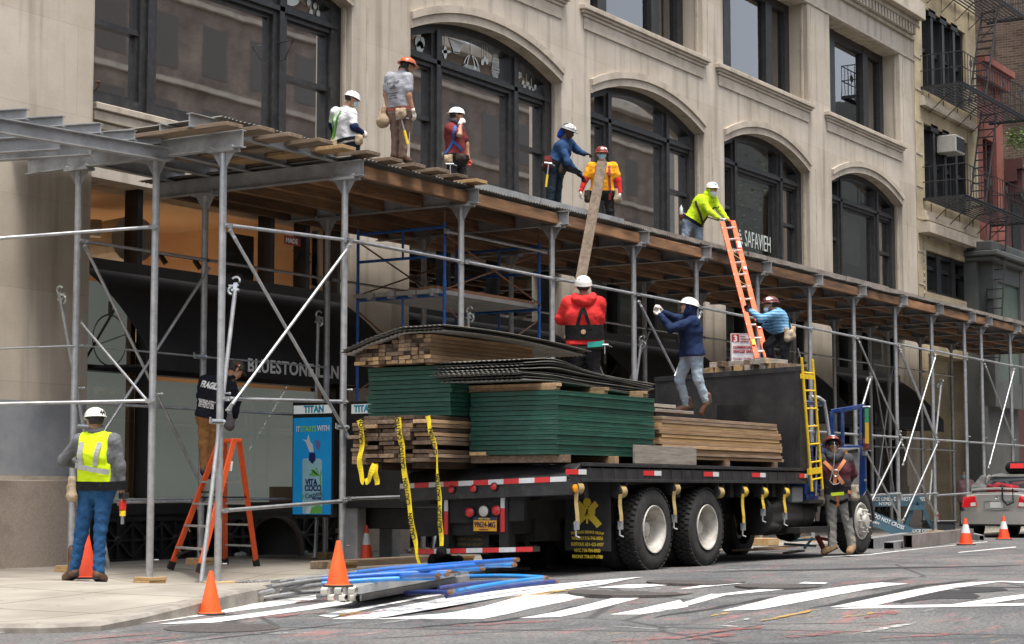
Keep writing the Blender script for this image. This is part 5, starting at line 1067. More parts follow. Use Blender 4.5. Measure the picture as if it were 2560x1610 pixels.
m = MB(); q = PY(2160, 1060, 10.70); m.box(q[0]-.03,q[0]+.05,q[1]-.11,q[1]+.03,q[2]-.42,q[2]+.28); mir = tb('mirror', m, 'chrome', door, r=False, bevel=.02)
for (z0, z1, c, nm) in ((q[2]+.02,q[2]+.24,(.02,.25,.12),'green'),(q[2]-.3,q[2]+.02,(.55,.36,.03),'yellow')): m = MB(); m.box(q[0]-.036,q[0]-.031,q[1]-.09,q[1]-.03,z0,z1); tb('mirror_sticker', m, mat(nm+' mirror sticker', c), mir, r=False)
q = PY(2163, 1092, 10.72); m = MB(); m.lathe(q, [(.001,-.01),(.12,0),(.1,.05),(.001,.09)], 18, axis=(.8,-.4,0)); tb('round_mirror', m, 'chrome', door, r=False, smooth=True)
# yellow ladder hooked on the headboard
m = MB(); yl = 10.99
a0, a1, b0, b1 = PY(2048,1222,yl), PY(1999,893,yl), PY(2054,1220,yl), PY(2030,899,yl)
b0 = PY(2055,1222,yl-.0); l0, l1 = PY(2029,1225,yl), PY(2003,893,yl); r0, r1 = PY(2056,1222,yl), PY(2031,898,yl)
l0, l1 = PY(2030,1228,yl), PY(2004,894,yl)
m.tube([l0, l1], .022, 8); m.tube([r0, r1], .022, 8)
for t_ in (.085,.215,.35,.485,.62,.755,.89): m.tube([l0+(l1-l0)*t_, r0+(r1-r0)*t_], .016, 6)
m.beam(l0+(l1-l0)*.86-V3((.07,0,0)), r0+(r1-r0)*.86, .03, .07); m.beam(l0+(l1-l0)*.145-V3((.09,0,0)), r0+(r1-r0)*.145, .03, .09); tb('ladder', m, 'ladder_y', r=False, smooth=True)

# ------------------------------------------------------------------ the load: every board and sheet its own object
M['green'] = mat('dark green panel paint', (.008,.055,.035), (.014,.085,.056), rough=.55, scale=2.0, rnd=.16, stretch=(1,1,3), dirt=(.11,.15,.13), dirt_scale=7, dirt_amt=.35)
gp = random.Random(3)
def green_panel(x0, y0, z0, lx, ly, th, lab, grp):
    b = MB(); j = gp.uniform(-.012,.012), gp.uniform(-.012,.012); x0 += j[0]; y0 += j[1]
    b.box(x0, x0+lx, y0, y0+ly, z0+th-.014, z0+th-.002); w = .045
    b.box(x0+.004, x0+lx-.004, y0+.003, y0+w, z0, z0+th-.015); b.box(x0+.004, x0+lx-.004, y0+ly-w, y0+ly-.003, z0, z0+th-.015); b.box(x0+.003, x0+w, y0+w+.001, y0+ly-w-.001, z0+.002, z0+th-.0155); b.box(x0+lx-w, x0+lx-.003, y0+w+.001, y0+ly-w-.001, z0+.002, z0+th-.0155)
    tag(b.build('green_panel', M['green'], loc=(x0, y0, z0)), lab, 'panel', grp)
ordn = ['bottom','second','third','fourth','fifth','sixth','seventh','eighth','ninth','tenth','eleventh','twelfth','thirteenth']
for k in range(13): green_panel(18.67, 11.2, 1.46+k*.0585, 2.42, 1.24, .054, ('lowest' if k == 0 else 'topmost' if k == 12 else ordn[k]+' from the bottom')+' green panel of the front stack on the truck', 'green panels in the front stack')
for k in range(11): green_panel(18.32, 12.48, 1.935+k*.0555, 2.42, 1.24, .051, ('lowest' if k == 0 else 'topmost' if k == 10 else ordn[k]+' from the bottom')+' green panel of the stack on the damp timber', 'green panels in the rear stack')
def board(x0, x1, y0, y1, z0, z1, m, lab, grp, end=None, rot=0, name='board'):
    b = MB(); c = V3(((x0+x1)/2, (y0+y1)/2, z0))
    b.box(x0, x1, y0, y1, z0, z1)
    if end is not None: b.m = [0,0,0,1,0,1]
    if rot:
        ca, sa = math.cos(rot), math.sin(rot); b.xf(lambda p: c+V3(((p[0]-c[0])*ca-(p[1]-c[1])*sa, (p[0]-c[0])*sa+(p[1]-c[1])*ca, p[2]-c[2])))
    o = b.build(name, [M[m], M[end]] if end is not None else M[m], loc=c, bevel=.003); return tag(o, lab, 'timber', grp)
rb2 = random.Random(11)
colw = ['leftmost','second','third','fourth','rightmost']
# damp dunnage planks under the rear green stack, overhanging the tail
for c in range(5):
    for r in range(11):
        z0 = 1.375+r*.0505; y1 = 13.68-c*.240; 
        if c == 0 and r > 9: continue
        xe = 17.88+rb2.uniform(-.07,.07)+(.0 if c else .08); th = rb2.uniform(.040,.048)
        if (c, r) in ((1,4),(3,2),(4,3)): continue
        zz = z0-(.02 if c == 0 else 0); w = rb2.uniform(.215,.236)
        board(xe, xe+2.5, y1-w, y1, zz, zz+th, rb2.choice(['wood_old','wood_old','wood_dark','wood_old','wood_tan']) if r < 10 else 'wood_dark', 'damp plank end, %s column of the overhanging stack, %s layer' % (colw[c], ('bottom','second','third','fourth','fifth','sixth','seventh','eighth','ninth','tenth','top')[r]), 'planks overhanging the truck tail')
board(18.05, 21.0, 12.6, 12.85, 1.30, 1.372, 'wood_dark', 'dark bearer timber under the overhanging plank stack', 'bearers')
board(18.05, 21.0, 13.3, 13.5, 1.28, 1.372, 'wood_dark', 'second dark bearer timber under the overhanging planks, by the kerb', 'bearers')
board(18.72, 18.84, 11.12, 12.46, 1.366, 1.455, 'wood_old', 'long bearer across the truck tail under the green front stack', 'bearers')
board(19.9, 20.0, 11.12, 12.4, 1.366, 1.455, 'wood_tan', 'short bearer end midway under the green front stack', 'bearers')
board(20.9, 21.0, 11.12, 12.4, 1.366, 1.455, 'wood_tan', 'bearer end at the forward end of the green front stack', 'bearers')
board(18.66, 18.80, 12.2, 12.44, 1.457, 1.50, 'wood_new', 'small pale wedge block under the left corner of the green front stack', 'bearers')
# battens between green panels and the metal sheets
for x, q, lab in ((18.70,0,'pale batten under the corrugated sheets, at the tail edge of the green stack'),(19.85,0,'batten end midway along the green stack under the sheets'),(20.85,0,'batten end at the forward end of the green stack under the sheets')):
    board(x, x+.1, 11.24, 12.5, 2.222, 2.262, 'wood_tan', lab+', lower piece', 'battens'); board(x+.005, x+.1, 11.22, 12.48, 2.264, 2.305, 'wood_tan', lab+', upper piece', 'battens')
# squared lumber on top of the rear green stack
rows_ = 5
for r in range(7):
    for c in range(12):
        if r >= 5 and c < 6+(r-5)*1: continue
        if r == 4 and c < 0: continue
        y1 = 13.78-c*.0955; z0 = 2.565+r*.049; xe = 18.12+rb2.uniform(-.03,.03)
        board(xe, xe+2.35+rb2.uniform(-.1,.1), y1-.0935, y1, z0, z0+.046, 'wood_old' if c < 11 else 'wood_tan', 'squared lumber end in layer %d, piece %d from the left, under the bent sheets' % (r+1, c+1), 'squared lumber under the corrugated sheets', end=rb2.choice(['wood_dark','wood_old','wood_dark','wood_old','wood_tan']) if r > 1 else rb2.choice(['wood_tan','wood_old','wood_new']))
board(18.25, 20.4, 12.7, 12.8, 2.548, 2.563, 'wood_tan', 'thin lath under the squared lumber, near side', 'bearers'); board(18.25, 20.4, 13.5, 13.6, 2.548, 2.563, 'wood_tan', 'thin lath under the squared lumber, kerb side', 'bearers')
# planks behind the headboard
for r in range(12):
    for c in range(4):
        x1 = 25.2+rb2.uniform(-.10,.04)-.018*r; x0 = 21.3+rb2.uniform(-.06,.05); y0 = 11.22+c*.3+rb2.uniform(-.02,.02); z0 = 1.45+r*.0462
        board(x0, x1, y0, y0+.285, z0, z0+.0425, rb2.choice(['wood_tan','wood_tan','wood_new','wood_old']) if r < 11 else 'wood_old', 'long plank, %s layer of the neat stack behind the headboard, %s row' % (('bottom','second','third','fourth','fifth','sixth','seventh','eighth','ninth','tenth','eleventh','top')[r], ('outer','second','third','inner')[c]), 'long planks behind the headboard')
for x in (21.7, 23.2, 24.8): board(x, x+.1, 11.2, 11.9, 1.366, 1.448, 'wood_old', {21.7:'bearer under the left end',23.2:'bearer under the middle',24.8:'bearer under the right end'}[x]+' of the long plank stack', 'bearers')
a, b_ = PY(1585,1112,11.08), PY(1738,1156,11.08); board(a[0], b_[0], 11.06, 11.10, 1.372, a[2], 'wood_grey', 'short wide greyish board stood on edge on the truck side', 'loose boards')
a = PY(1637,1000,11.6); board(a[0]-.6, a[0]+.42, 11.5, 11.7, a[2]-.10, a[2]-.055, 'wood_grey', 'grey board end poking out beside the worker in pale jeans, upper one', 'loose boards'); board(a[0]-.6, a[0]+.75, 11.4, 11.65, a[2]-.17, a[2]-.13, 'wood_grey', 'grey board under the boots of the worker in pale jeans', 'loose boards')
# short offcuts heaped on the headboard
oc = random.Random(21)
for k in range(26):
    u = 1775+ (k % 13)*17+oc.uniform(-4,4); lay = k//13
    yy = 12.75-(k % 13)*.115; x = 25.36+oc.uniform(0,.1); z0 = 2.872-.035*(yy-11.05)+lay*.085
    if lay and (k % 13) in (0,1,11,12): continue
    board(x, x+oc.uniform(.45,1.0), yy-.05, yy+.045, z0, z0+.08, oc.choice(['wood_new','wood_grey','wood_old','wood_grey','wood_tan']), 'offcut %s on the headboard, %s from the left' % (('in the bottom layer','in the upper layer')[lay], ['first','second','third','fourth','fifth','sixth','seventh','eighth','ninth','tenth','eleventh','twelfth','thirteenth'][k % 13]), 'timber offcuts heaped on the headboard', rot=oc.uniform(-.35,.35))
# corrugated sheets: ridges run lengthwise
def sheet(x0, x1, y0, y1, zf, lab, grp, pitch=.070, amp=.007, m='corr', nx=14):
    n = int((y1-y0)/pitch*6); mb = MB(); vs = []
    for i in range(nx+1):
        for j in range(n+1):
            x = x0+(x1-x0)*i/nx; y = y0+(y1-y0)*j/n; vs.append((x+.01*math.sin(y*13), y, zf((x-x0)/(x1-x0), (y-y0)/(y1-y0))+amp*math.sin(2*math.pi*(y-y0)/pitch)))
    W_ = n+1; N = len(vs); fs = [(i*W_+j, i*W_+j+1, (i+1)*W_+j+1, (i+1)*W_+j) for i in range(nx) for j in range(n)]
    mb.add(vs, fs); o = mb.build('corrugated_sheet', M[m], loc=(x0, y0, zf(0, 0)), smooth='all'); so = o.modifiers.new('thickness', 'SOLIDIFY'); so.thickness = .003
    return tag(o, lab, 'metal sheet', grp)
M['corr_pale'] = mat('pale corrugated steel', (.22,.21,.19), (.36,.34,.31), rough=.5, metal=.3, scale=2.5, dirt=(.08,.07,.06), dirt_scale=3, dirt_amt=.6)
for k, (dz, dy, lab) in enumerate(((0,0,'lowest'),(.028,.04,'middle'),(.06,-.03,'topmost'))):
    zt = 2.925+dz
    sheet(17.98-.03*k, 21.3+.06*k, 12.34+dy, 13.84+dy, lambda s, t, zt=zt: zt + (.0 if t < .38 else -.24*((t-.38)/.62)**1.3) + (-.10*(t < .0)) -.10*s*s + .02*math.sin(3*s), lab+' bent corrugated sheet drooping over the squared lumber', 'corrugated sheets over the lumber', m='corr_pale' if k == 0 else 'corr')
rs = random.Random(8)
for k in range(9):
    z0 = 2.325+k*.027; cv = rs.uniform(.008,.026); xa = 18.22+rs.uniform(-.06,.06); xb = 21.45+rs.uniform(-.1,.12)
    hump = .012+.006*k
    ph = rs.uniform(-.02,.02); sheet(xa, xb, 11.42+ph, 12.66+rs.uniform(-.05,.05), lambda s, t, z0=z0, cv=cv, hump=hump, k=k: z0 + hump*math.exp(-((s-.22)/.16)**2)*(1 if k > 4 else .5) - (.075+.012*k)*max(0, s-.25)**1.2 + cv*math.sin(5*s+k) + .022*k*0 - .05*max(0, .12-s)*(k > 6), ('lowest pale' if k == 0 else ordn[k]+' from the bottom' if k < 8 else 'topmost')+' corrugated sheet of the pile on the green front stack', 'corrugated sheets on the front stack', m='corr_pale' if k == 0 else 'corr')
# caution tapes
M['tape'] = mat('yellow caution tape', (.78,.58,.01), (.86,.66,.02), rough=.4, scale=4)
def tape(px, x, lab, texts, w=.072, tw=()):
    P = [PX(u, v, x) for u, v in px]; Q = []
    for i in range(len(P)-1):
        for k in range(6): Q.append(P[i]+(P[i+1]-P[i])*k/6)
    Q.append(P[-1]); 
    for _ in range(3): Q = [Q[0]]+[(Q[i-1]+2*Q[i]+Q[i+1])/4 for i in range(1, len(Q)-1)]+[Q[-1]]
    mb = MB(); A = []; B = []
    for i, q in enumerate(Q):
        d = unit(Q[min(i+1, len(Q)-1)]-Q[max(i-1, 0)]); s = unit(np.cross(d, (1,0,0))); s = s if s[1] > 0 else -s
        f = i/len(Q); ww = w/2*(1-.55*math.exp(-((f-tw[0])/.12)**2) if tw else 1)
        A.append(q+s*ww+V3((.012*math.sin(i*.7),0,0))); B.append(q-s*ww+V3((.012*math.sin(i*.7+1),0,0)))
    mb.strip(A, B, (.002,0,0)); o = mb.build('caution_tape', M['tape'], loc=Q[0]); tag(o, lab, 'caution tape', 'caution tapes on the overhanging load')
    for f in texts:
        i = int(f*(len(Q)-1)); q = Q[i]; j = max(i-5, 0); d = unit(Q[j]-Q[min(i+1, len(Q)-1)]); s = unit(np.cross((-1,0,0), d)); s = -s if 0 else s
        txt('CAUTION', .082, 'lettering', M['black'], o, q-s*.029+V3((-.018,0,0)), d, np.cross((-1,0,0), d), squeeze=.86, bold=.002)
tape([(897,1050),(906,1085),(903,1125),(898,1165),(908,1208),(922,1200),(936,1160)], 17.80, 'left yellow caution tape that loops up under the planks', (.28,))
tape([(937,1160),(940,1185),(942,1212)], 17.84, 'short stub of caution tape beside the looped one', ())
tape([(994,1044),(1000,1085),(1006,1130),(1016,1215),(1030,1310),(1040,1370),(1048,1411)], 17.79, 'long middle caution tape hanging down to the blue tubes', (.24,.42,.60,.80), tw=(.93,))
tape([(1068,1040),(1076,1075),(1092,1135),(1097,1230),(1101,1300),(1103,1365)], 17.79, 'right twisted caution tape hanging to the rear bumper', (.42,.68,.9), w=.06, tw=(.45,))
# ------------------------------------------------------------------ people: continuous surfaces grown from a posed skeleton
def smin(a, b, k):
    h = np.clip(.5+.5*(b-a)/k, 0, 1); return b+(a-b)*h-k*h*(1-h)
def caps(P, a, b, ra, rb):
    a, b = V3(a), V3(b); d = b-a; L2_ = max(1e-9, float(d@d)); t = np.clip(((P-a)@d)/L2_, 0, 1)
    return np.sqrt(((P-(a+t[..., None]*d))**2).sum(-1)) - (ra+(rb-ra)*t)
def field(P, prims, k):
    D = None
    for (a, b, ra, rb) in prims:
        d = caps(P, a, b, ra, rb); D = d if D is None else smin(D, d, k)
    return D
def nets(prims, k, res, cuts=(), noise=0.0, nscale=1.0, seed=0, axis=None):
    lo = np.min([np.minimum(V3(a)-ra, V3(b)-rb) for a, b, ra, rb in prims], 0) - res*3; hi = np.max([np.maximum(V3(a)+ra, V3(b)+rb) for a, b, ra, rb in prims], 0) + res*3
    n = np.ceil((hi-lo)/res).astype(int)+1; D = np.full(n, 1.0); ax = [lo[i]+np.arange(n[i])*res for i in range(3)]
    for (a, b, ra, rb) in prims:
        m = max(ra, rb)+k+res*2; l = np.maximum(((np.minimum(V3(a), V3(b))-m-lo)/res).astype(int), 0); h = np.minimum(((np.maximum(V3(a), V3(b))+m-lo)/res).astype(int)+2, n)
        G = np.stack(np.meshgrid(ax[0][l[0]:h[0]], ax[1][l[1]:h[1]], ax[2][l[2]:h[2]], indexing='ij'), -1)
        sl_ = (slice(l[0],h[0]), slice(l[1],h[1]), slice(l[2],h[2])); D[sl_] = smin(D[sl_], caps(G, a, b, ra, rb), k)
    G = None
    if noise or cuts:
        G = np.stack(np.meshgrid(*ax, indexing='ij'), -1)
        if noise:
            r = np.random.RandomState(seed); w = np.zeros(n)
            for q in range(7):
                dr = r.normal(size=3); dr[2] *= 1.6; dr /= np.linalg.norm(dr); f = r.uniform(28, 75)/nscale; w1 = G@dr*f + 1.7*np.sin(G@(r.normal(size=3)*9)+r.uniform(0,6)); w += (1-np.abs(np.sin(w1)))*.9-.3 if q < 4 else np.sin(w1)*.5
            D += noise*w/2.2
        for c in cuts: D = np.maximum(D, c(G))
    Sg = D < 0; C = [slice(None,-1), slice(1,None)]
    cnt = np.zeros(np.array(n)-1); acc = np.zeros(tuple(np.array(n)-1)+(3,)); cor = [(i,j,l) for i in (0,1) for j in (0,1) for l in (0,1)]
    for c0 in cor:
        for axi in range(3):
            if c0[axi]: continue
            c1 = list(c0); c1[axi] = 1; d0 = D[tuple(C[q] for q in c0)]; d1 = D[tuple(C[q] for q in c1)]; m = (d0 < 0) != (d1 < 0); t = np.where(m, d0/np.where(m, d0-d1, 1), 0)
            for q in range(3): acc[..., q] += np.where(m, c0[q]+(t if q == axi else 0), 0)
            cnt += m
    ok = cnt > 0; idx = -np.ones(cnt.shape, int); idx[ok] = np.arange(ok.sum()); ijk = np.argwhere(ok); V = lo + (ijk + acc[ok]/cnt[ok][:, None])*res; F = []
    for axi in range(3):
        s0 = [slice(None)]*3; s1 = [slice(None)]*3; s0[axi] = slice(None,-1); s1[axi] = slice(1,None); a = Sg[tuple(s0)]; b = Sg[tuple(s1)]; e = np.argwhere(a != b); o = [q for q in range(3) if q != axi]
        e = e[(e[:, o[0]] > 0) & (e[:, o[1]] > 0) & (e[:, o[0]] < cnt.shape[o[0]]) & (e[:, o[1]] < cnt.shape[o[1]])]
        if not len(e): continue
        q = []
        for (d1, d2) in ((-1,-1),(0,-1),(0,0),(-1,0)): p = e.copy(); p[:, o[0]] += d1; p[:, o[1]] += d2; q.append(idx[p[:,0], p[:,1], p[:,2]])
        q = np.stack(q, 1); fl = a[e[:,0], e[:,1], e[:,2]] ^ (axi == 1); q[~fl] = q[~fl][:, ::-1]; F.append(q)
    F = np.concatenate(F); F = F[(F >= 0).all(1)]
    # one smoothing pass
    for _ in range(1):
        s = np.zeros_like(V); c = np.zeros(len(V))
        for i in range(4): np.add.at(s, F[:, i], V[F[:, (i+1) % 4]]); np.add.at(c, F[:, i], 1)
        V = V*.55+.45*s/np.maximum(c, 1)[:, None]
    return V, F
def vf_build(name, parts, mats, parent):
    """parts: list of (V, F, material index); one mesh object"""
    L = ORG[parent.name]; vs = []; fs = []; mi = []; n = 0
    for V, F, m in parts: vs.append(np.asarray(V)-L); fs += [tuple(int(i)+n for i in f) for f in F]; mi += [m]*len(F); n += len(V)
    me = bpy.data.meshes.new(name); me.from_pydata(np.concatenate(vs).tolist(), [], fs)
    for m in mats: me.materials.append(m)
    me.polygons.foreach_set('material_index', mi); me.polygons.foreach_set('use_smooth', [True]*len(fs)); me.update()
    o = bpy.data.objects.new(name, me); COL.objects.link(o); o.parent = parent; ORG[o.name] = L; return o
def cloth(name, c1, c2=None, rough=.9, **k):
    c2 = c2 or tuple(min(1, x*1.35+.003) for x in c1); m = mat(name, c1, c2, rough=rough, scale=7, spec=.15, **k); nt = m.node_tree; L = nt.links.new
    tc = node(nt, "ShaderNodeTexCoord"); mp = node(nt, "ShaderNodeMapping"); mp.inputs["Scale"].default_value = (1, 1, 1.7); mp.inputs["Rotation"].default_value = (.5, .35, 0); L(tc.outputs["Object"], mp.inputs[0])
    n = node(nt, "ShaderNodeTexNoise"); n.inputs["Scale"].default_value = 9; n.inputs["Detail"].default_value = 3; n.inputs["Distortion"].default_value = 1.4; L(mp.outputs[0], n.inputs[0])
    b_ = node(nt, "ShaderNodeBump"); b_.inputs["Strength"].default_value = .34; b_.inputs["Distance"].default_value = .024; L(n.outputs[0], b_.inputs["Height"]); L(b_.outputs[0], nt.nodes["Principled BSDF"].inputs["Normal"]); return m
SK = dict(tan=mat('tan skin', (.36,.19,.115), (.43,.24,.15), rough=.55, scale=14), pale=mat('light skin', (.47,.28,.19), (.55,.34,.24), rough=.55, scale=14), dark=mat('deep brown skin', (.045,.024,.016), (.065,.036,.024), rough=.5, scale=14))
M['eye'] = mat('eye dark', (.02,.015,.012), rough=.2); M['hair'] = mat('black hair', (.010,.008,.007), (.02,.016,.014), rough=.6, scale=60); M['lip'] = mat('lip', (.26,.10,.08), rough=.5)
M['glove_w'] = cloth('white knit glove', (.55,.52,.47)); M['glove_r'] = mat('red rubber palm', (.45,.07,.05), rough=.7); M['glove_k'] = cloth('black glove', (.015,.015,.017)); M['mask'] = cloth('blue surgical mask', (.30,.52,.66)); M['mask_w'] = cloth('pale mask', (.50,.56,.62))
M['belt_k'] = cloth('black webbing', (.010,.010,.011)); M['leather'] = mat('brown leather boot', (.075,.035,.018), (.13,.065,.035), rough=.6, scale=12, dirt=(.25,.2,.15), dirt_scale=9, dirt_amt=.4); M['tanboot'] = mat('tan suede boot', (.26,.155,.075), (.34,.21,.11), rough=.85, scale=12); M['canvas'] = cloth('tan canvas pouch', (.33,.25,.165), (.45,.36,.25)); M['pouch_d'] = cloth('dark leather pouch', (.045,.035,.028)); M['pouch_r'] = cloth('oxblood leather pouch', (.11,.025,.022))
M['hammer_y'] = mat('yellow hammer grip', (.75,.50,.02), rough=.5); M['toolsteel'] = mat('tool steel', (.45,.45,.46), rough=.3, metal=.9); M['silver_tape'] = mat('silver reflective stripe', (.30,.30,.30), (.38,.38,.37), rough=.35, scale=20)
def camdir(phi):
    Fh = unit((Fv[0], Fv[1], 0)); p = math.radians(phi); return -Fh*math.cos(p) + Rv*math.sin(p)
class Person:
    def __init__(s, label, Z, k, J, head, skin='tan'):
        s.k = k; s.Z = Z; s.J = {n: PD(p[0], p[1], Z+(p[2] if len(p) > 2 else 0)) for n, p in J.items()}; J = s.J
        s.hm = (J['hl']+J['hr'])/2; s.shm = (J['sl']+J['sr'])/2; s.up = unit(s.shm-s.hm); s.right = unit(J['sr']-J['sl']); s.right = unit(s.right-s.up*(s.right@s.up)); s.fwd = unit(np.cross(s.up, s.right)); s.skin = SK[skin]
        feet = [J[q] for q in ('al','ar')]; base = (feet[0]+feet[1])/2; base[2] = min(feet[0][2], feet[1][2])-.09*k
        s.o = thing('person', base, label, 'person'); s.label = label; s.hd = head
        f = camdir(head[0]); pt = math.radians(head[1]); s.hf = f*math.cos(pt)-V3((0,0,1))*math.sin(pt); s.hr = unit(np.cross(s.hf, (0,0,1)))
        if len(head) > 2: a = math.radians(head[2]); u0 = np.cross(s.hr, s.hf); s.hr = s.hr*math.cos(a)+u0*math.sin(a)
        s.hu = unit(np.cross(s.hr, s.hf))
    def H(s, x, y, z): return s.J['h'] + s.k*(s.hr*x + s.hf*y + s.hu*z)
    def T(s, x, y, z=0): return s.hm + (s.shm-s.hm)*y + s.right*x*s.k + s.fwd*z*s.k
    def torso(s, g=0.0, bulk=1.0):
        k, J = s.k, s.J; r = s.right*k; W = s.hm+(s.shm-s.hm)*.36; Ch = s.hm+(s.shm-s.hm)*.70; sl = J['sl']+(s.shm-J['sl'])*.16; sr = J['sr']+(s.shm-J['sr'])*.16; b = bulk*k
        return [(J['hl'], J['hr'], .115*b+g, .115*b+g), (W-r*.065*bulk, W+r*.065*bulk, .108*b+g, .108*b+g), (Ch-r*.085*bulk, Ch+r*.085*bulk, .120*b+g, .120*b+g), (sl-s.up*.02, sr-s.up*.02, .078*b+g, .078*b+g),
                (J['hl'], W-r*.065*bulk, .11*b+g, .105*b+g), (J['hr'], W+r*.065*bulk, .11*b+g, .105*b+g), (W-r*.06, Ch-r*.08, .107*b+g, .12*b+g), (W+r*.06, Ch+r*.08, .107*b+g, .12*b+g), (s.shm+s.up*.0, J['n'], .085*k+g, .06*k+g)]
    def arm(s, q, g=0.0, part='both', fat=1.0):
        k, J = s.k*fat, s.J; o = []
        o.append((J['s'+q], J['e'+q], .060*k+g, .047*k+g))
        if part == 'both': o.append((J['e'+q], J['w'+q], .046*k+g, .033*k+g))
        if part == 'short': o = [(J['s'+q], J['s'+q]+(J['e'+q]-J['s'+q])*.68, .064*k+g, .062*k+g)]
        return o
    def leg(s, q, g=0.0, fat=1.0, upto=1.0):
        k, J = s.k*fat, s.J; return [(J['h'+q], J['k'+q], .092*k+g, .063*k+g), (J['k'+q], J['k'+q]+(J['a'+q]-J['k'+q])*upto, .060*k+g, .044*k+g)]
    def body(s, mask=None, brows=True):
        k, J = s.k, s.J; pr = s.torso()+s.arm('l')+s.arm('r')+s.leg('l')+s.leg('r')+[(J['n']-s.up*.03, s.H(0,-.015,-.02), .058*k, .056*k)]
        for q in 'lr':
            if ('t'+q) in J: pr.append((J['a'+q], J['t'+q], .04*k, .03*k))
        parts = [nets(pr, .035, .019)+(0,)]; H = s.H
        hp = [(H(0,-.028,.022), H(0,.020,.032), .081*k, .078*k), (H(0,.035,-.065), H(0,.005,-.03), .046*k, .06*k), (H(-.018,.046,-.035), H(-.018,.05,.03), .045*k, .044*k), (H(.018,.046,-.035), H(.018,.05,.03), .045*k, .044*k), (H(-.012,.066,-.093), H(.012,.066,-.093), .025*k, .025*k),
              (H(0,.094,.008), H(0,.109,-.026), .009*k, .015*k), (H(-.013,.096,-.032), H(.013,.096,-.032), .010*k, .010*k), (H(-.038,.080,.028), H(.038,.080,.028), .014*k, .014*k), (H(-.022,.088,-.062), H(.022,.088,-.062), .012*k, .012*k)]
        for sg in (-1, 1): hp += [(H(sg*.080,-.008,.018), H(sg*.080,-.004,-.026), .017*k, .011*k), (H(sg*.045,.062,-.02), H(sg*.03,.07,-.05), .03*k, .022*k)]
        parts.append(nets(hp, .018, .0095)+(0,))
        e = MB(); w = MB(); lp = MB()
        for sg in (-1, 1): e.lathe(H(sg*.032,.089,.008), [(.001,-.010),(.011*k,0),(.001,.010)], 8, axis=s.hf); e.beam(H(sg*.050,.090,.030), H(sg*.016,.096,.030), .012*k, .008*k)
        lp.beam(H(-.022,.101,-.062), H(.022,.101,-.062), .008*k, .012*k)
        parts += [(np.array(e.v), e.f, 1), (np.array(lp.v), lp.f, 2)]
        for q in 'lr':
            if ('g'+q) not in s.__dict__.get('gl', {}): 
                if 'w'+q in J and ('m'+q) in J: parts.append(s.hand(q)+(0,))
        s.bd = vf_build('body', parts, [s.skin, M['eye'], M['lip']], s.o); return s
    def hand(s, q, g=0.0, curl=.55, res=.0075):
        k = s.k; w = s.J['w'+q]; d = unit(s.J['m'+q]-w); sg = -1 if q == 'l' else 1
        n = s.__dict__.get('pn', {}).get(q); n = unit(n) if n is not None else unit(np.cross(d, s.fwd)*sg if abs(d@s.fwd) < .9 else s.right*sg)   # back of the hand
        n = unit(n-d*(n@d)); x = np.cross(d, n)*sg*-1                                                                   # towards the thumb
        if x@s.fwd < -.2: x = -x
        P = lambda a, b, c: w + k*(x*a+d*b+n*c); pr = [(w-d*.02*k, P(0,.03,0), .026*k+g, .028*k+g)]
        for i, (xo, ln) in enumerate(((.030,.075),(.010,.083),(-.010,.077),(-.029,.060))):
            b0 = P(xo*.6,.02,0); kn = P(xo,.088-.006*abs(i-1.2),0); pr.append((b0, kn, .017*k+g, .013*k+g)); p = kn; a = .25
            for j, fr in enumerate((.42,.32,.26)):
                a += curl*(.75 if j else .55)+.05*i; dd = d*math.cos(a)-n*math.sin(a); p2 = p+dd*ln*fr*k; pr.append((p, p2, (.0105-.0012*j)*k+g, (.0098-.0012*j)*k+g)); p = p2
        t0 = P(.022,.025,-.004); t1 = P(.052,.058,-.014); t2 = P(.056,.092,-.024); pr += [(t0, t1, .016*k+g, .013*k+g), (t1, t2, .0125*k+g, .010*k+g)]
        return nets(pr, .006, res)
    def glove(s, q, m='glove_w', **kk):
        parts = [s.hand(q, g=.003, **kk)+(0,)]; w = s.J['w'+q]; d = unit(s.J['m'+q]-w); c = MB(); c.cyl(w-d*.05*s.k, w+d*.015*s.k, .037*s.k, 12); parts.append((np.array(c.v), c.f, 0))
        return vf_build('glove', parts, [M[m]], s.o)
    def top(s, m, sleeves=('l','r'), short=False, hem=-.05, bulk=1.06, g=.012, noise=.007, name='shirt', extra=(), seed=1, armfat=1.12, nofore=()):
        pr = s.torso(g, bulk) + list(extra); pr = pr[:-1] if not extra else pr[:8]+pr[9:]
        pr.append((s.shm-s.up*.02, s.J['n']-s.up*.02, .085*s.k+g, .062*s.k+g))
        for q in sleeves: pr += s.arm(q, g*.8, 'short' if short else 'both', armfat)
        hp = s.hm+(s.shm-s.hm)*hem; cut = lambda P: -((P-hp)@s.up); cn = s.J['n']+s.up*.012*s.k; hw = unit(s.J['n']-s.shm+s.up*.1); cut2 = lambda P: (P-cn)@hw - np.where(((P-cn)**2).sum(-1) < (.14*s.k)**2, 0, 9)
        s.top_pr = pr; V, F = nets(pr, .045, .014, (cut, cut2), noise, seed=seed); ml = m if isinstance(m, list) else [m]
        o = vf_build(name, [(V, F, 0)], ml, s.o); return o
    def trousers(s, m, fat=1.22, waist=.16, noise=.010, seed=2, upto=1.0, flare=.0):
        pr = s.torso(.008, 1.04)[:1] + [(s.J['hl'], s.hm+(s.shm-s.hm)*.25-s.right*.06*s.k, .118*s.k, .108*s.k), (s.J['hr'], s.hm+(s.shm-s.hm)*.25+s.right*.06*s.k, .118*s.k, .108*s.k)]
        for q in 'lr':
            k, J = s.k*fat, s.J; E = J['k'+q]+(J['a'+q]-J['k'+q])*upto
            pr += [(J['h'+q], J['k'+q], .088*k+.004, .060*k), (J['k'+q], E, .059*k, (.052+flare)*k)]
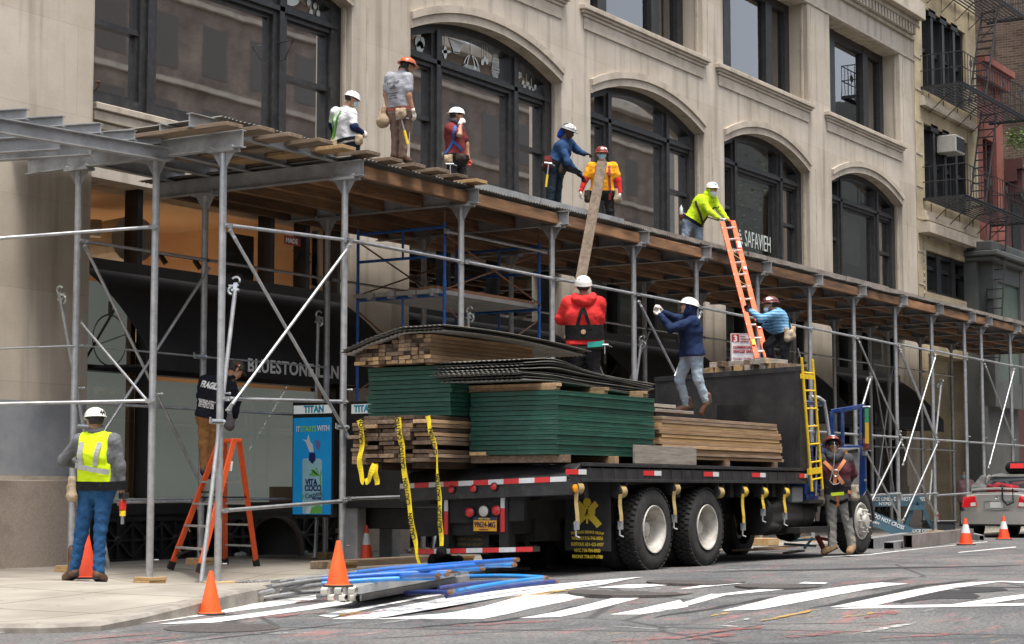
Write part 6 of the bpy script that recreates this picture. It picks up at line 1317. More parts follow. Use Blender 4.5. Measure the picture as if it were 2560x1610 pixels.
        wp = s.hm+(s.shm-s.hm)*waist; cut = lambda P: (P-wp)@s.up; cuts = [cut]
        for q in 'lr':
            if ('a'+q) in s.J: 
                E = s.J['k'+q]+(s.J['a'+q]-s.J['k'+q])*upto; dd = unit(s.J['a'+q]-s.J['k'+q]); cuts.append(lambda P, E=E, dd=dd: np.where(((P-E)**2).sum(-1) < .015, (P-E)@dd-.012, -1))
        V, F = nets(pr, .03, .014, cuts, noise, seed=seed, nscale=.8); s.tr_pr = pr; return vf_build('trousers', [(V, F, 0)], [m], s.o)
    def boots(s, m, h=.10):
        k = s.k
        for q in 'lr':
            a, t = s.J['a'+q], s.J['t'+q]; d = unit(t-a); hz = unit((d[0], d[1], d[2])); dn = V3((0,0,-1)); sole = min(a[2], t[2])
            L = float(np.linalg.norm(t-a)); heel = a-hz*.035*k; pr = [(a+V3((0,0,h*k)), a, .062*k, .060*k), (heel, a+hz*.06*k, .052*k, .056*k), (a+hz*.02*k, t, .058*k, .050*k), (t-hz*.05*k, t, .052*k, .048*k)]
            nn = unit(np.cross(np.cross(hz, (0,0,1)), hz)); hl = heel-nn*.038*k; V, F = nets(pr, .02, .012, (lambda P: -((P-hl)@nn),), .002)
            b = vf_build('boot', [(V, F, 0)], [m], s.o); so = MB(); sd_ = unit(np.cross(hz, nn)); A = heel-hz*.035*k-nn*.052*k
            prof = [(0,.028),(.06,.040),(.14,.043),(.22,.046),(.27,.034),(.29,.015)]; LL = (L+.035*k+.04*k)/(.29*k)
            top_ = [A+hz*p*k*LL+sd_*w*k for p, w in prof]+[A+hz*p*k*LL-sd_*w*k for p, w in prof[::-1]]; so.prism(top_, nn*.022*k); so.build('sole', M['black'], b)
    def trace(s, p, d, prims=None, off=.006):
        prims = prims or s.top_pr; p = V3(p); d = unit(d); p0 = p
        for _ in range(40):
            v = float(field(p[None], prims, .045)[0])-off
            if v < .002: return p
            p = p+d*max(v, .003)*.9
            if float(np.linalg.norm(p-p0)) > .75: return p0+d*.33
        return p
    def strap(s, pts, m, w=.045, name='strap', parent=None, n=7, off=.010, prims=None, th=.004):
        """pts: (x, y, side) on the torso; side -1 = laid on the back, +1 = on the front, other = direction in degrees round the body (0 front, 90 right)"""
        Q = []; N = []
        for i in range(len(pts)-1):
            for j in range(n+(i == len(pts)-2)):
                t = j/n; a, b = pts[i], pts[i+1]; x, y, ang = [a[q]+(b[q]-a[q])*t for q in range(3)]; an = math.radians(ang); d = s.fwd*math.cos(an)+s.right*math.sin(an)
                c = s.T(x, y, 0); Q.append(s.trace(c+d*.45, -d, prims, off)); N.append(d)
        mb = MB(); A = []; B = []
        for i, q in enumerate(Q):
            d = unit(Q[min(i+1, len(Q)-1)]-Q[max(i-1, 0)]); e = unit(np.cross(d, N[i])); A.append(q+e*w/2*s.k); B.append(q-e*w/2*s.k)
        mb.strip(A, B, [n_*th for n_ in N]); return mb.build(name, M[m] if isinstance(m, str) else m, parent or s.o)
    def belt(s, m, y=.12, w=.06, name='belt', prims=None, off=.012):
        pts = [(0, y, a) for a in range(0, 361, 40)]; return s.strap(pts, m, w, name, n=3, off=off, prims=prims)
    def pouch(s, x, y, ang, m, w=.16, h=.2, d=.08, name='tool_pouch'):
        an = math.radians(ang); dr = s.fwd*math.cos(an)+s.right*math.sin(an); c = s.trace(s.T(x, y, 0)+dr*.45, -dr)+dr*d*.35*s.k; e = unit(np.cross(s.up, dr)); k = s.k
        pr = [(c+e*w*.32*k+V3((0,0,h*.35*k)), c+e*w*.26*k-V3((0,0,h*.35*k)), .04*k, .045*k), (c-e*w*.32*k+V3((0,0,h*.35*k)), c-e*w*.26*k-V3((0,0,h*.35*k)), .04*k, .045*k), (c+e*w*.2*k-V3((0,0,h*.3*k)), c-e*w*.2*k-V3((0,0,h*.3*k)), .06*k*d/.08, .06*k*d/.08), (c, c+dr*.02, .05*k, .05*k)]
        V, F = nets(pr, .03, .013, (lambda P: (P-c)[..., 2]-h*.42*k,), .006, seed=5); return vf_build(name, [(V, F, 0)], [M[m] if isinstance(m, str) else m], s.o)
    def hammer(s, p, d, L=.30, grip='hammer_y', hd=True):
        p = V3(p); d = unit(d); m = MB(); m.cyl(p, p+d*L*.5, .011, 8); x = unit(np.cross(d, Fv)); 
        if hd: m.cyl(p-x*.07+d*.0, p+x*.05, .016, 8); m.beam(p+x*.03, p+x*.10+d*.03, .02, .012)
        h = m.build('hammer', M['toolsteel'], s.o, smooth=True); g = MB(); g.cyl(p+d*L*.48, p+d*L, .019, 8); g.build('hammer_grip', M[grip], h, smooth=True); return h
    def helmet(s, m, kind='cap', reverse=False, text=None, vents=False, sticker=None, band=True):
        H = s.H; mb = MB(); NA, NR = 32, 9; sg = -1 if reverse else 1; vs = []; c = (0, -.005, .048); rx, ry, rz = .119, .142, .105
        for j in range(NR+1):
            ph = math.pi/2*j/NR
            for i in range(NA):
                th = 2*math.pi*i/NA; rr = 1+.018*(abs(math.cos(th)) < .18)*(kind != 'climb')*math.sin(ph)
                vs.append(H(c[0]+rx*math.sin(ph)*math.sin(th), c[1]+ry*math.sin(ph)*math.cos(th), c[2]+rz*math.cos(ph)*rr))
        fs = [(j*NA+i, j*NA+(i+1) % NA, (j+1)*NA+(i+1) % NA, (j+1)*NA+i) for j in range(NR) for i in range(NA)]
        base = NR*NA; ring = []
        for i in range(NA):
            th = 2*math.pi*i/NA; f = math.cos(th)*sg
            if kind == 'full': e = .036+.014*max(0, f); dz = -.018
            elif kind == 'cap': e = .008+.046*max(0, f)**2.2; dz = -.012-.012*max(0, f)
            else: e = .006+.012*max(0, f)**2; dz = -.022-.012*max(0, -f)
            ring.append(H(c[0]+(rx+e)*math.sin(th), c[1]+(ry+e)*math.cos(th), c[2]+dz))
        low = [H(c[0]+(rx-.004)*math.sin(2*math.pi*i/NA), c[1]+(ry-.004)*math.cos(2*math.pi*i/NA), c[2]-.012) for i in range(NA)]
        vs += ring+low; r0 = base+NA; fs += [(base+i, base+(i+1) % NA, r0+(i+1) % NA, r0+i) for i in range(NA)] + [(r0+i, r0+(i+1) % NA, r0+NA+(i+1) % NA, r0+NA+i) for i in range(NA)]
        mb.add(vs, fs); hh = mb.build('hard_hat', m, s.o, smooth=True)
        if band:
            b = MB(); A = [H((rx-.022)*math.sin(t), (ry-.03)*math.cos(t)-.005, .045) for t in np.linspace(0, 2*math.pi, 25)]; B = [H((rx-.024)*math.sin(t), (ry-.032)*math.cos(t)-.005, .012) for t in np.linspace(0, 2*math.pi, 25)]; b.strip(A, B); b.lathe(H(0,-.112,.0), [(.02,-.01),(.022,.012)], 10, axis=-s.hf); b.build('suspension_band', M['black'], hh)
        if vents:
            v = MB()
            for th in (.6, 1.2, 1.9, 2.5, -.6, -1.2, -1.9, -2.5):
                for ph in (.95,):
                    q = [H(c[0]+rx*1.012*math.sin(ph+a)*math.sin(th+b_), c[1]+ry*1.012*math.sin(ph+a)*math.cos(th+b_), c[2]+rz*1.012*math.cos(ph+a)) for a, b_ in ((-.13,0),(.12,-.13),(.12,.13))]; v.add(q, [(0,1,2)])
            v.build('vent', M['black'], hh)
        if sticker:
            for (th, ph, r_, cc) in sticker:
                q = MB(); pc = V3((math.sin(ph)*math.sin(th), math.sin(ph)*math.cos(th), math.cos(ph))); cen = lambda a, b_: H(c[0]+rx*1.014*math.sin(ph+a)*math.sin(th+b_), c[1]+ry*1.014*math.sin(ph+a)*math.cos(th+b_), c[2]+rz*1.014*math.cos(ph+a))
                P = [cen(r_/.12*math.cos(t), r_/.12*math.sin(t)/max(.3, math.sin(ph))) for t in np.linspace(0, 2*math.pi, 13)[:-1]]; q.add(P+[cen(0,0)], [(i, (i+1) % 12, 12) for i in range(12)]); q.build('sticker', cc, hh)
        if text:
            t, th, ph, sz = text; p = H(c[0]+rx*1.03*math.sin(ph)*math.sin(th), c[1]+ry*1.03*math.sin(ph)*math.cos(th), c[2]+rz*1.03*math.cos(ph)); nrm = unit(p-H(*c)); xd = unit(np.cross((0,0,1), nrm)); yd = np.cross(nrm, xd)
            def pj(q, z, o):
                l = V3([(q-H(*c))@s.hr/s.k, (q-H(*c))@s.hf/s.k, (q-H(*c))@s.hu/s.k]); f = math.sqrt((l[0]/rx)**2+(l[1]/ry)**2+(l[2]/rz)**2); return H(*(V3(c)+l/f*1.02))
            txt(t, sz, 'lettering', M['black'], hh, p-yd*sz*.35, xd, yd, align='CENTER', bold=.003, proj=pj)
        return hh
    def hair(s, m='hair', low=-.045):
        H = s.H; V, F = nets([(H(0,-.032,.022), H(0,.012,.036), .087*s.k, .083*s.k), (H(0,-.05,-.02), H(0,-.04,.02), .07*s.k, .075*s.k)], .02, .011, (lambda P: np.minimum((P-H(0,.045,.0))@s.hf, 9)-.0, lambda P: -((P-H(0,0,low))@s.hu)), .002); return vf_build('hair', [(V, F, 0)], [M[m]], s.o)
    def mask(s, m='mask', down=False):
        H = s.H; o = -.045 if down else 0; V, F = nets([(H(-.028,.070,-.035+o), H(.028,.070,-.035+o), .045*s.k, .045*s.k), (H(0,.08,-.03+o), H(0,.07,-.075+o), .040*s.k, .036*s.k)], .02, .010, (lambda P: -((P-H(0,.045,0))@s.hf),), .001)
        mk = vf_build('face_mask', [(V, F, 0)], [M[m]], s.o); e = MB()
        for sg in (-1, 1): e.tube([H(sg*.055,.07,-.02+o), H(sg*.082,.0,.0), H(sg*.086,-.012,.01)], .003, 4)
        e.build('ear_loop', M['white'], mk); return mk
    def hood_up(s, m):
        H = s.H; pr = [(H(0,-.035,.015), H(0,.025,.025), .098*s.k, .093*s.k), (H(0,-.02,-.05), H(0,.03,-.06), .088*s.k, .075*s.k), (H(0,-.03,-.08), s.J['n'], .085*s.k, .09*s.k)]
        V, F = nets(pr, .03, .011, (lambda P: np.minimum((P-H(0,.055,0))@s.hf, .09*s.k*0+9) if 0 else (P-H(0,.058,0))@s.hf,), .004); return vf_build('hood', [(V, F, 0)], [m], s.o)
    def collar(s, m, r=.075, name='collar'):
        n = s.J['n']; x = s.right; d = unit(s.H(0,-.01,-.05)-n); f = unit(np.cross(d, x)); P = [n+d*.015*s.k+x*r*s.k*math.cos(t)+f*r*1.05*s.k*math.sin(t) for t in np.linspace(0, 2*math.pi, 13)]; V, F = nets([(P[i], P[i+1], .024*s.k, .024*s.k) for i in range(12)], .02, .012, (), .004); return vf_build(name, [(V, F, 0)], [m], s.o)
    def backtext(s, lines, m, side=180):
        an = math.radians(side); d = s.fwd*math.cos(an)+s.right*math.sin(an); xd = unit(np.cross(s.up, d)); 
        for (t, y, sz, sq) in lines:
            o = s.T(0, y, 0)+d*.4; txt(t, sz*s.k, 'lettering', m, s.o, o, xd, s.up, align='CENTER', bold=.003*sz/.06, squeeze=sq, proj=lambda p, z, e: s.trace(p, -d, None, .007))
def plastic(name, c): return mat(name, c, tuple(x*1.12 for x in c), rough=.28, scale=10, coat=.3, dirt=(.2,.17,.14), dirt_scale=9, dirt_amt=.25)
HW = plastic('white hard hat', (.72,.71,.67)); HR = plastic('dark red hard hat', (.20,.028,.016)); HO = plastic('burnt orange hard hat', (.42,.085,.022)); HM = plastic('maroon hard hat', (.115,.022,.018)); HT = plastic('silver and black hard hat', (.25,.25,.26))
WST = mat('white sticker', (.75,.75,.73), rough=.5); BST = mat('blue sticker', (.05,.25,.6), rough=.5)
NAVY = cloth('navy sweatshirt', (.012,.022,.062), (.02,.035,.09))

# 1 worker with the yellow vest
p = Person('worker in yellow reflective vest and blue jeans holding an impact driver, seen from behind', 20.6, 1.0, dict(h=(238,1052), n=(241,1076), sl=(199,1101,.05), sr=(286,1101,-.05), el=(158,1152,.15), wl=(190,1160,.32), ml=(196,1172,.36), er=(299,1165,-.05), wr=(306,1235,-.02), mr=(307,1254,-.02), hl=(222,1222,.02), hr=(264,1220,-.02), kl=(203,1336,.05), kr=(251,1322,-.03), al=(182,1434,.05), ar=(246,1440,-.05), tl=(166,1444,.12), tr=(258,1447,.06)), (205, 5))
p.body(); GT = mat('grey heather knit', (.09,.092,.10), (.19,.195,.205), rough=.95, scale=120, detail=2, spec=.1); p.top(GT, hem=-.02, seed=3)
JN = cloth('blue jeans', (.014,.065,.165), (.035,.11,.25)); p.trousers(JN, seed=4, upto=.93); p.boots(M['leather'], h=.26); p.hair(); HW1 = p.helmet(HW, 'cap', text=('441', 2.45, 1.22, .085))
HV = mat('yellow safety vest', (.60,.82,.010), (.70,.90,.02), rough=.75, scale=6, spec=.2); nb = HV.node_tree.nodes["Principled BSDF"]
tp = p.top_pr; vp = [(a, b, ra+.012, rb+.012) for a, b, ra, rb in p.torso(.016, 1.08)]; p.top_pr = vp
hp_ = p.hm+(p.shm-p.hm)*.10; V, F = nets(vp, .045, .013, (lambda P: -((P-hp_)@p.up), lambda P: (P-p.J['n']-p.up*.0)@p.up-.0, lambda P: np.abs((P-p.shm)@p.right)-(.175+.02*((P-p.shm)@p.up<-.25))), .006, seed=9); vest = vf_build('safety_vest', [(V, F, 0)], [HV], p.o)
p.strap([(-.115,.98,180),(-.115,.42,180)], 'silver_tape', .055, 'reflective_stripe', vest, off=.018); p.strap([(.105,.98,180),(.06,.50,180)], 'silver_tape', .055, 'reflective_stripe', vest, off=.018); p.strap([(-.17,.50,195),(0,.43,180),(.17,.36,165)], 'silver_tape', .055, 'reflective_stripe', vest, off=.018)
p.top_pr = tp; p.belt('belt_k', .07, .10); p.pouch(-.16, .02, 235, 'canvas', w=.17, h=.30, d=.09); p.collar(GT, .07)
dr = MB(); a = p.J['mr']; x = unit(Rv); dn = V3((0,0,-1)); dr.beam(a+dn*-.02, a+dn*.10, .05, .09); dl_ = dr.build('impact_driver', mat('red tool body', (.55,.03,.02), rough=.4), p.o, bevel=.015)
dr = MB(); dr.beam(a+dn*-.10+x*.01, a+dn*-.03+x*.01, .08, .10); dr.build('battery', M['black'], dl_, bevel=.01); dr = MB(); dr.cyl(a+dn*.10, a+dn*.16, .035, 12); dr.build('collar_ring', mat('yellow ring', (.75,.5,.02)), dl_); dr = MB(); dr.cyl(a+dn*.16, a+dn*.25, .02, 10); dr.build('socket', M['toolsteel'], dl_)
p.glove('l', 'glove_r') if 0 else None

# 2 electrician on the stepladder
p = Person('worker in black printed hoodie and brown trousers standing on the orange stepladder', 24.0, .95, dict(h=(588,925), n=(571,941), sl=(512,952,.05), sr=(574,954,-.02), el=(503,990,.15), wl=(527,1012,.35), ml=(540,1020,.42), er=(592,998,.02), wr=(588,1040,.10), mr=(584,1056,.15), hl=(513,1042,.0), hr=(541,1043,.05), kl=(510,1110,.0), kr=(531,1114,.08), al=(512,1178,0), ar=(529,1184,.08), tl=(522,1189,.1), tr=(541,1193,.17)), (125, 35))
p.body(); BK = cloth('black hooded sweatshirt', (.010,.011,.017), (.017,.019,.027)); p.top(BK, hem=-.02, bulk=1.14, seed=6); p.trousers(cloth('brown duck trousers', (.23,.105,.038), (.33,.165,.065)), seed=7, upto=.95); p.boots(M['leather'], .1); p.hair(); p.collar(BK, .085)
cp = MB(); prof = [(.112,-.01),(.112,.02),(.09,.07),(.05,.095),(.001,.10)]; cp.lathe(p.H(0,-.005,.04), [(r*p.k, h*p.k) for r, h in prof], 20, axis=p.hu, up=p.hf); cp.prism([p.H(-.06,.09,.035), p.H(.06,.09,.035), p.H(.05,.165,.02), p.H(-.05,.165,.02)], p.hu*.008); cap_ = cp.build('baseball_cap', cloth('olive cap', (.06,.05,.035)), p.o, smooth=True)
for i, c in enumerate(((.03,.22,.08),(.7,.7,.7),(.5,.04,.04))): f_ = MB(); q = p.H(.108,-.02+.0,.05); f_.box(-.001,.001,-.012,.012,-.015,.015); f_.v = [tuple(q+p.hr*v[0]+p.hf*(v[1]+.024*(1-i))+p.hu*v[2]) for v in f_.v]; f_.build('flag_patch', mat('patch %d' % i, c), cap_)
p.backtext([('FRAGILE', .80, .115, .62), ('ELECTRICAL SUPPLY', .42, .032, .9), ('2840 36th Avenue', .365, .034, .9), ('Astoria NY 11102', .31, .034, .9), ('Phone 718 361 2004', .255, .030, .9)], M['white'], 195)
tr_ = MB(); a = [p.T(-.0+.02+x, y, 0)-p.fwd*.5*p.k for x, y in ((-.11,.76),(.11,.76),(0,.52))]; 
b = p.pouch(.12, .0, 70, cloth('grey tool bag', (.10,.095,.10)), w=.16, h=.22, d=.1)

# 3 white shirt on the deck
p = Person('worker in white t-shirt with navy sleeves and white helmet behind the planks', 27.5, .86, dict(h=(880,249), n=(867,264), sl=(838,280,.22), sr=(880,284,-.12), el=(831,312,.3), wl=(836,338,.35), ml=(838,345,.38), er=(885,318,-.18), wr=(905,331,-.05), mr=(913,336,-.02), hl=(849,357,.1), hr=(883,358,-.08), kl=(852,420,.1), kr=(890,420,-.05), al=(850,480,.1), ar=(884,480,-.1), tl=(866,490,.12), tr=(900,490,-.1)), (105, 22))
p.body(); p.top(cloth('navy sleeve', (.010,.016,.055)), hem=-.1, bulk=1.0, g=.010, noise=.003, name='undershirt', seed=8, armfat=1.15); WT = cloth('white t-shirt', (.62,.64,.67), (.74,.75,.77)); p.top(WT, short=True, hem=-.06, bulk=1.2, seed=9, armfat=1.1); p.trousers(cloth('dark work trousers', (.012,.02,.04))); p.boots(M['leather']); p.glove('r'); p.glove('l'); p.hair(); p.helmet(HW, 'climb', vents=True); p.mask()
gh = mat('green harness', (.10,.33,.03), rough=.8)
p.strap([(-.10,1.0,180),(-.09,.6,180),(-.12,.0,190)], gh, .045, 'harness'); p.strap([(.10,1.0,180),(-.02,.55,180),(-.12,.05,190)], gh, .04, 'harness'); p.belt('belt_k', .05, .06); p.pouch(-.05, .0, 190, 'canvas', w=.16, h=.17, d=.07); p.pouch(.2, .0, 80, 'canvas', w=.12, h=.16, d=.06)
p.strap([(0,1.0,0),(.0,.98,90),(0,.98,180),(0,.98,270),(0,1,360)], mat('red bandana', (.40,.03,.035)), .02, 'bandana') if 0 else None
bd_ = MB(); A = [p.H(.094*math.sin(t), .1*math.cos(t)-.012, .03) for t in np.linspace(0, 2*math.pi, 21)]; B = [p.H(.09*math.sin(t), .096*math.cos(t)-.012, .0) for t in np.linspace(0, 2*math.pi, 21)]; bd_.strip(A, B, p.hr*.001); bd_.build('bandana', mat('red bandana', (.40,.03,.035), (.6,.3,.3), scale=60), p.o)
p.hammer(p.J['mr']+V3((0,0,.03)), unit(-Rv*.45+V3((0,0,-1))), .26, 'pouch_r' if 0 else 'glove_r', hd=False)

# 4 grey shirt
p = Person('worker in grey printed t-shirt and orange brimmed hard hat standing on the planks', 25.2, .84, dict(h=(1019,166), n=(1007,176), sl=(975,193,.12), sr=(1019,193,-.08), el=(965,236,.15), wl=(969,272,.08), ml=(973,288,.05), er=(1022,238,-.12), wr=(1033,279,-.10), mr=(1038,298,-.08), hl=(988,283,.06), hr=(1014,283,-.04), kl=(990,341,.08), kr=(1010,339,-.02), al=(987,391,.08), ar=(1006,394,-.02), tl=(1000,398,.15), tr=(1021,401,.05)), (125, 12))
p.body(); GS = cloth('grey t-shirt', (.30,.31,.34), (.40,.41,.44)); p.top(GS, short=True, hem=-.0, bulk=1.05, seed=12, armfat=1.1); p.trousers(cloth('brown work trousers', (.17,.115,.09), (.25,.175,.14)), seed=13, fat=1.3, upto=.98); p.boots(M['leather']); p.glove('r', curl=.4); p.hair(); p.helmet(HO, 'full', sticker=[(-.5,.5,.03,mat('yellow sticker', (.6,.4,.05)))]); p.collar(cloth('grey neck gaiter', (.05,.055,.065)), .068, 'neck_gaiter')
gt = mat('dark grey print', (.09,.10,.11)); p.backtext([('IRON CRAFT', .80, .058, .8), ('RIGGING AND SHEDS', .52, .026, .9), ('SCAFFOLD', .45, .034, .9), ('LOCAL CREW', .38, .034, .9)], gt, 185)
pm = MB(); q = p.trace(p.T(0,.66,0)-p.fwd*.4, p.fwd); pm.prism([q+p.right*(-.07)*.84, q+p.right*.08*.84, q+p.right*.03+p.up*.05, q-p.right*.03+p.up*.03], -p.fwd*.006); pm.build('printed_motif', gt, p.o)
p.belt(cloth('red brown belt cloth', (.20,.07,.055)), .10, .07); p.pouch(-.17, -.02, 215, 'canvas', w=.22, h=.34, d=.14); p.pouch(.06, -.02, 150, 'canvas', w=.16, h=.16, d=.06); p.hammer(PD(1003,295,25.05), unit(Rv*.25+V3((0,0,-1))), .37)

# 5 maroon shirt
p = Person('worker in maroon t-shirt and white hard hat raising a gloved hand to his face', 28.6, .88, dict(h=(1142,289), n=(1135,304), sl=(1146,318,.26), sr=(1124,320,-.10), el=(1166,362,.3), wl=(1171,400,.25), ml=(1174,415,.22), er=(1149,337,-.22), wr=(1151,308,-.12), mr=(1157,297,-.08), hl=(1150,399,.12), hr=(1131,399,-.08), kl=(1156,445,.12), kr=(1129,446,-.08), al=(1156,492,.12), ar=(1128,492,-.08), tl=(1170,498,.12), tr=(1143,498,-.08)), (95, 4))
p.pn = {'r': -Fv}
p.body(); p.top(cloth('maroon t-shirt', (.16,.028,.030), (.23,.045,.045)), short=True, hem=-.02, bulk=1.1, seed=15, armfat=1.1); p.trousers(cloth('charcoal jeans', (.022,.022,.023), (.05,.05,.05)), seed=16); p.boots(M['leather']); p.glove('r'); p.glove('l', 'glove_r'); p.hair(); p.helmet(HW, 'cap', reverse=True); p.collar(cloth('navy bandana', (.02,.025,.06), (.2,.2,.25)), .07, 'bandana')
bh = mat('blue harness', (.03,.10,.34), rough=.8); p.strap([(.02,.95,60),(.05,.5,75),(-.05,.2,40)], bh, .045, 'harness'); p.strap([(.05,.5,75),(-.02,.15,110),(0,.02,150)], bh, .045, 'harness'); p.strap([(-.1,.98,180),(-.02,.35,180)], 'belt_k', .045, 'harness'); p.belt('belt_k', .06, .07); p.pouch(.14, -.06, 100, 'canvas', w=.13, h=.18, d=.06); p.pouch(.05, .0, 40, 'pouch_d', w=.16, h=.12, d=.08); p.hammer(PD(1126,410,28.3), unit(V3((0,0,-1))), .30, 'canvas'); 

# 6 blue long-sleeve, reaching
p = Person('dark-skinned worker in blue long-sleeved shirt reaching out with black gloves', 29.5, .93, dict(h=(1420,330), n=(1413,345), sl=(1423,354,.25), sr=(1402,364,-.12), el=(1441,374,.3), wl=(1460,384,.25), ml=(1472,385,.22), er=(1420,406,-.2), wr=(1449,437,-.12), mr=(1461,448,-.08), hl=(1397,415,.15), hr=(1380,416,-.08), kl=(1394,470,.15), kr=(1377,472,-.08), al=(1392,524,.15), ar=(1374,526,-.08), tl=(1406,530,.15), tr=(1388,532,-.08)), (70, 22), 'dark')
p.pn = {'l': V3((0,0,1)), 'r': V3((0,0,1))}
p.body(); p.top(cloth('blue jersey', (.02,.052,.125), (.032,.075,.17)), hem=-.02, bulk=1.06, seed=18); p.trousers(cloth('slate work trousers', (.02,.032,.045), (.035,.052,.068)), seed=19, fat=1.28); p.boots(M['leather']); p.glove('l', 'glove_k', curl=.15); p.glove('r', 'glove_k', curl=.25); p.hair(); p.helmet(HT, 'full', sticker=[(1.2,.9,.05,WST),(.3,1.1,.03,WST),(2.0,.9,.04,M['black']),(.7,.5,.06,WST),(1.7,1.2,.03,WST)])
bb = MB(); V, F = nets([(p.H(0,-.09,-.02), p.H(0,-.12,-.10), .07*p.k, .05*p.k), (p.H(0,-.1,-.06), p.H(-.03,-.15,-.09), .05*p.k, .03*p.k)], .03, .011, (), .008); vf_build('neck_cloth', [(V, F, 0)], [cloth('bright blue cloth', (.01,.05,.33))], p.o)
p.belt('belt_k', .06, .07); p.pouch(-.05, .02, 200, 'pouch_d', w=.2, h=.24, d=.13); p.pouch(.08, -.04, 110, 'pouch_r', w=.14, h=.22, d=.07); p.pouch(.0, -.04, 40, 'pouch_d', w=.1, h=.2, d=.06); p.hammer(PD(1372,408,29.2), unit(-Rv*.12+V3((0,0,-1))), .38)

# 7 orange shirt
p = Person('masked worker in orange t-shirt over red sleeves, facing the street behind the upright plank', 32.8, .97, dict(h=(1504,386), n=(1506,405), sr=(1478,416), sl=(1534,416), er=(1463,449,-.03), wr=(1452,478,-.08), mr=(1449,492,-.10), el=(1545,451,-.03), wl=(1550,482,-.08), ml=(1550,496,-.10), hr=(1491,484), hl=(1521,484), kr=(1487,530,-.03), kl=(1525,529,-.03), ar=(1482,584), al=(1532,584), tr=(1478,592,-.14), tl=(1537,592,-.14)), (5, 4), 'pale')
p.body(); p.top(cloth('red undershirt', (.50,.022,.022), (.60,.04,.035)), hem=-.1, bulk=.95, noise=.003, name='undershirt', seed=20, armfat=1.0); p.top(cloth('orange t-shirt', (.76,.30,.012), (.84,.38,.025)), short=True, hem=-.02, bulk=1.04, seed=21, armfat=1.08); p.trousers(cloth('black work trousers', (.016,.016,.017)), seed=22); p.boots(M['leather']); p.glove('l'); p.glove('r'); p.hair(); p.helmet(HR, 'cap', sticker=[(.0,1.0,.03,WST),(-.7,1.0,.025,WST)]); p.mask()
rh = mat('red harness', (.28,.035,.03), rough=.8); p.strap([(-.12,1.0,0),(-.12,.5,0),(-.14,.0,0)], rh, .045, 'harness'); p.strap([(.12,1.0,0),(.12,.5,0),(.14,.0,0)], rh, .045, 'harness'); p.strap([(-.11,.72,0),(-.09,.66,0)], rh, .09, 'buckle'); p.belt('belt_k', .04, .06); p.pouch(-.2, -.06, 300, 'canvas', w=.17, h=.26, d=.08); p.pouch(.2, -.08, 60, 'pouch_d', w=.1, h=.24, d=.06); p.strap([(-.13,.02,0),(-.13,-.25,0)], rh, .05, 'harness', prims=p.tr_pr); p.strap([(.14,.02,0),(.15,-.25,0)], rh, .05, 'harness', prims=p.tr_pr)

# 8 lime hoodie at the ladder head
p = Person('worker in lime hooded shirt gripping the top of the orange ladder', 34.4, .95, dict(h=(1780,474), n=(1769,487), sr=(1751,496,-.08), sl=(1784,498,.08), er=(1774,529,-.2), wr=(1796,545,-.25), mr=(1806,551,-.25), el=(1798,523,.0), wl=(1817,547,-.1), ml=(1829,554,-.14), hr=(1720,556,-.05), hl=(1744,554,.1), kr=(1712,596,-.1), kl=(1748,595,.05), ar=(1704,642,-.05), al=(1754,646,.1), tr=(1712,648,-.1), tl=(1764,652,.05)), (25, 6), 'pale')
p.body(); LM = cloth('lime shirt', (.42,.60,.012), (.52,.70,.03)); p.top(LM, hem=.0, bulk=1.08, seed=24); p.trousers(cloth('pale blue jeans', (.15,.21,.29), (.27,.33,.40)), seed=25); p.boots(M['leather']); p.glove('r', 'glove_w'); p.glove('l', 'glove_r'); p.hood_up(LM); p.helmet(HW, 'cap', sticker=[(.0,1.0,.03,BST)]); p.mask('mask_w', down=True)
dh_ = cloth('dark harness', (.05,.03,.022)); p.strap([(-.1,1.0,-20),(-.13,.5,0),(-.15,.0,20)], dh_, .04, 'harness'); p.strap([(.15,.7,70),(.02,.45,40),(-.14,.1,0)], dh_, .045, 'harness'); p.belt('belt_k', .02, .06); p.pouch(-.05, -.02, 120, 'pouch_r', w=.15, h=.14, d=.06); p.pouch(.1, -.08, 170, 'canvas', w=.1, h=.28, d=.07)
bt_ = MB(); q = PD(1703,523,34.2); bt_.lathe(q-V3((0,0,.10)), [(.03,0),(.033,.01),(.033,.12),(.012,.16),(.012,.18)], 12); bt_.build('water_bottle', mat('clear bottle', (.55,.58,.58), rough=.1), p.o, smooth=True)

# 9 red hoodie on the load
p = Person('stocky worker in red hooded top and black back brace steadying the plank on the truck', 25.3, 1.0, dict(h=(1458,716), n=(1461,738), sl=(1421,758,.03), sr=(1498,758,-.02), el=(1402,798,.10), wl=(1423,806,.30), ml=(1432,800,.36), er=(1497,801,.10), wr=(1484,812,.30), mr=(1476,806,.36), hl=(1444,862), hr=(1480,862), kl=(1440,935,.02), kr=(1484,935,.0), al=(1438,1006), ar=(1486,1006), tl=(1432,1012,.18), tr=(1490,1012,.18)), (180, -14))
p.body(); RD = cloth('red hooded top', (.58,.028,.030), (.68,.045,.04)); p.top(RD, hem=.0, bulk=1.30, seed=27, armfat=1.45, noise=.007); p.trousers(cloth('black jeans', (.016,.016,.018), (.035,.035,.037)), seed=28, fat=1.4, waist=.12); p.boots(M['leather']); p.glove('l', 'glove_k'); p.glove('r', 'glove_k'); p.hair(); p.helmet(HW, 'climb', vents=True)
x = p.right; n_ = p.J['n']; P_ = [n_-p.fwd*.06+x*.12*math.cos(t)-p.fwd*.07*math.sin(t)-p.up*(.02+.07*max(0, math.sin(t))) for t in np.linspace(-.3, math.pi+.3, 9)]; V, F = nets([(P_[i], P_[i+1], .052, .052) for i in range(8)]+[(n_-p.fwd*.12-p.up*.07-x*.05, n_-p.fwd*.12-p.up*.07+x*.05, .06, .06)], .04, .012, (), .008); vf_build('hood', [(V, F, 0)], [RD], p.o)
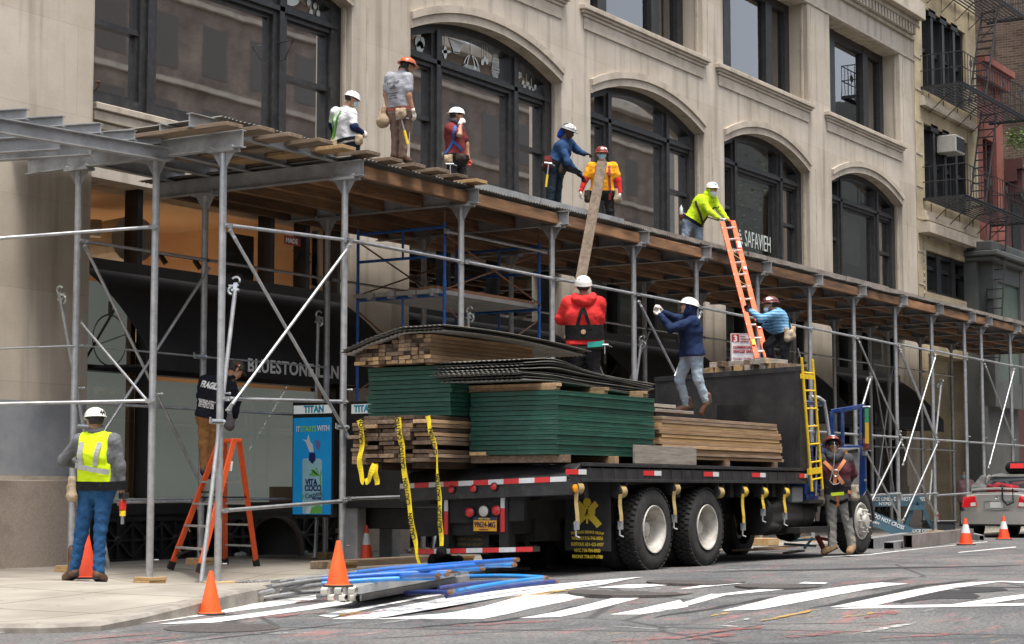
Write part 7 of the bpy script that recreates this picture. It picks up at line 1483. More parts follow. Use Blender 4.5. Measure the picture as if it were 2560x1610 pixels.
p.strap([(0,.30,a) for a in range(90, 271, 20)], 'belt_k', .20, 'back_brace', n=4, off=.014); p.strap([(-.0,.88,180),(-.03,.78,180),(-.10,.36,180)], 'belt_k', .045, 'brace_strap', off=.016); p.strap([(.0,.88,180),(.03,.78,180),(.10,.36,180)], 'belt_k', .045, 'brace_strap', off=.016)
q = p.trace(p.T(0,.31,0)-p.fwd*.5, p.fwd, None, .022); b = MB(); b.lathe(q, [(.035,0),(.035,.006),(.001,.008)], 8, axis=-p.fwd); b.build('brace_badge', mat('copper badge', (.5,.3,.2)), p.o)
p.strap([(.05,-.0,180),(.12,.01,160),(.18,.03,120)], mat('teal shirt tail', (.02,.33,.28)), .075, 'shirt_tail', off=.006); p.belt(mat('brown belt', (.05,.028,.02)), -.06, .05, prims=p.tr_pr); p.hammer(PD(1512,862,25.2), V3((0,0,-1)), .26, 'belt_k')

# 10 navy hoodie in mid step
p = Person('worker in navy hooded sweatshirt and pale jeans stepping along the planks with raised hands', 26.4, .96, dict(h=(1722,768), n=(1727,787), sl=(1734,804,-.12), sr=(1716,800,.22), el=(1677,821,-.2), wl=(1650,788,-.15), ml=(1641,776,-.13), er=(1690,797,.25), wr=(1656,780,.15), mr=(1645,770,.1), hl=(1738,886,-.06), hr=(1721,886,.12), kl=(1745,948,-.10), kr=(1698,950,.12), al=(1768,1008,-.08), ar=(1719,1018,.12), tl=(1768,1030,-.12), tr=(1696,1025,.10)), (272, -16), 'pale')
p.J['tl'] = PD(1755,1031,26.32)
p.body(); p.top(NAVY, hem=-.06, bulk=1.14, seed=30, armfat=1.2, noise=.007); PJ = cloth('washed jeans', (.22,.29,.36), (.36,.43,.49)); p.trousers(PJ, seed=31, fat=1.2, upto=.97, waist=.06); p.boots(M['leather'], .11); p.glove('l', 'glove_w'); p.glove('r', 'glove_w'); p.hood_up(NAVY); p.helmet(HW, 'cap'); p.belt(mat('red boxer band', (.5,.04,.05)), .0, .05, prims=p.tr_pr, off=.004)

# 11 striped shirt on the ladder foot
p = Person('worker in blue striped shirt, maroon hard hat and black trousers holding the orange ladder', 29.6, .93, dict(h=(1926,762), n=(1937,774), sl=(1945,783,-.12), sr=(1931,780,.2), el=(1902,797,-.2), wl=(1878,778,-.08), ml=(1870,773,-.05), er=(1927,822,.2), wr=(1907,812,.1), ml_=(0,0), mr=(1899,808,.06), hl=(1968,838,-.08), hr=(1955,834,.12), kl=(1962,872,-.1), kr=(1919,864,.1), al=(1966,912,-.08), ar=(1930,898,.12), tl=(1950,917,-.1), tr=(1914,902,.1)), (268, 2))
STR = bpy.data.materials.new('blue striped knit'); STR.use_nodes = True; nt = STR.node_tree; bb_ = nt.nodes["Principled BSDF"]; bb_.inputs["Roughness"].default_value = .9; tc = node(nt, "ShaderNodeTexCoord"); wv = node(nt, "ShaderNodeTexWave"); wv.inputs["Scale"].default_value = 6.5; wv.bands_direction = 'Z'; wv.inputs["Distortion"].default_value = 1.2; nt.links.new(tc.outputs["Object"], wv.inputs["Vector"]); cr = node(nt, "ShaderNodeValToRGB"); cr.color_ramp.elements[0].color = (.06,.22,.42,1); cr.color_ramp.elements[1].color = (.22,.42,.58,1); cr.color_ramp.elements[0].position = .35; cr.color_ramp.elements[1].position = .55; nt.links.new(wv.outputs["Fac"], cr.inputs[0]); nt.links.new(cr.outputs[0], bb_.inputs["Base Color"])
p.body(); p.top(STR, hem=.0, bulk=1.1, seed=33, armfat=1.2); p.trousers(cloth('black coated trousers', (.018,.018,.019), (.05,.05,.052), rough=.55), seed=34, fat=1.4, noise=.009); p.boots(M['leather']); p.glove('l', 'glove_k'); p.glove('r', 'glove_k'); p.hair(); p.helmet(HM, 'full', sticker=[(-1.2,1.0,.04,WST)]); p.mask('mask_w', down=True)
p.strap([(-.1,1.0,180),(-.1,.5,200),(-.15,.05,230)], 'belt_k', .045, 'harness'); p.strap([(.1,1.0,180),(.05,.5,180),(-.05,.1,190)], 'belt_k', .045, 'harness'); p.belt('belt_k', .05, .07); p.pouch(-.12, -.02, 262, 'canvas', w=.22, h=.26, d=.08); tmg = MB(); tmg.box(-.04,.04,-.03,.03,-.03,.03); q = p.trace(p.T(0,.1,0)-p.fwd*.4-p.right*.1, p.fwd); tmg.v = [tuple(V3(v)+q) for v in tmg.v]; tmg.build('tape_measure', M['hammer_y'], p.o, bevel=.01)
p.hammer(PD(1994,870,29.4), unit(Rv*.3+V3((0,0,-1))), .34, 'belt_k', hd=False)

# 12 harness man by the cab
p = Person('worker in burgundy top with orange harness, back turned, beside the blue truck door', 28.0, .98, dict(h=(2082,1114), n=(2086,1129), sl=(2050,1148,.02), sr=(2119,1148,-.02), el=(2037,1182,.08), wl=(2053,1204,.30), ml=(2060,1210,.36), er=(2131,1184,.08), wr=(2121,1204,.28), mr=(2114,1210,.34), hl=(2076,1232), hr=(2107,1232), kl=(2079,1300,.02), kr=(2118,1296,.0), al=(2081,1369,.0), ar=(2130,1368,.0), tl=(2060,1379,.03), tr=(2124,1379,-.08)), (180, 28))
BGM = bpy.data.materials.new('burgundy to grey knit'); BGM.use_nodes = True; nt = BGM.node_tree; b0 = nt.nodes["Principled BSDF"]; b0.inputs["Roughness"].default_value = .9; tc = node(nt, "ShaderNodeTexCoord"); sp = node(nt, "ShaderNodeSeparateXYZ"); nt.links.new(tc.outputs["Object"], sp.inputs[0]); nz = node(nt, "ShaderNodeTexNoise"); nz.inputs["Scale"].default_value = 9; nt.links.new(tc.outputs["Object"], nz.inputs[0]); ad = node(nt, "ShaderNodeMath", operation='MULTIPLY_ADD'); ad.inputs[1].default_value = .12; nt.links.new(nz.outputs[0], ad.inputs[0]); nt.links.new(sp.outputs[2], ad.inputs[2]); cr = node(nt, "ShaderNodeValToRGB")
zc_ = p.shm[2]-ORG[p.o.name][2]; mr_ = node(nt, "ShaderNodeMapRange"); mr_.inputs[1].default_value = zc_-.42; mr_.inputs[2].default_value = zc_+.16; nt.links.new(ad.outputs[0], mr_.inputs[0]); nt.links.new(mr_.outputs[0], cr.inputs[0])
e0 = cr.color_ramp.elements; e0[1].color = (.045,.045,.05,1); e0[0].color = (.022,.022,.025,1)
for pos, c in ((.001,(.022,.022,.025)),(.28,(.03,.022,.026)),(.36,(.085,.018,.026)),(.62,(.10,.022,.03)),(.80,(.05,.045,.05))): e_ = cr.color_ramp.elements.new(pos); e_.color = (*c, 1)
nt.links.new(cr.outputs[0], b0.inputs["Base Color"])
p.body(); p.top(BGM, hem=-.0, bulk=1.18, seed=36, armfat=1.35); p.trousers(cloth('grey work trousers', (.23,.225,.20), (.33,.32,.29)), seed=37, fat=1.28, upto=.97); p.boots(M['tanboot'], .12); p.hair(low=-.03); p.helmet(HR, 'full', sticker=[(math.pi,.9,.03,WST)])
GH = cloth('grey hood', (.045,.045,.05)); n_ = p.J['n']; x = p.right; P_ = [n_-p.fwd*.05+x*.095*math.cos(t)-p.fwd*.06*math.sin(t)-p.up*(.01+.08*max(0, math.sin(t))) for t in np.linspace(-.3, math.pi+.3, 9)]; V, F = nets([(P_[i], P_[i+1], .045, .045) for i in range(8)]+[(n_-p.fwd*.10-p.up*.08-x*.03, n_-p.fwd*.10-p.up*.12+x*.03, .05, .045)], .04, .012, (), .007); vf_build('hood', [(V, F, 0)], [GH], p.o)
OH = mat('orange harness webbing', (.58,.20,.075), (.66,.26,.11), rough=.75, scale=12); p.strap([(-.16,.98,180),(-.0,.62,180),(.10,.28,180)], OH, .055, 'harness', off=.014); p.strap([(.16,.98,180),(.0,.62,180),(-.03,.28,180)], OH, .055, 'harness', off=.018)
q = p.trace(p.T(0,.62,0)-p.fwd*.5, p.fwd, None, .03); b = MB(); b.tube([q+x*.04*math.cos(t)+p.up*.05*math.sin(t) for t in np.linspace(0, 2*math.pi, 13)], .009, 6); b.build('d_ring', M['toolsteel'], p.o)
b = MB(); q2 = [p.H(0,-.13,-.02), p.H(0,-.17,-.10)]+[p.trace(p.T(xx,yy,0)-p.fwd*.5, p.fwd, None, .03) for xx, yy in ((-.02,.85),(-.06,.6),(-.10,.4),(-.05,.28),(.03,.3),(.06,.42))]; b.tube(q2, .009, 6); b.build('lanyard', mat('grey rope', (.2,.2,.2), (.4,.4,.4), scale=80), p.o)
p.belt('belt_k', .10, .10); p.strap([(-.1,.0,180),(.1,.0,180)], mat('lime shirt hem', (.5,.62,.02)), .05, 'shirt_hem', off=.014); p.strap([(.0,.02,180),(.0,-.38,180)], OH, .05, 'harness', prims=p.tr_pr); p.strap([(.14,.05,170),(.2,-.1,140)], OH, .05, 'harness'); cm = cloth('camouflage pouch', (.05,.045,.035), (.17,.145,.11)); p.pouch(-.2, -.05, 235, cm, w=.26, h=.27, d=.1); p.pouch(.2, .0, 125, cloth('pale camouflage pouch', (.2,.17,.13), (.33,.29,.23)), w=.15, h=.26, d=.08); p.strap([(-.12,-.18,180),(-.02,-.3,180)], 'belt_k', .05, 'leg_strap', prims=p.tr_pr); p.strap([(.02,-.3,180),(.14,-.2,170)], 'belt_k', .05, 'leg_strap', prims=p.tr_pr); p.strap([(.16,-.25,170),(.17,-.75,170)], 'belt_k', .05, 'leg_strap', prims=p.tr_pr)

# 13 passer-by deep under the shed
p = Person('passer-by in pale pink jacket and blue mask walking under the shed beyond the parked car', 52.0, .97, dict(h=(2410,1187), n=(2413,1197), sr=(2399,1206), sl=(2428,1206), er=(2396,1230), wr=(2398,1251), mr=(2399,1257), el=(2432,1230), wl=(2431,1251), ml=(2430,1257), hr=(2407,1249), hl=(2422,1249), kr=(2406,1284), kl=(2423,1284), ar=(2405,1313), al=(2424,1313), tr=(2401,1317,-.12), tl=(2424,1317,-.12)), (330, 5), 'pale')
p.body(); p.top(cloth('pink jacket', (.42,.24,.26), (.5,.3,.32)), hem=-.15); p.trousers(cloth('grey trousers', (.1,.1,.11))); p.boots(M['black']); p.hair('pouch_r' if 0 else 'hair'); p.mask()
# ------------------------------------------------------------------ ladders, planks in the hands, kiosk, cones, tubes, barriers, car
M['orange'] = mat('orange fibreglass', (.72,.085,.014), (.82,.115,.022), rough=.45, scale=5, dirt=(.3,.12,.05), dirt_scale=6, dirt_amt=.45)
M['cone'] = mat('orange cone rubber', (.82,.085,.008), (.90,.125,.015), rough=.5, scale=4, dirt=(.3,.1,.04), dirt_scale=5, dirt_amt=.45)
M['conered'] = mat('red orange cone', (.70,.055,.012), (.78,.085,.02), rough=.5, scale=4)
M['rubbermat'] = mat('black cone base', (.03,.026,.024), (.06,.05,.045), rough=.85, scale=9)
# plank handed up to the deck
a, b = PD(1424,850,25.85), PY(1506,405,14.0)
w = MB(); w.beam(a, b, .155, .045, up=unit(np.cross(Rv, V3(b)-V3(a)))); tag(w.build('plank', wood('handed plank', (.13,.098,.072), (.235,.18,.135), st=(10,10,1.2)), loc=a, bevel=.004), 'long weathered plank held upright between the red-hooded worker and the deck', 'plank')
# extension ladder
l0, l1, r0, r1 = PD(1893,898,30.0), PY(1806,556,14.45), PD(1917,898,30.0), PY(1832,553,14.45)
ld = thing('extension_ladder', l0, 'bright orange extension ladder leaning from the truck top to the deck edge', 'ladder'); d = unit(l1-l0); acr = unit(r0-l0); nn = unit(np.cross(d, acr))
for q0, q1 in ((l0, l1), (r0, r1)): m = MB(); m.beam(q0, q1, .04, .088, up=acr); m.build('rail', M['orange'], ld, bevel=.006)
for k in range(11):
    t = .05+.09*k; m = MB()
    if t > .97: break
    p0 = l0+(l1-l0)*t; p1 = r0+(r1-r0)*t; m.cyl(p0-acr*.03, p1+acr*.02, .02, 8); m.lathe(p0-acr*.032, [(.032,0),(.032,.006)], 10, axis=-acr); m.build('rung', M['alu'], ld, smooth=True)
for (t, h, c, q) in ((.80,.07,'white',(r0,r1)),(.62,.03,'white',(r0,r1)),(.22,.08,'white',(r0,r1)),(.10,.05,'hammer_y',(l0,l1))):
    m = MB(); p0 = q[0]+(q[1]-q[0])*t-nn*.045*(1 if (nn@Fv) > 0 else -1)*1; m.beam(p0-d*h*1.4, p0+d*h*1.4, .055, .004, up=nn); m.build('sticker', M[c], ld)
m = MB(); m.beam(l0+d*.25-acr*.03, r0+d*.25+acr*.03, .05, .03); m.beam(l0+d*.0, r0+d*.0, .09, .05); m.build('foot_bracket', M['alu'], ld)
m = MB(); m.tube([l0+(l1-l0)*t+acr*(.1+.06*math.sin(t*40))+nn*.06*math.sin(t*25) for t in np.linspace(.52,.80,14)], .008, 5); m.build('rope', M['strap'], ld)
# stepladder
z = .05; A, B, Cc, D_ = [PZ(u, v, .04) for u, v in ((425,1423),(497,1432),(642,1417),(563,1413))]
tp_ = PD(573,1102,23.6); sl = thing('stepladder', (18.1,16,.05), 'orange fibreglass stepladder with a worker in brown trousers standing on it', 'ladder'); wv_ = unit(V3((D_[0]-Cc[0], D_[1]-Cc[1], 0)))
T0, T1 = tp_-wv_*.16, tp_+wv_*.16; o_ = V3((.05,0,0))
for q0, q1 in ((A, T1-o_), (B, T0-o_), (Cc, T0+o_), (D_, T1+o_)):
    m = MB(); m.beam(q0, q1, .075, .03, up=wv_); m.build('rail', M['orange'], sl, bevel=.005); m = MB(); m.beam(q0, q0+(q1-q0)*.06, .085, .04, up=wv_); m.build('foot', M['black'], sl)
for k in range(4):
    t = .17+.17*k; m = MB(); m.beam(A+(T1-o_-A)*t, B+(T0-o_-B)*t, .085, .025); m.beam(A+(T1-o_-A)*t, A+(T1-o_-A)*(t-.05)+V3((.06,-.04,0)), .012, .012); m.build('step', M['alu'], sl)
    m = MB(); m.beam(D_+(T1+o_-D_)*t, Cc+(T0+o_-Cc)*t, .03, .025); m.build('step', M['alu'], sl)
for k in (0,): m = MB(); m.beam(A+(T1-A)*.1, A+(T1-A)*.17+V3((.1,-.18,0)), .03, .03); m.beam(B+(T0-B)*.1, B+(T0-B)*.17+V3((.1,.18,0)), .03, .03); m.build('stay', M['black'], sl)
m = MB(); m.beam(A+(T1-A)*.56, D_+(T1-D_)*.56, .03, .02); m.beam(B+(T0-B)*.56, Cc+(T0-Cc)*.56, .03, .02); m.beam(A+(T1-A)*.60, B+(T0-B)*.60, .03,.02); m.build('spreader', M['black'], sl)
m = MB(); m.beam(T0-wv_*.02, T1+wv_*.02, .16, .05); m.build('top_cap', M['orange'], sl, bevel=.01)
m = MB(); q = B+(T0-B)*.80; m.beam(q-V3((0,.02,.06)), q+V3((.02,-.02,.06)), .05, .003); m.build('sticker', M['white'], sl)
# parking sign
sg = PD(1855,868,31.2); sn = thing('parking_sign', (sg[0], sg[1], .05), 'white and red metered parking sign rising behind the timber offcuts', 'sign'); nf = -unit(V3((Fv[0], Fv[1], 0))); xr = unit(Rv)
m = MB(); m.cyl((sg[0], sg[1], .05), (sg[0], sg[1], sg[2]+.2), .03, 10); m.build('pole', M['galv'], sn)
sw, sh = .195, .31; zc0 = sg[2]-.08; c = V3((sg[0], sg[1], zc0))+nf*.04
m = MB(); m.prism([c-xr*sw-V3((0,0,sh)), c+xr*sw-V3((0,0,sh)), c+xr*sw+V3((0,0,sh)), c-xr*sw+V3((0,0,sh))], nf*.004); m.build('plate', M['white'], sn, bevel=.0)
red = mat('sign red', (.45,.012,.03), rough=.4); m = MB(); cc = c+nf*.006
for (x0,x1,y0,y1) in ((-sw+.008,sw-.008,sh-.016,sh-.010),(-sw+.008,-sw+.014,-sh+.01,sh-.01),(sw-.014,sw-.008,-sh+.01,sh-.01),(-sw+.02,-sw+.145,sh-.145,sh-.02)): m.prism([cc+xr*x0+V3((0,0,y0)), cc+xr*x1+V3((0,0,y0)), cc+xr*x1+V3((0,0,y1)), cc+xr*x0+V3((0,0,y1))], nf*.001)
m.build('red_field', red, sn); up3 = V3((0,0,1)); c2 = c+nf*.009
txt('3', .14, 'lettering', M['white'], sn, c2-xr*(sw-.045)+up3*(sh-.135), xr, up3, bold=.005)
for k, t in enumerate(('hour','metered','parking')): txt(t, .045, 'lettering', red, sn, c2-xr*(sw-.165)+up3*(sh-.065-.043*k), xr, up3, bold=.0005)
txt('COMMERCIAL', .062, 'lettering', red, sn, c2-xr*(sw-.035)+up3*(sh-.255), xr, up3, bold=.002, squeeze=.82); txt('VEHICLES ONLY', .062, 'lettering', red, sn, c2-xr*(sw-.035)+up3*(sh-.325), xr, up3, bold=.002, squeeze=.78)
txt('Monday - Friday', .052, 'lettering', red, sn, c2-xr*(sw-.035)+up3*(sh-.44), xr, up3, squeeze=.9); txt('8am - 7pm', .052, 'lettering', red, sn, c2-xr*(sw-.035)+up3*(sh-.50), xr, up3)

# advert kiosk
M['kiosk'] = mat('glossy black kiosk', (.010,.010,.011), (.016,.016,.017), rough=.3, scale=4, dirt=(.06,.055,.05), dirt_scale=6, dirt_amt=.4)
kx = 20.62; ky = lambda u, v=1100: PX(u, v, kx)[1]; kz = lambda v, u=780: PX(u, v, kx)[2]
ks = thing('advert_kiosk', (21.3, 15.8, .06), 'black pavement phone kiosk with a bright blue advert panel behind the shed posts', 'kiosk')
ya, yb = ky(833), ky(730); m = MB(); m.box(kx, kx+.12, ya, yb, kz(1294), kz(1004)); m.box(kx+.12, kx+1.5, 14.9, yb-.04, .80, kz(1006)); m.box(kx+.5, kx+1.45, 14.92, 16.4, .5, .8); m.build('body', M['kiosk'], ks, bevel=.012)
lit = mat('back-lit header', (.62,.64,.64)); nb = lit.node_tree.nodes["Principled BSDF"]; nb.inputs["Emission Color"].default_value = (.8,.85,.86,1); nb.inputs["Emission Strength"].default_value = .12
blu = mat('advert blue', (.006,.15,.36), (.012,.22,.47), rough=.2, scale=1.2); nb = blu.node_tree.nodes["Principled BSDF"]; nb.inputs["Emission Color"].default_value = (.01,.22,.50,1); nb.inputs["Emission Strength"].default_value = .16
cy = mat('cyan lettering', (.02,.36,.50)); y0, y1 = ky(829), ky(734)
m = MB(); m.box(kx-.006, kx, y0, y1, kz(1034), kz(1013)); hd_ = m.build('header', lit, ks); txt('TITAN', .135, 'lettering', cy, hd_, (kx-.008, ky(760), kz(1031)), (0,-1,0), (0,0,1), bold=.006, squeeze=.92)
m = MB(); m.box(kx+.11, kx+.118, ky(923), ky(866), kz(1036), kz(1013)); h2 = m.build('header', lit, ks); txt('TITAN', .13, 'lettering', cy, h2, (kx+.107, ky(873), kz(1032)), (0,-1,0), (0,0,1), bold=.006, squeeze=.92)
ad_ = MB(); ad_.box(kx-.005, kx, y0, y1, kz(1286), kz(1044)); adv = ad_.build('advert', blu, ks)
W_ = lambda u, v: (kx-.008, ky(u, v), PX(u, v, kx)[2])
def flat(name, polys, m_, off=0):
    b = MB()
    for P in polys: b.prism([V3(W_(u, v))-V3((off,0,0)) for u, v in P], (-.0008,0,0))
    return b.build(name, m_, adv)
wh = mat('advert white', (.70,.76,.78), rough=.3); gr = mat('advert green', (.16,.52,.10), rough=.3); pale = mat('advert pale blue', (.36,.64,.74), rough=.3); vio = mat('advert violet', (.02,.02,.14), rough=.3)
flat('carton', [[(757,1152),(760,1146),(800,1146),(806,1152),(806,1284),(757,1284)]], pale); flat('neck', [[(773,1150),(774,1132),(789,1132),(790,1150),(782,1160)]], vio, .001); flat('cap', [[(788,1105),(795,1098),(802,1108),(800,1124),(794,1126)]], mat('cap violet', (.16,.16,.40)), .001)
flat('splash', [[(775,1130),(765,1104),(757,1098),(768,1100),(772,1086),(777,1104),(783,1112),(785,1130)]], wh, .001)
flat('palm', [[(800,1190),(803,1188),(806,1250),(803,1250)]]+[[(801,1190),(801+dx*.6,1178+dy*.3-4),(801+dx,1180+dy),(801+dx*.5,1186+dy*.5)] for dx, dy in ((-28,8),(-24,-4),(-12,-12),(5,-8),(5,6))]+[[(775,1284),(780,1270),(795,1262),(806,1266),(806,1284)],[(757,1235),(762,1240),(757,1250)]], gr, .002)
flat('coconut', [[(764,1284),(766,1272),(776,1266),(786,1272),(788,1284)],], wh, .0015)
txt('IT', .105, 'lettering', wh, adv, W_(741,1079), (0,-1,0), (0,0,1), bold=.004, squeeze=.8); txt('STARTS', .105, 'lettering', mat('lime lettering', (.25,.62,.12)), adv, W_(752,1079), (0,-1,0), (0,0,1), bold=.004, squeeze=.8); txt('WITH', .105, 'lettering', wh, adv, W_(794,1077), (0,-1,0), (0,0,1), bold=.004, squeeze=.8)
txt('VITA', .115, 'lettering', vio, adv, V3(W_(765,1212))-V3((.003,0,0)), (0,-1,0), (0,0,1), bold=.004, squeeze=.85); txt('COCO', .115, 'lettering', vio, adv, V3(W_(763,1227))-V3((.003,0,0)), (0,-1,0), (0,0,1), bold=.004, squeeze=.85); txt('Coconut', .10, 'lettering', vio, adv, V3(W_(765,1247))-V3((.003,0,0)), (0,-1,.18), (0,.18,1), bold=.001, squeeze=.85); txt('WATER', .05, 'lettering', vio, adv, V3(W_(781,1249))-V3((.003,0,0)), (0,-1,0), (0,0,1), bold=.002)
for (u, v, wd) in ((888,1401,.22),(974,1394,.23)): q = PZ(u, v, .06); m = MB(); m.box(q[0]-.11, q[0]+.11, q[1]-wd/2, q[1]+wd/2, .06, .80); m.box(q[0]-.14, q[0]+.14, q[1]-wd/2-.03, q[1]+wd/2+.03, .04, .075); m.build('leg', M['galv_dull'], ks, bevel=.012)
# cones
def cone(p, h, lab, m='cone', band=False, grp='traffic cones', r=.30, tilt=0):
    t = thing('traffic_cone', p, lab, 'traffic cone', grp); b = MB(); rb = h*r*1.02
    b.prism([(p[0]+rb*1.18*math.cos(a), p[1]+rb*1.18*math.sin(a), p[2]) for a in np.linspace(.3, 2*math.pi+.3, 9)[:-1]], (0,0,h*.05)); b.build('base', M['rubbermat'], t, bevel=.006)
    c = MB(); c.lathe((p[0],p[1],p[2]+h*.05), [(rb*.95,0),(rb*.82,.02*h),(rb*.16,.93*h),(rb*.13,.95*h),(rb*.07,.95*h)], 24); co = c.build('body', M[m], t, smooth=True)
    if band: c = MB(); c.lathe((p[0],p[1],p[2]+h*.05), [(rb*.535+.003,.40*h),(rb*.30+.003,.72*h)], 24); c.build('reflective_band', M['white_tape'], t, smooth=True)
    return t
q = rz(526,1537); cone((q[0],q[1],z_road(q[0],q[1])), .41, 'plain orange cone in the gutter by the pavement corner')
q = PZ(845,1466,.07); CONE2 = q
cone(PZ(216,1447,.03), .50, 'red cone half hidden behind the boots of the vest worker', 'conered'); q = PZ(916,1402,.055); cone(q, .50, 'red cone with a pale band between the kiosk legs', 'conered', True, r=.22)
for (u, v, lab) in ((2415,1363,'orange cone with silver band in front of the long steel beam'),(2510,1349,'orange cone with silver band nearest the silver car bumper')): q = rz(u, v); cone((q[0],q[1],z_road(q[0],q[1])), .50, lab, 'conered', True)
# scaffold planks of aluminium with hooks, blue and grey tubes
ZR = lambda u, v, h: PZ(u, v, z_road(*rz(u, v)[:2])+h)
def alu_plank(pts, h0, lab):
    # pts: near-left, near-right, far-right pixels at height h0
    nl, nr_, fr = [ZR(u, v, h0) for u, v in pts]; d = unit(fr-nr_); wv2 = nl-nr_; wv2 = wv2-d*(wv2@d); L_ = np.linalg.norm(fr-nr_); t = thing('scaffold_board', (nr_+nl)/2, lab, 'scaffold board', 'aluminium scaffold boards'); up_ = V3((0,0,1))
    for k in range(3): m = MB(); o = nr_+wv2*(k/2)*.96; m.beam(o+up_*.035, o+d*L_+up_*.035, .025, .068); m.build('side_rail', M['alu'], t)
    m = MB(); m.prism([nr_+up_*.07, nr_+d*L_+up_*.07, nr_+d*L_+wv2+up_*.07, nr_+wv2+up_*.07], up_*.008); m.build('deck', M['alu'], t)
    for k in range(3):
        o = nr_+wv2*(.06+.44*k); hk = [o-d*.02+up_*.06, o-d*.10+up_*.075, o-d*.14+up_*.05, o-d*.135+up_*.015, o-d*.09+up_*.0]; m = MB(); wd = unit(wv2)*.035; m.strip([p-wd for p in hk], [p+wd for p in hk], -d*.0+up_*.012); m.build('hook', M['wood_tan'] if 0 else mat('cream hook', (.55,.52,.45), rough=.5), t)
alu_plank(((800,1508),(902,1503),(1176,1452)), .01, 'lower aluminium scaffold board under the blue tubes'); alu_plank(((796,1491),(898,1485),(1172,1434)), .10, 'upper aluminium scaffold board carrying an orange cone and blue tubes')
q = ZR(845,1467,.185); cone((q[0],q[1],q[2]), .43, 'orange cone standing on the aluminium scaffold boards')
cx_ = lambda x, y: (580+x/2.867, 1340+y/2.867)
tubes = [((850,278),(2028,172),.17,.40,'blue','longest blue tube lying on top of the heap'),((1180,232),(2012,207),.22,.33,'blue_lt','light blue tube whose open end points at the truck wheel'),((640,312),(1535,258),.22,.26,'blue','scuffed lilac blue tube across the boards'),((645,343),(1452,300),.20,.21,'blue_lt','bright blue tube lying nearest above the upper board'),((690,320),(1770,205),.19,.34,'blue','blue tube bowed across the middle of the heap'),((900,262),(1470,215),.22,.30,'blue','blue tube at the back of the heap'),
         ((1690,290),(2235,297),.05,.05,'blue_lt','light blue tube along the gutter side with a rusty tip'),((1612,395),(2225,303),.08,.08,'blue_lt','light blue tube slanting over the dark blue ones'),((1535,432),(2312,328),.03,.03,'blue_dk','dark blue tube nearest the crosswalk with a rusty tip'),((1240,412),(1552,406),.03,.05,'blue_dk','short dark blue tube under the boards'),((1480,374),(1940,330),.05,.05,'blue_dk','dark blue tube under the light blue one'),
         ((190,382),(720,318),.06,.10,'galv','grey tube with flattened end near the kerb'),((290,362),(760,300),.10,.15,'galv','second grey tube above the kerb'),((420,380),(780,338),.08,.12,'galv','short grey tube beside the orange cone'),((130,462),(640,392),.03,.06,'galv','thick grey tube lowest at the kerb'),((305,440),(640,395),.03,.06,'galv','grey tube tight against the boards'),((440,325),(1230,222),.12,.17,'galv','long grey tube running behind the blue heap'),((345,328),(800,282),.10,.14,'galv','grey tube with bolts at the back'),((100,455),(300,388),.04,.10,'galv_dull','curved dark grey tube at the kerb end'),((1720,270),(2130,234),.03,.03,'galv_dull','dark tube in the shade under the truck tail'),((320,398),(660,350),.05,.08,'galv','grey brace tube between the kerb and cone')]
M['tube_grey'] = mat('grey steel tube', (.15,.155,.16), (.24,.245,.25), rough=.5, metal=.2, scale=8, dirt=(.12,.08,.05), dirt_scale=7, dirt_amt=.5)
xr_ = random.Random(17)
for k in range(9):
    x0 = 700+xr_.uniform(-60,420); y0 = 320-.09*(x0-700)+xr_.uniform(-28,10); x1 = x0+xr_.uniform(620,950); tubes.append(((x0, y0), (x1, y0-.085*(x1-x0)+xr_.uniform(-15,25)), .10+.015*(k % 4), .17+.03*(k % 5), ('blue','blue','blue_dk','blue_lt','blue')[k % 5], ('blue tube buried in the middle of the heap','blue tube low in the heap by the boards','dark blue tube between brighter ones','light blue tube crossing the heap','blue tube at the rear of the heap','blue tube half hidden by the cone','dark tube at the truck side of the heap','dark blue tube under the longest one','scuffed blue tube across the heap top')[k]))
for (a, b, h0, h1, m_, lab) in tubes:
    m_ = 'tube_grey' if m_ == 'galv' else m_
    p0 = ZR(*cx_(*a), h0); p1 = ZR(*cx_(*b), h1); r = .024 if 'blue' in m_ else .021; mb = MB(); d = unit(p1-p0); n = 12
    P = [p0+(p1-p0)*t+V3((0,0,.012*math.sin(math.pi*t))) for t in np.linspace(0, 1, 6)]; mb.tube(P, r, n); 
    o = mb.build('scaffold_tube', M[m_], loc=p0, smooth=True); tag(o, lab, 'tube', 'loose scaffold tubes in the gutter')
    if 'blue' in m_: e = MB(); e.cyl(p1-d*.02, p1+d*.05, r*.85, 10); e.cyl(p1+d*.05, p1+d*.051, r*.6, 10); e.build('pin', M['rustbrace'], o)
    elif m_ == 'tube_grey': e = MB(); e.beam(p0-d*.10, p0+d*.04, .012, .05); e.build('flat_end', M['tube_grey'], o)
# timber baulk along the kerb and a dark cloth
a, b = PZ(790,1413,.09), PZ(1068,1398,.09); w = MB(); w.beam(a, b, .2, .1); tag(w.build('timber_baulk', wood('rust-stained baulk', (.20,.15,.11), (.30,.23,.17), dirt=(.25,.11,.03)), loc=a, bevel=.01), 'rust-stained timber baulk lying along the kerb in front of the kiosk', 'timber')
w = MB(); 
V, F = nets([(PZ(1085,1402,.12), PZ(1120,1400,.16), .09, .06), (PZ(1120,1400,.16), PZ(1150,1398,.10), .06, .05), (PZ(1092,1388,.2), PZ(1105,1380,.3), .07, .06)], .05, .02, (), .012); t_ = thing('black_bag', PZ(1100,1404,.05), 'crumpled black bag slumped between the blue tubes and the truck tail', 'bag'); vf_build('cloth', [(V, F, 0)], [M['belt_k']], t_)
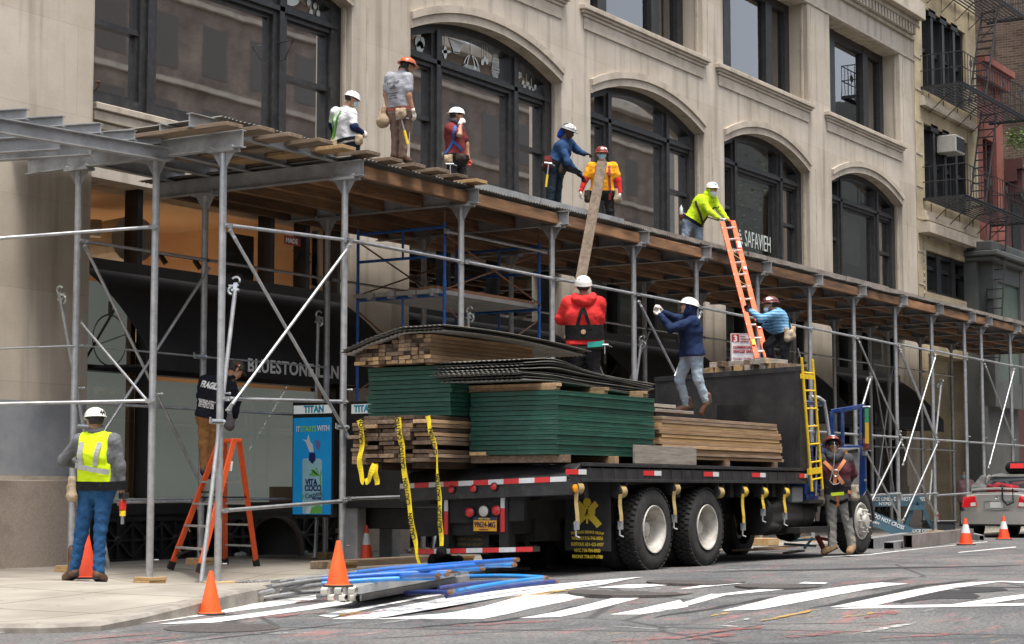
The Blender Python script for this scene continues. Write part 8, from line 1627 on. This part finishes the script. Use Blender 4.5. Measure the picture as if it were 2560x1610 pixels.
# half drum hopper against the shopfront
pb_ = PY(690,1386,17.75); c0 = V3((pb_[0], pb_[1], .06)); t_ = thing('chute_section', c0, 'dark rusty half-round steel chute section lying by the black lattice base', 'chute')
dx = unit(V3((.55,-.83,0))); dy = unit(V3((.83,.55,0))); m = MB(); A = []; B = []
for th in np.linspace(0, math.pi, 18): o = dx*(-.36*math.cos(th))+V3((0,0,.56*math.sin(th)**.8+.02)); A.append(c0+o-dy*.35); B.append(c0+o+dy*.45)
m.strip(A, B, [unit(p-c0)*.02 for p in A]); m.build('shell', mat('dark rusty plate', (.045,.03,.025), (.08,.055,.045), rough=.7, scale=5), t_, smooth=True); m = MB(); m.prism(A[::-1], dy*.02) if 0 else m.add([tuple(p+dy*.6) for p in A], [tuple(range(len(A)))]); m.build('end_plate', M['black'], t_)
# police barriers
M['policeblue'] = mat('police blue timber', (.045,.12,.17), (.07,.155,.21), rough=.75, scale=4, dirt=(.12,.14,.15), dirt_scale=5, dirt_amt=.6)
tz = lambda u, v, D: PD(u, v, D); Dn = 42.5
bp1, bp2 = tz(2140,1252,Dn), tz(2314,1249,Dn); nb_ = -unit(V3((Fv[0],Fv[1],0))); br_ = thing('police_barrier', (tz(2291,1334,Dn)), 'upright blue police line barrier beyond the truck wheel', 'barrier')
m = MB(); m.beam(bp1, bp2, .05, .28); plk = m.build('plank', M['policeblue'], br_)
for (t, u, v, s) in (('POLICE LINE - DO NOT CROSS',2165,1252,.125),('NYPD',2196,1263,.10)): txt(t, s, 'lettering', M['white'], plk, tz(u, v, Dn)+nb_*.032, unit(Rv), (0,0,1), bold=.002, squeeze=.78 if s > .11 else 1.1)
ap = tz(2291,1240,Dn-.05)
for (u, v) in ((2262,1326),(2339,1334)): m = MB(); m.beam(ap, tz(u, v, Dn-.05), .09, .05, up=nb_); m.build('leg', M['policeblue'], br_)
m = MB(); m.beam(tz(2272,1270,Dn-.1), tz(2310,1268,Dn-.1), .04, .11); m.build('crossbar', M['policeblue'], br_)
m = MB(); m.beam(tz(2258,1328,Dn-.1), tz(2337,1328,Dn-.1), .04, .13); cbar = m.build('crossbar', M['policeblue'], br_); txt('POLICE DEPT.', .105, 'lettering', M['white'], cbar, tz(2266,1331,Dn-.1)+nb_*.03, unit(Rv), (0,0,1), bold=.003, squeeze=.95)
Dm = 38.5; a, b = tz(2150,1283,Dm), tz(2276,1336,Dm); br2 = thing('police_barrier', b, 'toppled blue police barrier plank sloping down to the road beside the truck wheel', 'barrier'); dd = unit(b-a); uu = unit(np.cross(nb_, dd)); uu = uu if uu[2] > 0 else -uu
m = MB(); m.beam(a, b, .28, .05, up=nb_); plk = m.build('plank', M['policeblue'], br2); txt('DO NOT CROSS', .115, 'lettering', M['white'], plk, a+dd*.28+uu*.03+nb_*.03, dd, uu, bold=.002, squeeze=.80); txt('POLICE DEPT', .07, 'lettering', M['white'], plk, a+dd*.10-uu*.08+nb_*.03, dd, uu, bold=.001, squeeze=.85)
# loose steel sections on the far gutter
M['plainsteel'] = mat('mill finish steel', (.20,.17,.15), (.32,.29,.27), rough=.45, metal=.35, scale=3)
def chan(p0, p1, h, w_, lab, mm):
    b = MB(); p0, p1 = V3(p0), V3(p1); d = unit(p1-p0); s = unit(np.cross(d, (0,0,1))); up_ = V3((0,0,1)); b.beam(p0+up_*h/2, p1+up_*h/2, .012, h); b.beam(p0+up_*(h-.006)+s*-w_/2, p1+up_*(h-.006)+s*-w_/2, w_, .012); b.beam(p0+up_*.008+s*-w_/2, p1+up_*.008+s*-w_/2, w_, .012); b.beam(p0+up_*h/2-s*w_, p1+up_*h/2-s*w_, .012, h)
    tag(b.build('steel_section', M[mm], loc=p0), lab, 'steel beam', 'steel sections on the road')
chan(rz(2281,1371), rz(2434,1350), .24, .16, 'longest brown steel section lying along the far gutter', 'plainsteel'); chan(rz(2185,1374), rz(2280,1357), .2, .2, 'bright galvanised box section nearest the truck wheel', 'galv'); chan(rz(2235,1374), rz(2290,1366), .13, .18, 'lower galvanised section between its two neighbours', 'galv'); chan(rz(2400,1340), rz(2448,1352), .12, .1, 'short bright section poking out behind the cone', 'galv'); chan(rz(2160,1360), rz(2240,1350), .10, .12, 'grey section half under the others by the wheel', 'galv_dull')
q = PZ(2353,1335,.05); m = MB(); u_, v_ = unit(Rv), unit(V3((Fv[0],Fv[1],0)))
def obox(c, a, b, h, mm=m): mm.prism([V3(c)-u_*a, V3(c)+u_*a, V3(c)+u_*a+v_*b, V3(c)-u_*a+v_*b], (0,0,h)); return mm
obox(q, .33, .45, .26); obox(q+V3((0,0,.261))-u_*.0-v_*.02, .36, .49, .05); tag(m.build('storage_tote', mat('dark tote plastic', (.02,.024,.028), (.035,.04,.045), rough=.45, scale=5), loc=q, bevel=.015), 'dark lidded storage tote on the kerb under the police barrier', 'tote')
q2 = q+V3((0,0,.312))-u_*.06+v_*.2; bo = thing('drink_bottle', q2, 'red-capped clear drink bottle standing on the dark tote', 'bottle'); m = MB(); m.lathe(q2, [(.05,0),(.055,.02),(.055,.16),(.02,.22),(.02,.24)], 14); m.build('bottle_body', mat('pinkish clear plastic', (.42,.36,.36), rough=.12), bo, smooth=True); m = MB(); m.lathe(q2+V3((0,0,.24)), [(.024,0),(.024,.035)], 12); m.build('cap', M['red_lens'], bo); m = MB(); m.lathe(q2+V3((0,0,.07)), [(.0565,0),(.0565,.07)], 14); m.build('label_band', M['red_tape'], bo)
# things glimpsed under the truck
for (u, v, dst, lab) in ((2012,1345,30.5,'blue sawhorse lying on its side, seen below the truck'),):
    sh_ = thing('sawhorse', PD(u, v+8, dst), lab, 'sawhorse'); m = MB(); m.beam(PD(1975,1352,dst), PD(2055,1346,dst), .10, .04); m.build('beam', M['policeblue'], sh_); m = MB(); m.beam(PD(2032,1344,dst-.1), PD(2010,1372,dst-.1), .09, .04); m.build('leg', M['policeblue'], sh_); m = MB(); m.beam(PD(1960,1360,dst), PD(2040,1365,dst), .06, .04); m.build('leg', M['policeblue'], sh_)
jk = thing('red_trestle', PD(2055,1378,29.3), 'red steel trestle stand behind the legs of the harness worker', 'trestle'); m = MB(); m.beam(PD(2043,1340,29.3), PD(2062,1378,29.3), .12, .05); m.build('leg', M['red_tape'], jk); m = MB(); m.beam(PD(2045,1345,29.4), PD(2075,1350,29.4), .05, .05); m.build('crossbar', M['red_tape'], jk)
q = PZ(1908,1362,.06); board(q[0]-.2, q[0]+.25, q[1]-.2, q[1]+.2, .055, .18, 'wood_new', 'thick pale timber block on the pavement seen under the truck', 'loose boards')
for k, (u, v, ln, mm, lab) in enumerate(((1900,1376,1.4,'wood_tan','thin batten on the gutter seen under the truck'),(1940,1370,1.6,'wood_old','dark board on the pavement seen under the truck'),(1985,1382,1.2,'wood_grey','grey lath nearest the front wheel under the truck'))): q = PZ(u, v, .06); board(q[0]-ln/2, q[0]+ln/2, q[1]-.05, q[1]+.05, .06, .09, mm, lab, 'loose boards', rot=.2*k-.2)
pt = thing('paint_tub', (24.0,13.2,0), 'dark round tub on the road under the truck, seen past the rear wheels', 'tub'); m = MB(); m.lathe((24.5,13.0,-.05), [(.16,0),(.19,.25),(.18,.25),(.16,.03)], 16); m.build('shell', M['black'], pt)
# litter on the pavement
for k, (u, v, s, c, lab) in enumerate(((756,1388,.13,(.22,.30,.25),'small carton of green glass bottles by the kerbside pole pad'),(600,1390,.10,(.6,.6,.58),'flattened pale paper scrap on the pavement near the stepladder'),(1023,1381,.10,(.65,.64,.6),'crumpled white paper under the truck tail'),(490,1400,.03,(.3,.25,.2),'tiny brown scrap beside the stepladder foot'))):
    q = PZ(u, v, .055); m = MB(); r = random.Random(k); V, F = nets([(q+V3((r.uniform(-s,s)*.6, r.uniform(-s,s)*.6, .02)), q+V3((r.uniform(-s,s)*.6, r.uniform(-s,s)*.6, .03)), s*.3, s*.25) for _ in range(4)], .03, .012, (), .006); t_ = thing('scrap_piece', q, lab, 'rubbish'); vf_build('scrap', [(V, F, 0)], [mat('scrap %d' % k, c, tuple(x*.7 for x in c), rough=.5, scale=30)], t_)
q = PZ(600,1462,.0); m = MB()
for k in range(7): a = PZ(590+k*9, 1458-k*.5, z_walk(*PZ(590+k*9,1458,-.05)[:2])+.02); m.beam(a, a+V3((.18,.08*math.sin(k),.02)), .03, .02)
tag(m.build('coupler_chain', M['galv_dull'], loc=q), 'small tangle of grey clamp fittings on the kerb edge', 'fittings')

# silver saloon parked beyond
cx0_, yk, yn = 40.6, 13.86, 12.14; yc_ = (yk+yn)/2; car = thing('parked_car', (cx0_+2.2, yc_, 0), 'silver saloon car parked at the kerb, seen from the rear with bags on its boot', 'car')
M['silver'] = mat('silver car paint', (.46,.45,.42), (.50,.49,.46), rough=.28, metal=.55, scale=3, coat=.6); M['cglass'] = mat('dark car glass', (.02,.025,.028), rough=.05, coat=.5)
def section(x, pts): return [V3((cx0_+x, yc_+y, z)) for y, z in pts]
def loft(name, secs, m_, par, smooth=True):
    n = len(secs[0]); mb = MB(); vs = [p for s in secs for p in s]; fs = [(i*n+j, i*n+(j+1) % n, (i+1)*n+(j+1) % n, (i+1)*n+j) for i in range(len(secs)-1) for j in range(n)]; fs += [tuple(range(n-1,-1,-1)), tuple(range((len(secs)-1)*n, len(secs)*n))]; mb.add(vs, fs); o = mb.build(name, m_, par, smooth=smooth); return o
def ring(hw, z0, z1, zt, crown=.03): return [(-hw*.90,z0),(-hw,z0+.10),(-hw*1.0,z0+.3),(-hw*.985,z1),(-hw*.90,zt-.03),(-hw*.6,zt+crown*.5),(0,zt+crown),(hw*.6,zt+crown*.5),(hw*.90,zt-.03),(hw*.985,z1),(hw,z0+.3),(hw,z0+.10),(hw*.90,z0)]
body_ = loft('body', [section(x, ring(hw, z0, z1, zt)) for x, hw, z0, z1, zt in ((.05,.76,.36,.72,.93),(.10,.81,.30,.76,.97),(.25,.85,.26,.80,.985),(.75,.86,.24,.82,.99),(1.6,.86,.22,.84,.93),(3.2,.86,.22,.82,.93),(3.5,.85,.22,.80,.93),(4.2,.80,.24,.70,.80),(4.4,.70,.28,.6,.7))], M['silver'], car)
loft('bumper', [section(x, [(-hw,.30),(-hw*1.01,.42),(-hw,.58),(hw,.58),(hw*1.01,.42),(hw,.30)]) for x, hw in ((-.06,.72),(-.02,.82),(.12,.865),(.3,.868))], M['silver'], body_)
loft('greenhouse', [section(x, [(-hb,.93),(-ht,zt-.05),(-ht*.8,zt),(ht*.8,zt),(ht,zt-.05),(hb,.93)]) for x, hb, ht, zt in ((.70,.74,.70,1.0),(1.32,.78,.56,1.38),(1.6,.79,.57,1.42),(2.5,.79,.57,1.41),(3.25,.77,.66,1.0))], M['cglass'], body_, 'yes')
loft('roof', [section(x, [(-h,z-.02),(-h*.7,z+.012),(h*.7,z+.012),(h,z-.02)]) for x, h, z in ((1.26,.56,1.375),(1.6,.575,1.43),(2.4,.575,1.425),(2.65,.56,1.37))], M['silver'], body_)
for s in (-1, 1):
    m = MB(); m.beam((cx0_+.72,yc_+s*.74,.98),(cx0_+1.32,yc_+s*.575,1.385), .06, .05); m.beam((cx0_+1.62,yc_+s*.80,.95),(cx0_+1.75,yc_+s*.585,1.39), .05, .05); m.build('pillar', M['silver'], body_)
    m = MB(); m.prism([(cx0_+.035,yc_+s*.80,.66),(cx0_+.03,yc_+s*.46,.68),(cx0_+.05,yc_+s*.50,.92),(cx0_+.09,yc_+s*.76,.90)], (-.03,0,0)); m.prism([(cx0_+.06,yc_+s*.815,.68),(cx0_+.32,yc_+s*.875,.74),(cx0_+.32,yc_+s*.86,.88),(cx0_+.09,yc_+s*.79,.89)], (0,s*.012,0)); tl = m.build('tail_light', M['red_lens'], body_, bevel=.01); m = MB(); m.prism([(cx0_+.0,yc_+s*.60,.69),(cx0_+.0,yc_+s*.48,.70),(cx0_+.012,yc_+s*.49,.78),(cx0_+.012,yc_+s*.60,.77)], (-.004,0,0)); m.build('reverse_lens', M['white_lens'], tl)
    for x in (.85, 3.55):
        m = MB(); m.lathe((cx0_+x, yc_+s*.845, .30), [(.2,-.2),(.29,-.2),(.305,-.16),(.305,-.03),(.28,0),(.19,.0)], 28, axis=(0,s,0)); wl_ = m.build('wheel', M['rubber'], car, smooth=True); m = MB(); m.lathe((cx0_+x, yc_+s*.845, .30), [(.19,.0),(.17,-.02),(.05,.0),(.001,.005)], 20, axis=(0,s,0)); m.build('rim', M['galv'], wl_)
m = MB(); m.box(cx0_-.012, cx0_+.05, yc_-.27, yc_+.27, .64, .80); m.build('plate_recess', mat('recess grey', (.30,.30,.28), rough=.4), body_); m = MB(); m.box(cx0_-.018, cx0_-.013, yc_-.15, yc_+.15, .66, .79); m.build('number_plate', mat('pale plate', (.55,.55,.52)), body_); m = MB(); m.box(cx0_-.02, cx0_+.06, yc_-.30, yc_+.30, .805, .835); m.build('boot_handle', M['galv'], body_)
m = MB(); m.tube([(cx0_+.01, yc_+.045*math.cos(t), .89+.035*math.sin(t)) for t in np.linspace(0, 2*math.pi, 13)], .006, 5); m.beam((cx0_+.01,yc_-.018,.87),(cx0_+.012,yc_-.012,.91), .006, .006); m.beam((cx0_+.01,yc_+.018,.87),(cx0_+.012,yc_+.012,.91), .006, .006); m.beam((cx0_+.01,yc_-.015,.89),(cx0_+.01,yc_+.015,.89), .006, .006); m.build('emblem', M['chrome'], body_)
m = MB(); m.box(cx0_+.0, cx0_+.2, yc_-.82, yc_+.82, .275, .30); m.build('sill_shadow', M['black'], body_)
m = MB(); m.tube([(cx0_+.12,yc_-.62,.99),(cx0_+.10,yc_-.60,1.06),(cx0_+.08,yc_,1.09),(cx0_+.10,yc_+.60,1.06),(cx0_+.12,yc_+.62,.99)], .024, 8); m.build('spoiler', M['silver'], body_, smooth=True)
def lump(name, prims, m_, lab, cat):
    t_ = thing(name, prims[0][0], lab, cat); V, F = nets(prims, .06, .02, (), .008); vf_build('fabric', [(V, F, 0)], [m_], t_); return t_
lump('duffel_bag', [((cx0_+1.55,yc_+.15,1.56),(cx0_+1.55,yc_-.28,1.56),.13,.13),((cx0_+1.65,yc_+.1,1.6),(cx0_+1.65,yc_-.2,1.6),.11,.11)], M['belt_k'], 'black bag with red panel sitting on the silver car roof', 'bag'); m = MB(); m.prism([(cx0_+1.40,yc_+.12,1.55),(cx0_+1.40,yc_-.2,1.55),(cx0_+1.43,yc_-.2,1.66),(cx0_+1.43,yc_+.12,1.66)], (-.015,0,0)); tag(m.build('red_pouch', M['red_tape'], loc=(cx0_+1.4,yc_,1.6)), 'red pouch on the front of the roof bag', 'bag')
lump('backpack', [((cx0_+.55,yc_+.60,1.1),(cx0_+.62,yc_+.5,1.32),.13,.08),((cx0_+.5,yc_+.68,1.06),(cx0_+.5,yc_+.4,1.06),.1,.1)], cloth('grey backpack cloth', (.10,.10,.10)), 'grey backpack slumped on the kerb side of the car boot', 'bag'); lump('backpack', [((cx0_+.45,yc_+.28,1.08),(cx0_+.45,yc_-.12,1.08),.11,.10),((cx0_+.55,yc_+.15,1.15),(cx0_+.5,yc_-.3,1.08),.08,.07)], cloth('black and red bag cloth', (.03,.012,.014), (.35,.02,.03)), 'black and red rucksack in the middle of the car boot', 'bag')
m = MB(); m.tube([(cx0_+.02,yc_-.12,1.1),(cx0_-.04,yc_-.14,.85),(cx0_-.05,yc_-.25,.72),(cx0_-.05,yc_-.38,.78),(cx0_+.0,yc_-.36,1.08)], .02, 6); tag(m.build('hanging_strap', M['belt_k'], loc=(cx0_,yc_-.2,1)), 'black webbing strap dangling over the car boot lid', 'strap')
# a street tree whose twigs enter at the right edge
tr_ = thing('street_tree', (44.5,10.7,0), 'green leafy twigs of a street tree reaching in at the upper right edge', 'tree'); tip = PD(2533,342,52); base = PD(2720,420,52); m = MB(); m.tube([V3((base[0]+1,base[1]-.6,0)), V3((base[0]+1,base[1]-.6,5)), base, (base+tip)/2+V3((0,0,.3)), tip], [.22,.16,.08,.04,.012], 8); m.build('trunk', M['wood_dark'], tr_, smooth=True); lf = MB(); r = random.Random(4)
for k in range(900):
    t = r.random()**1.4; c = V3(tip)+(V3(base)-V3(tip))*t*1.3+V3((r.gauss(0,.10+.9*t), r.gauss(0,.10+.9*t), r.gauss(0,.10+.8*t))); a = r.uniform(0, 6.3); s = .05+.03*r.random(); d1 = unit((math.cos(a), math.sin(a), r.uniform(-.5,.3))); d2 = unit(np.cross(d1, (r.uniform(-.4,.4), r.uniform(-.4,.4), 1))); lf.add([c, c+d1*s+d2*s*.5, c+d1*s*2, c+d1*s-d2*s*.5], [(0,1,2,3)])
lf.build('crown', mat('spring leaf', (.06,.16,.02), (.12,.26,.04), rough=.6, scale=3), tr_)
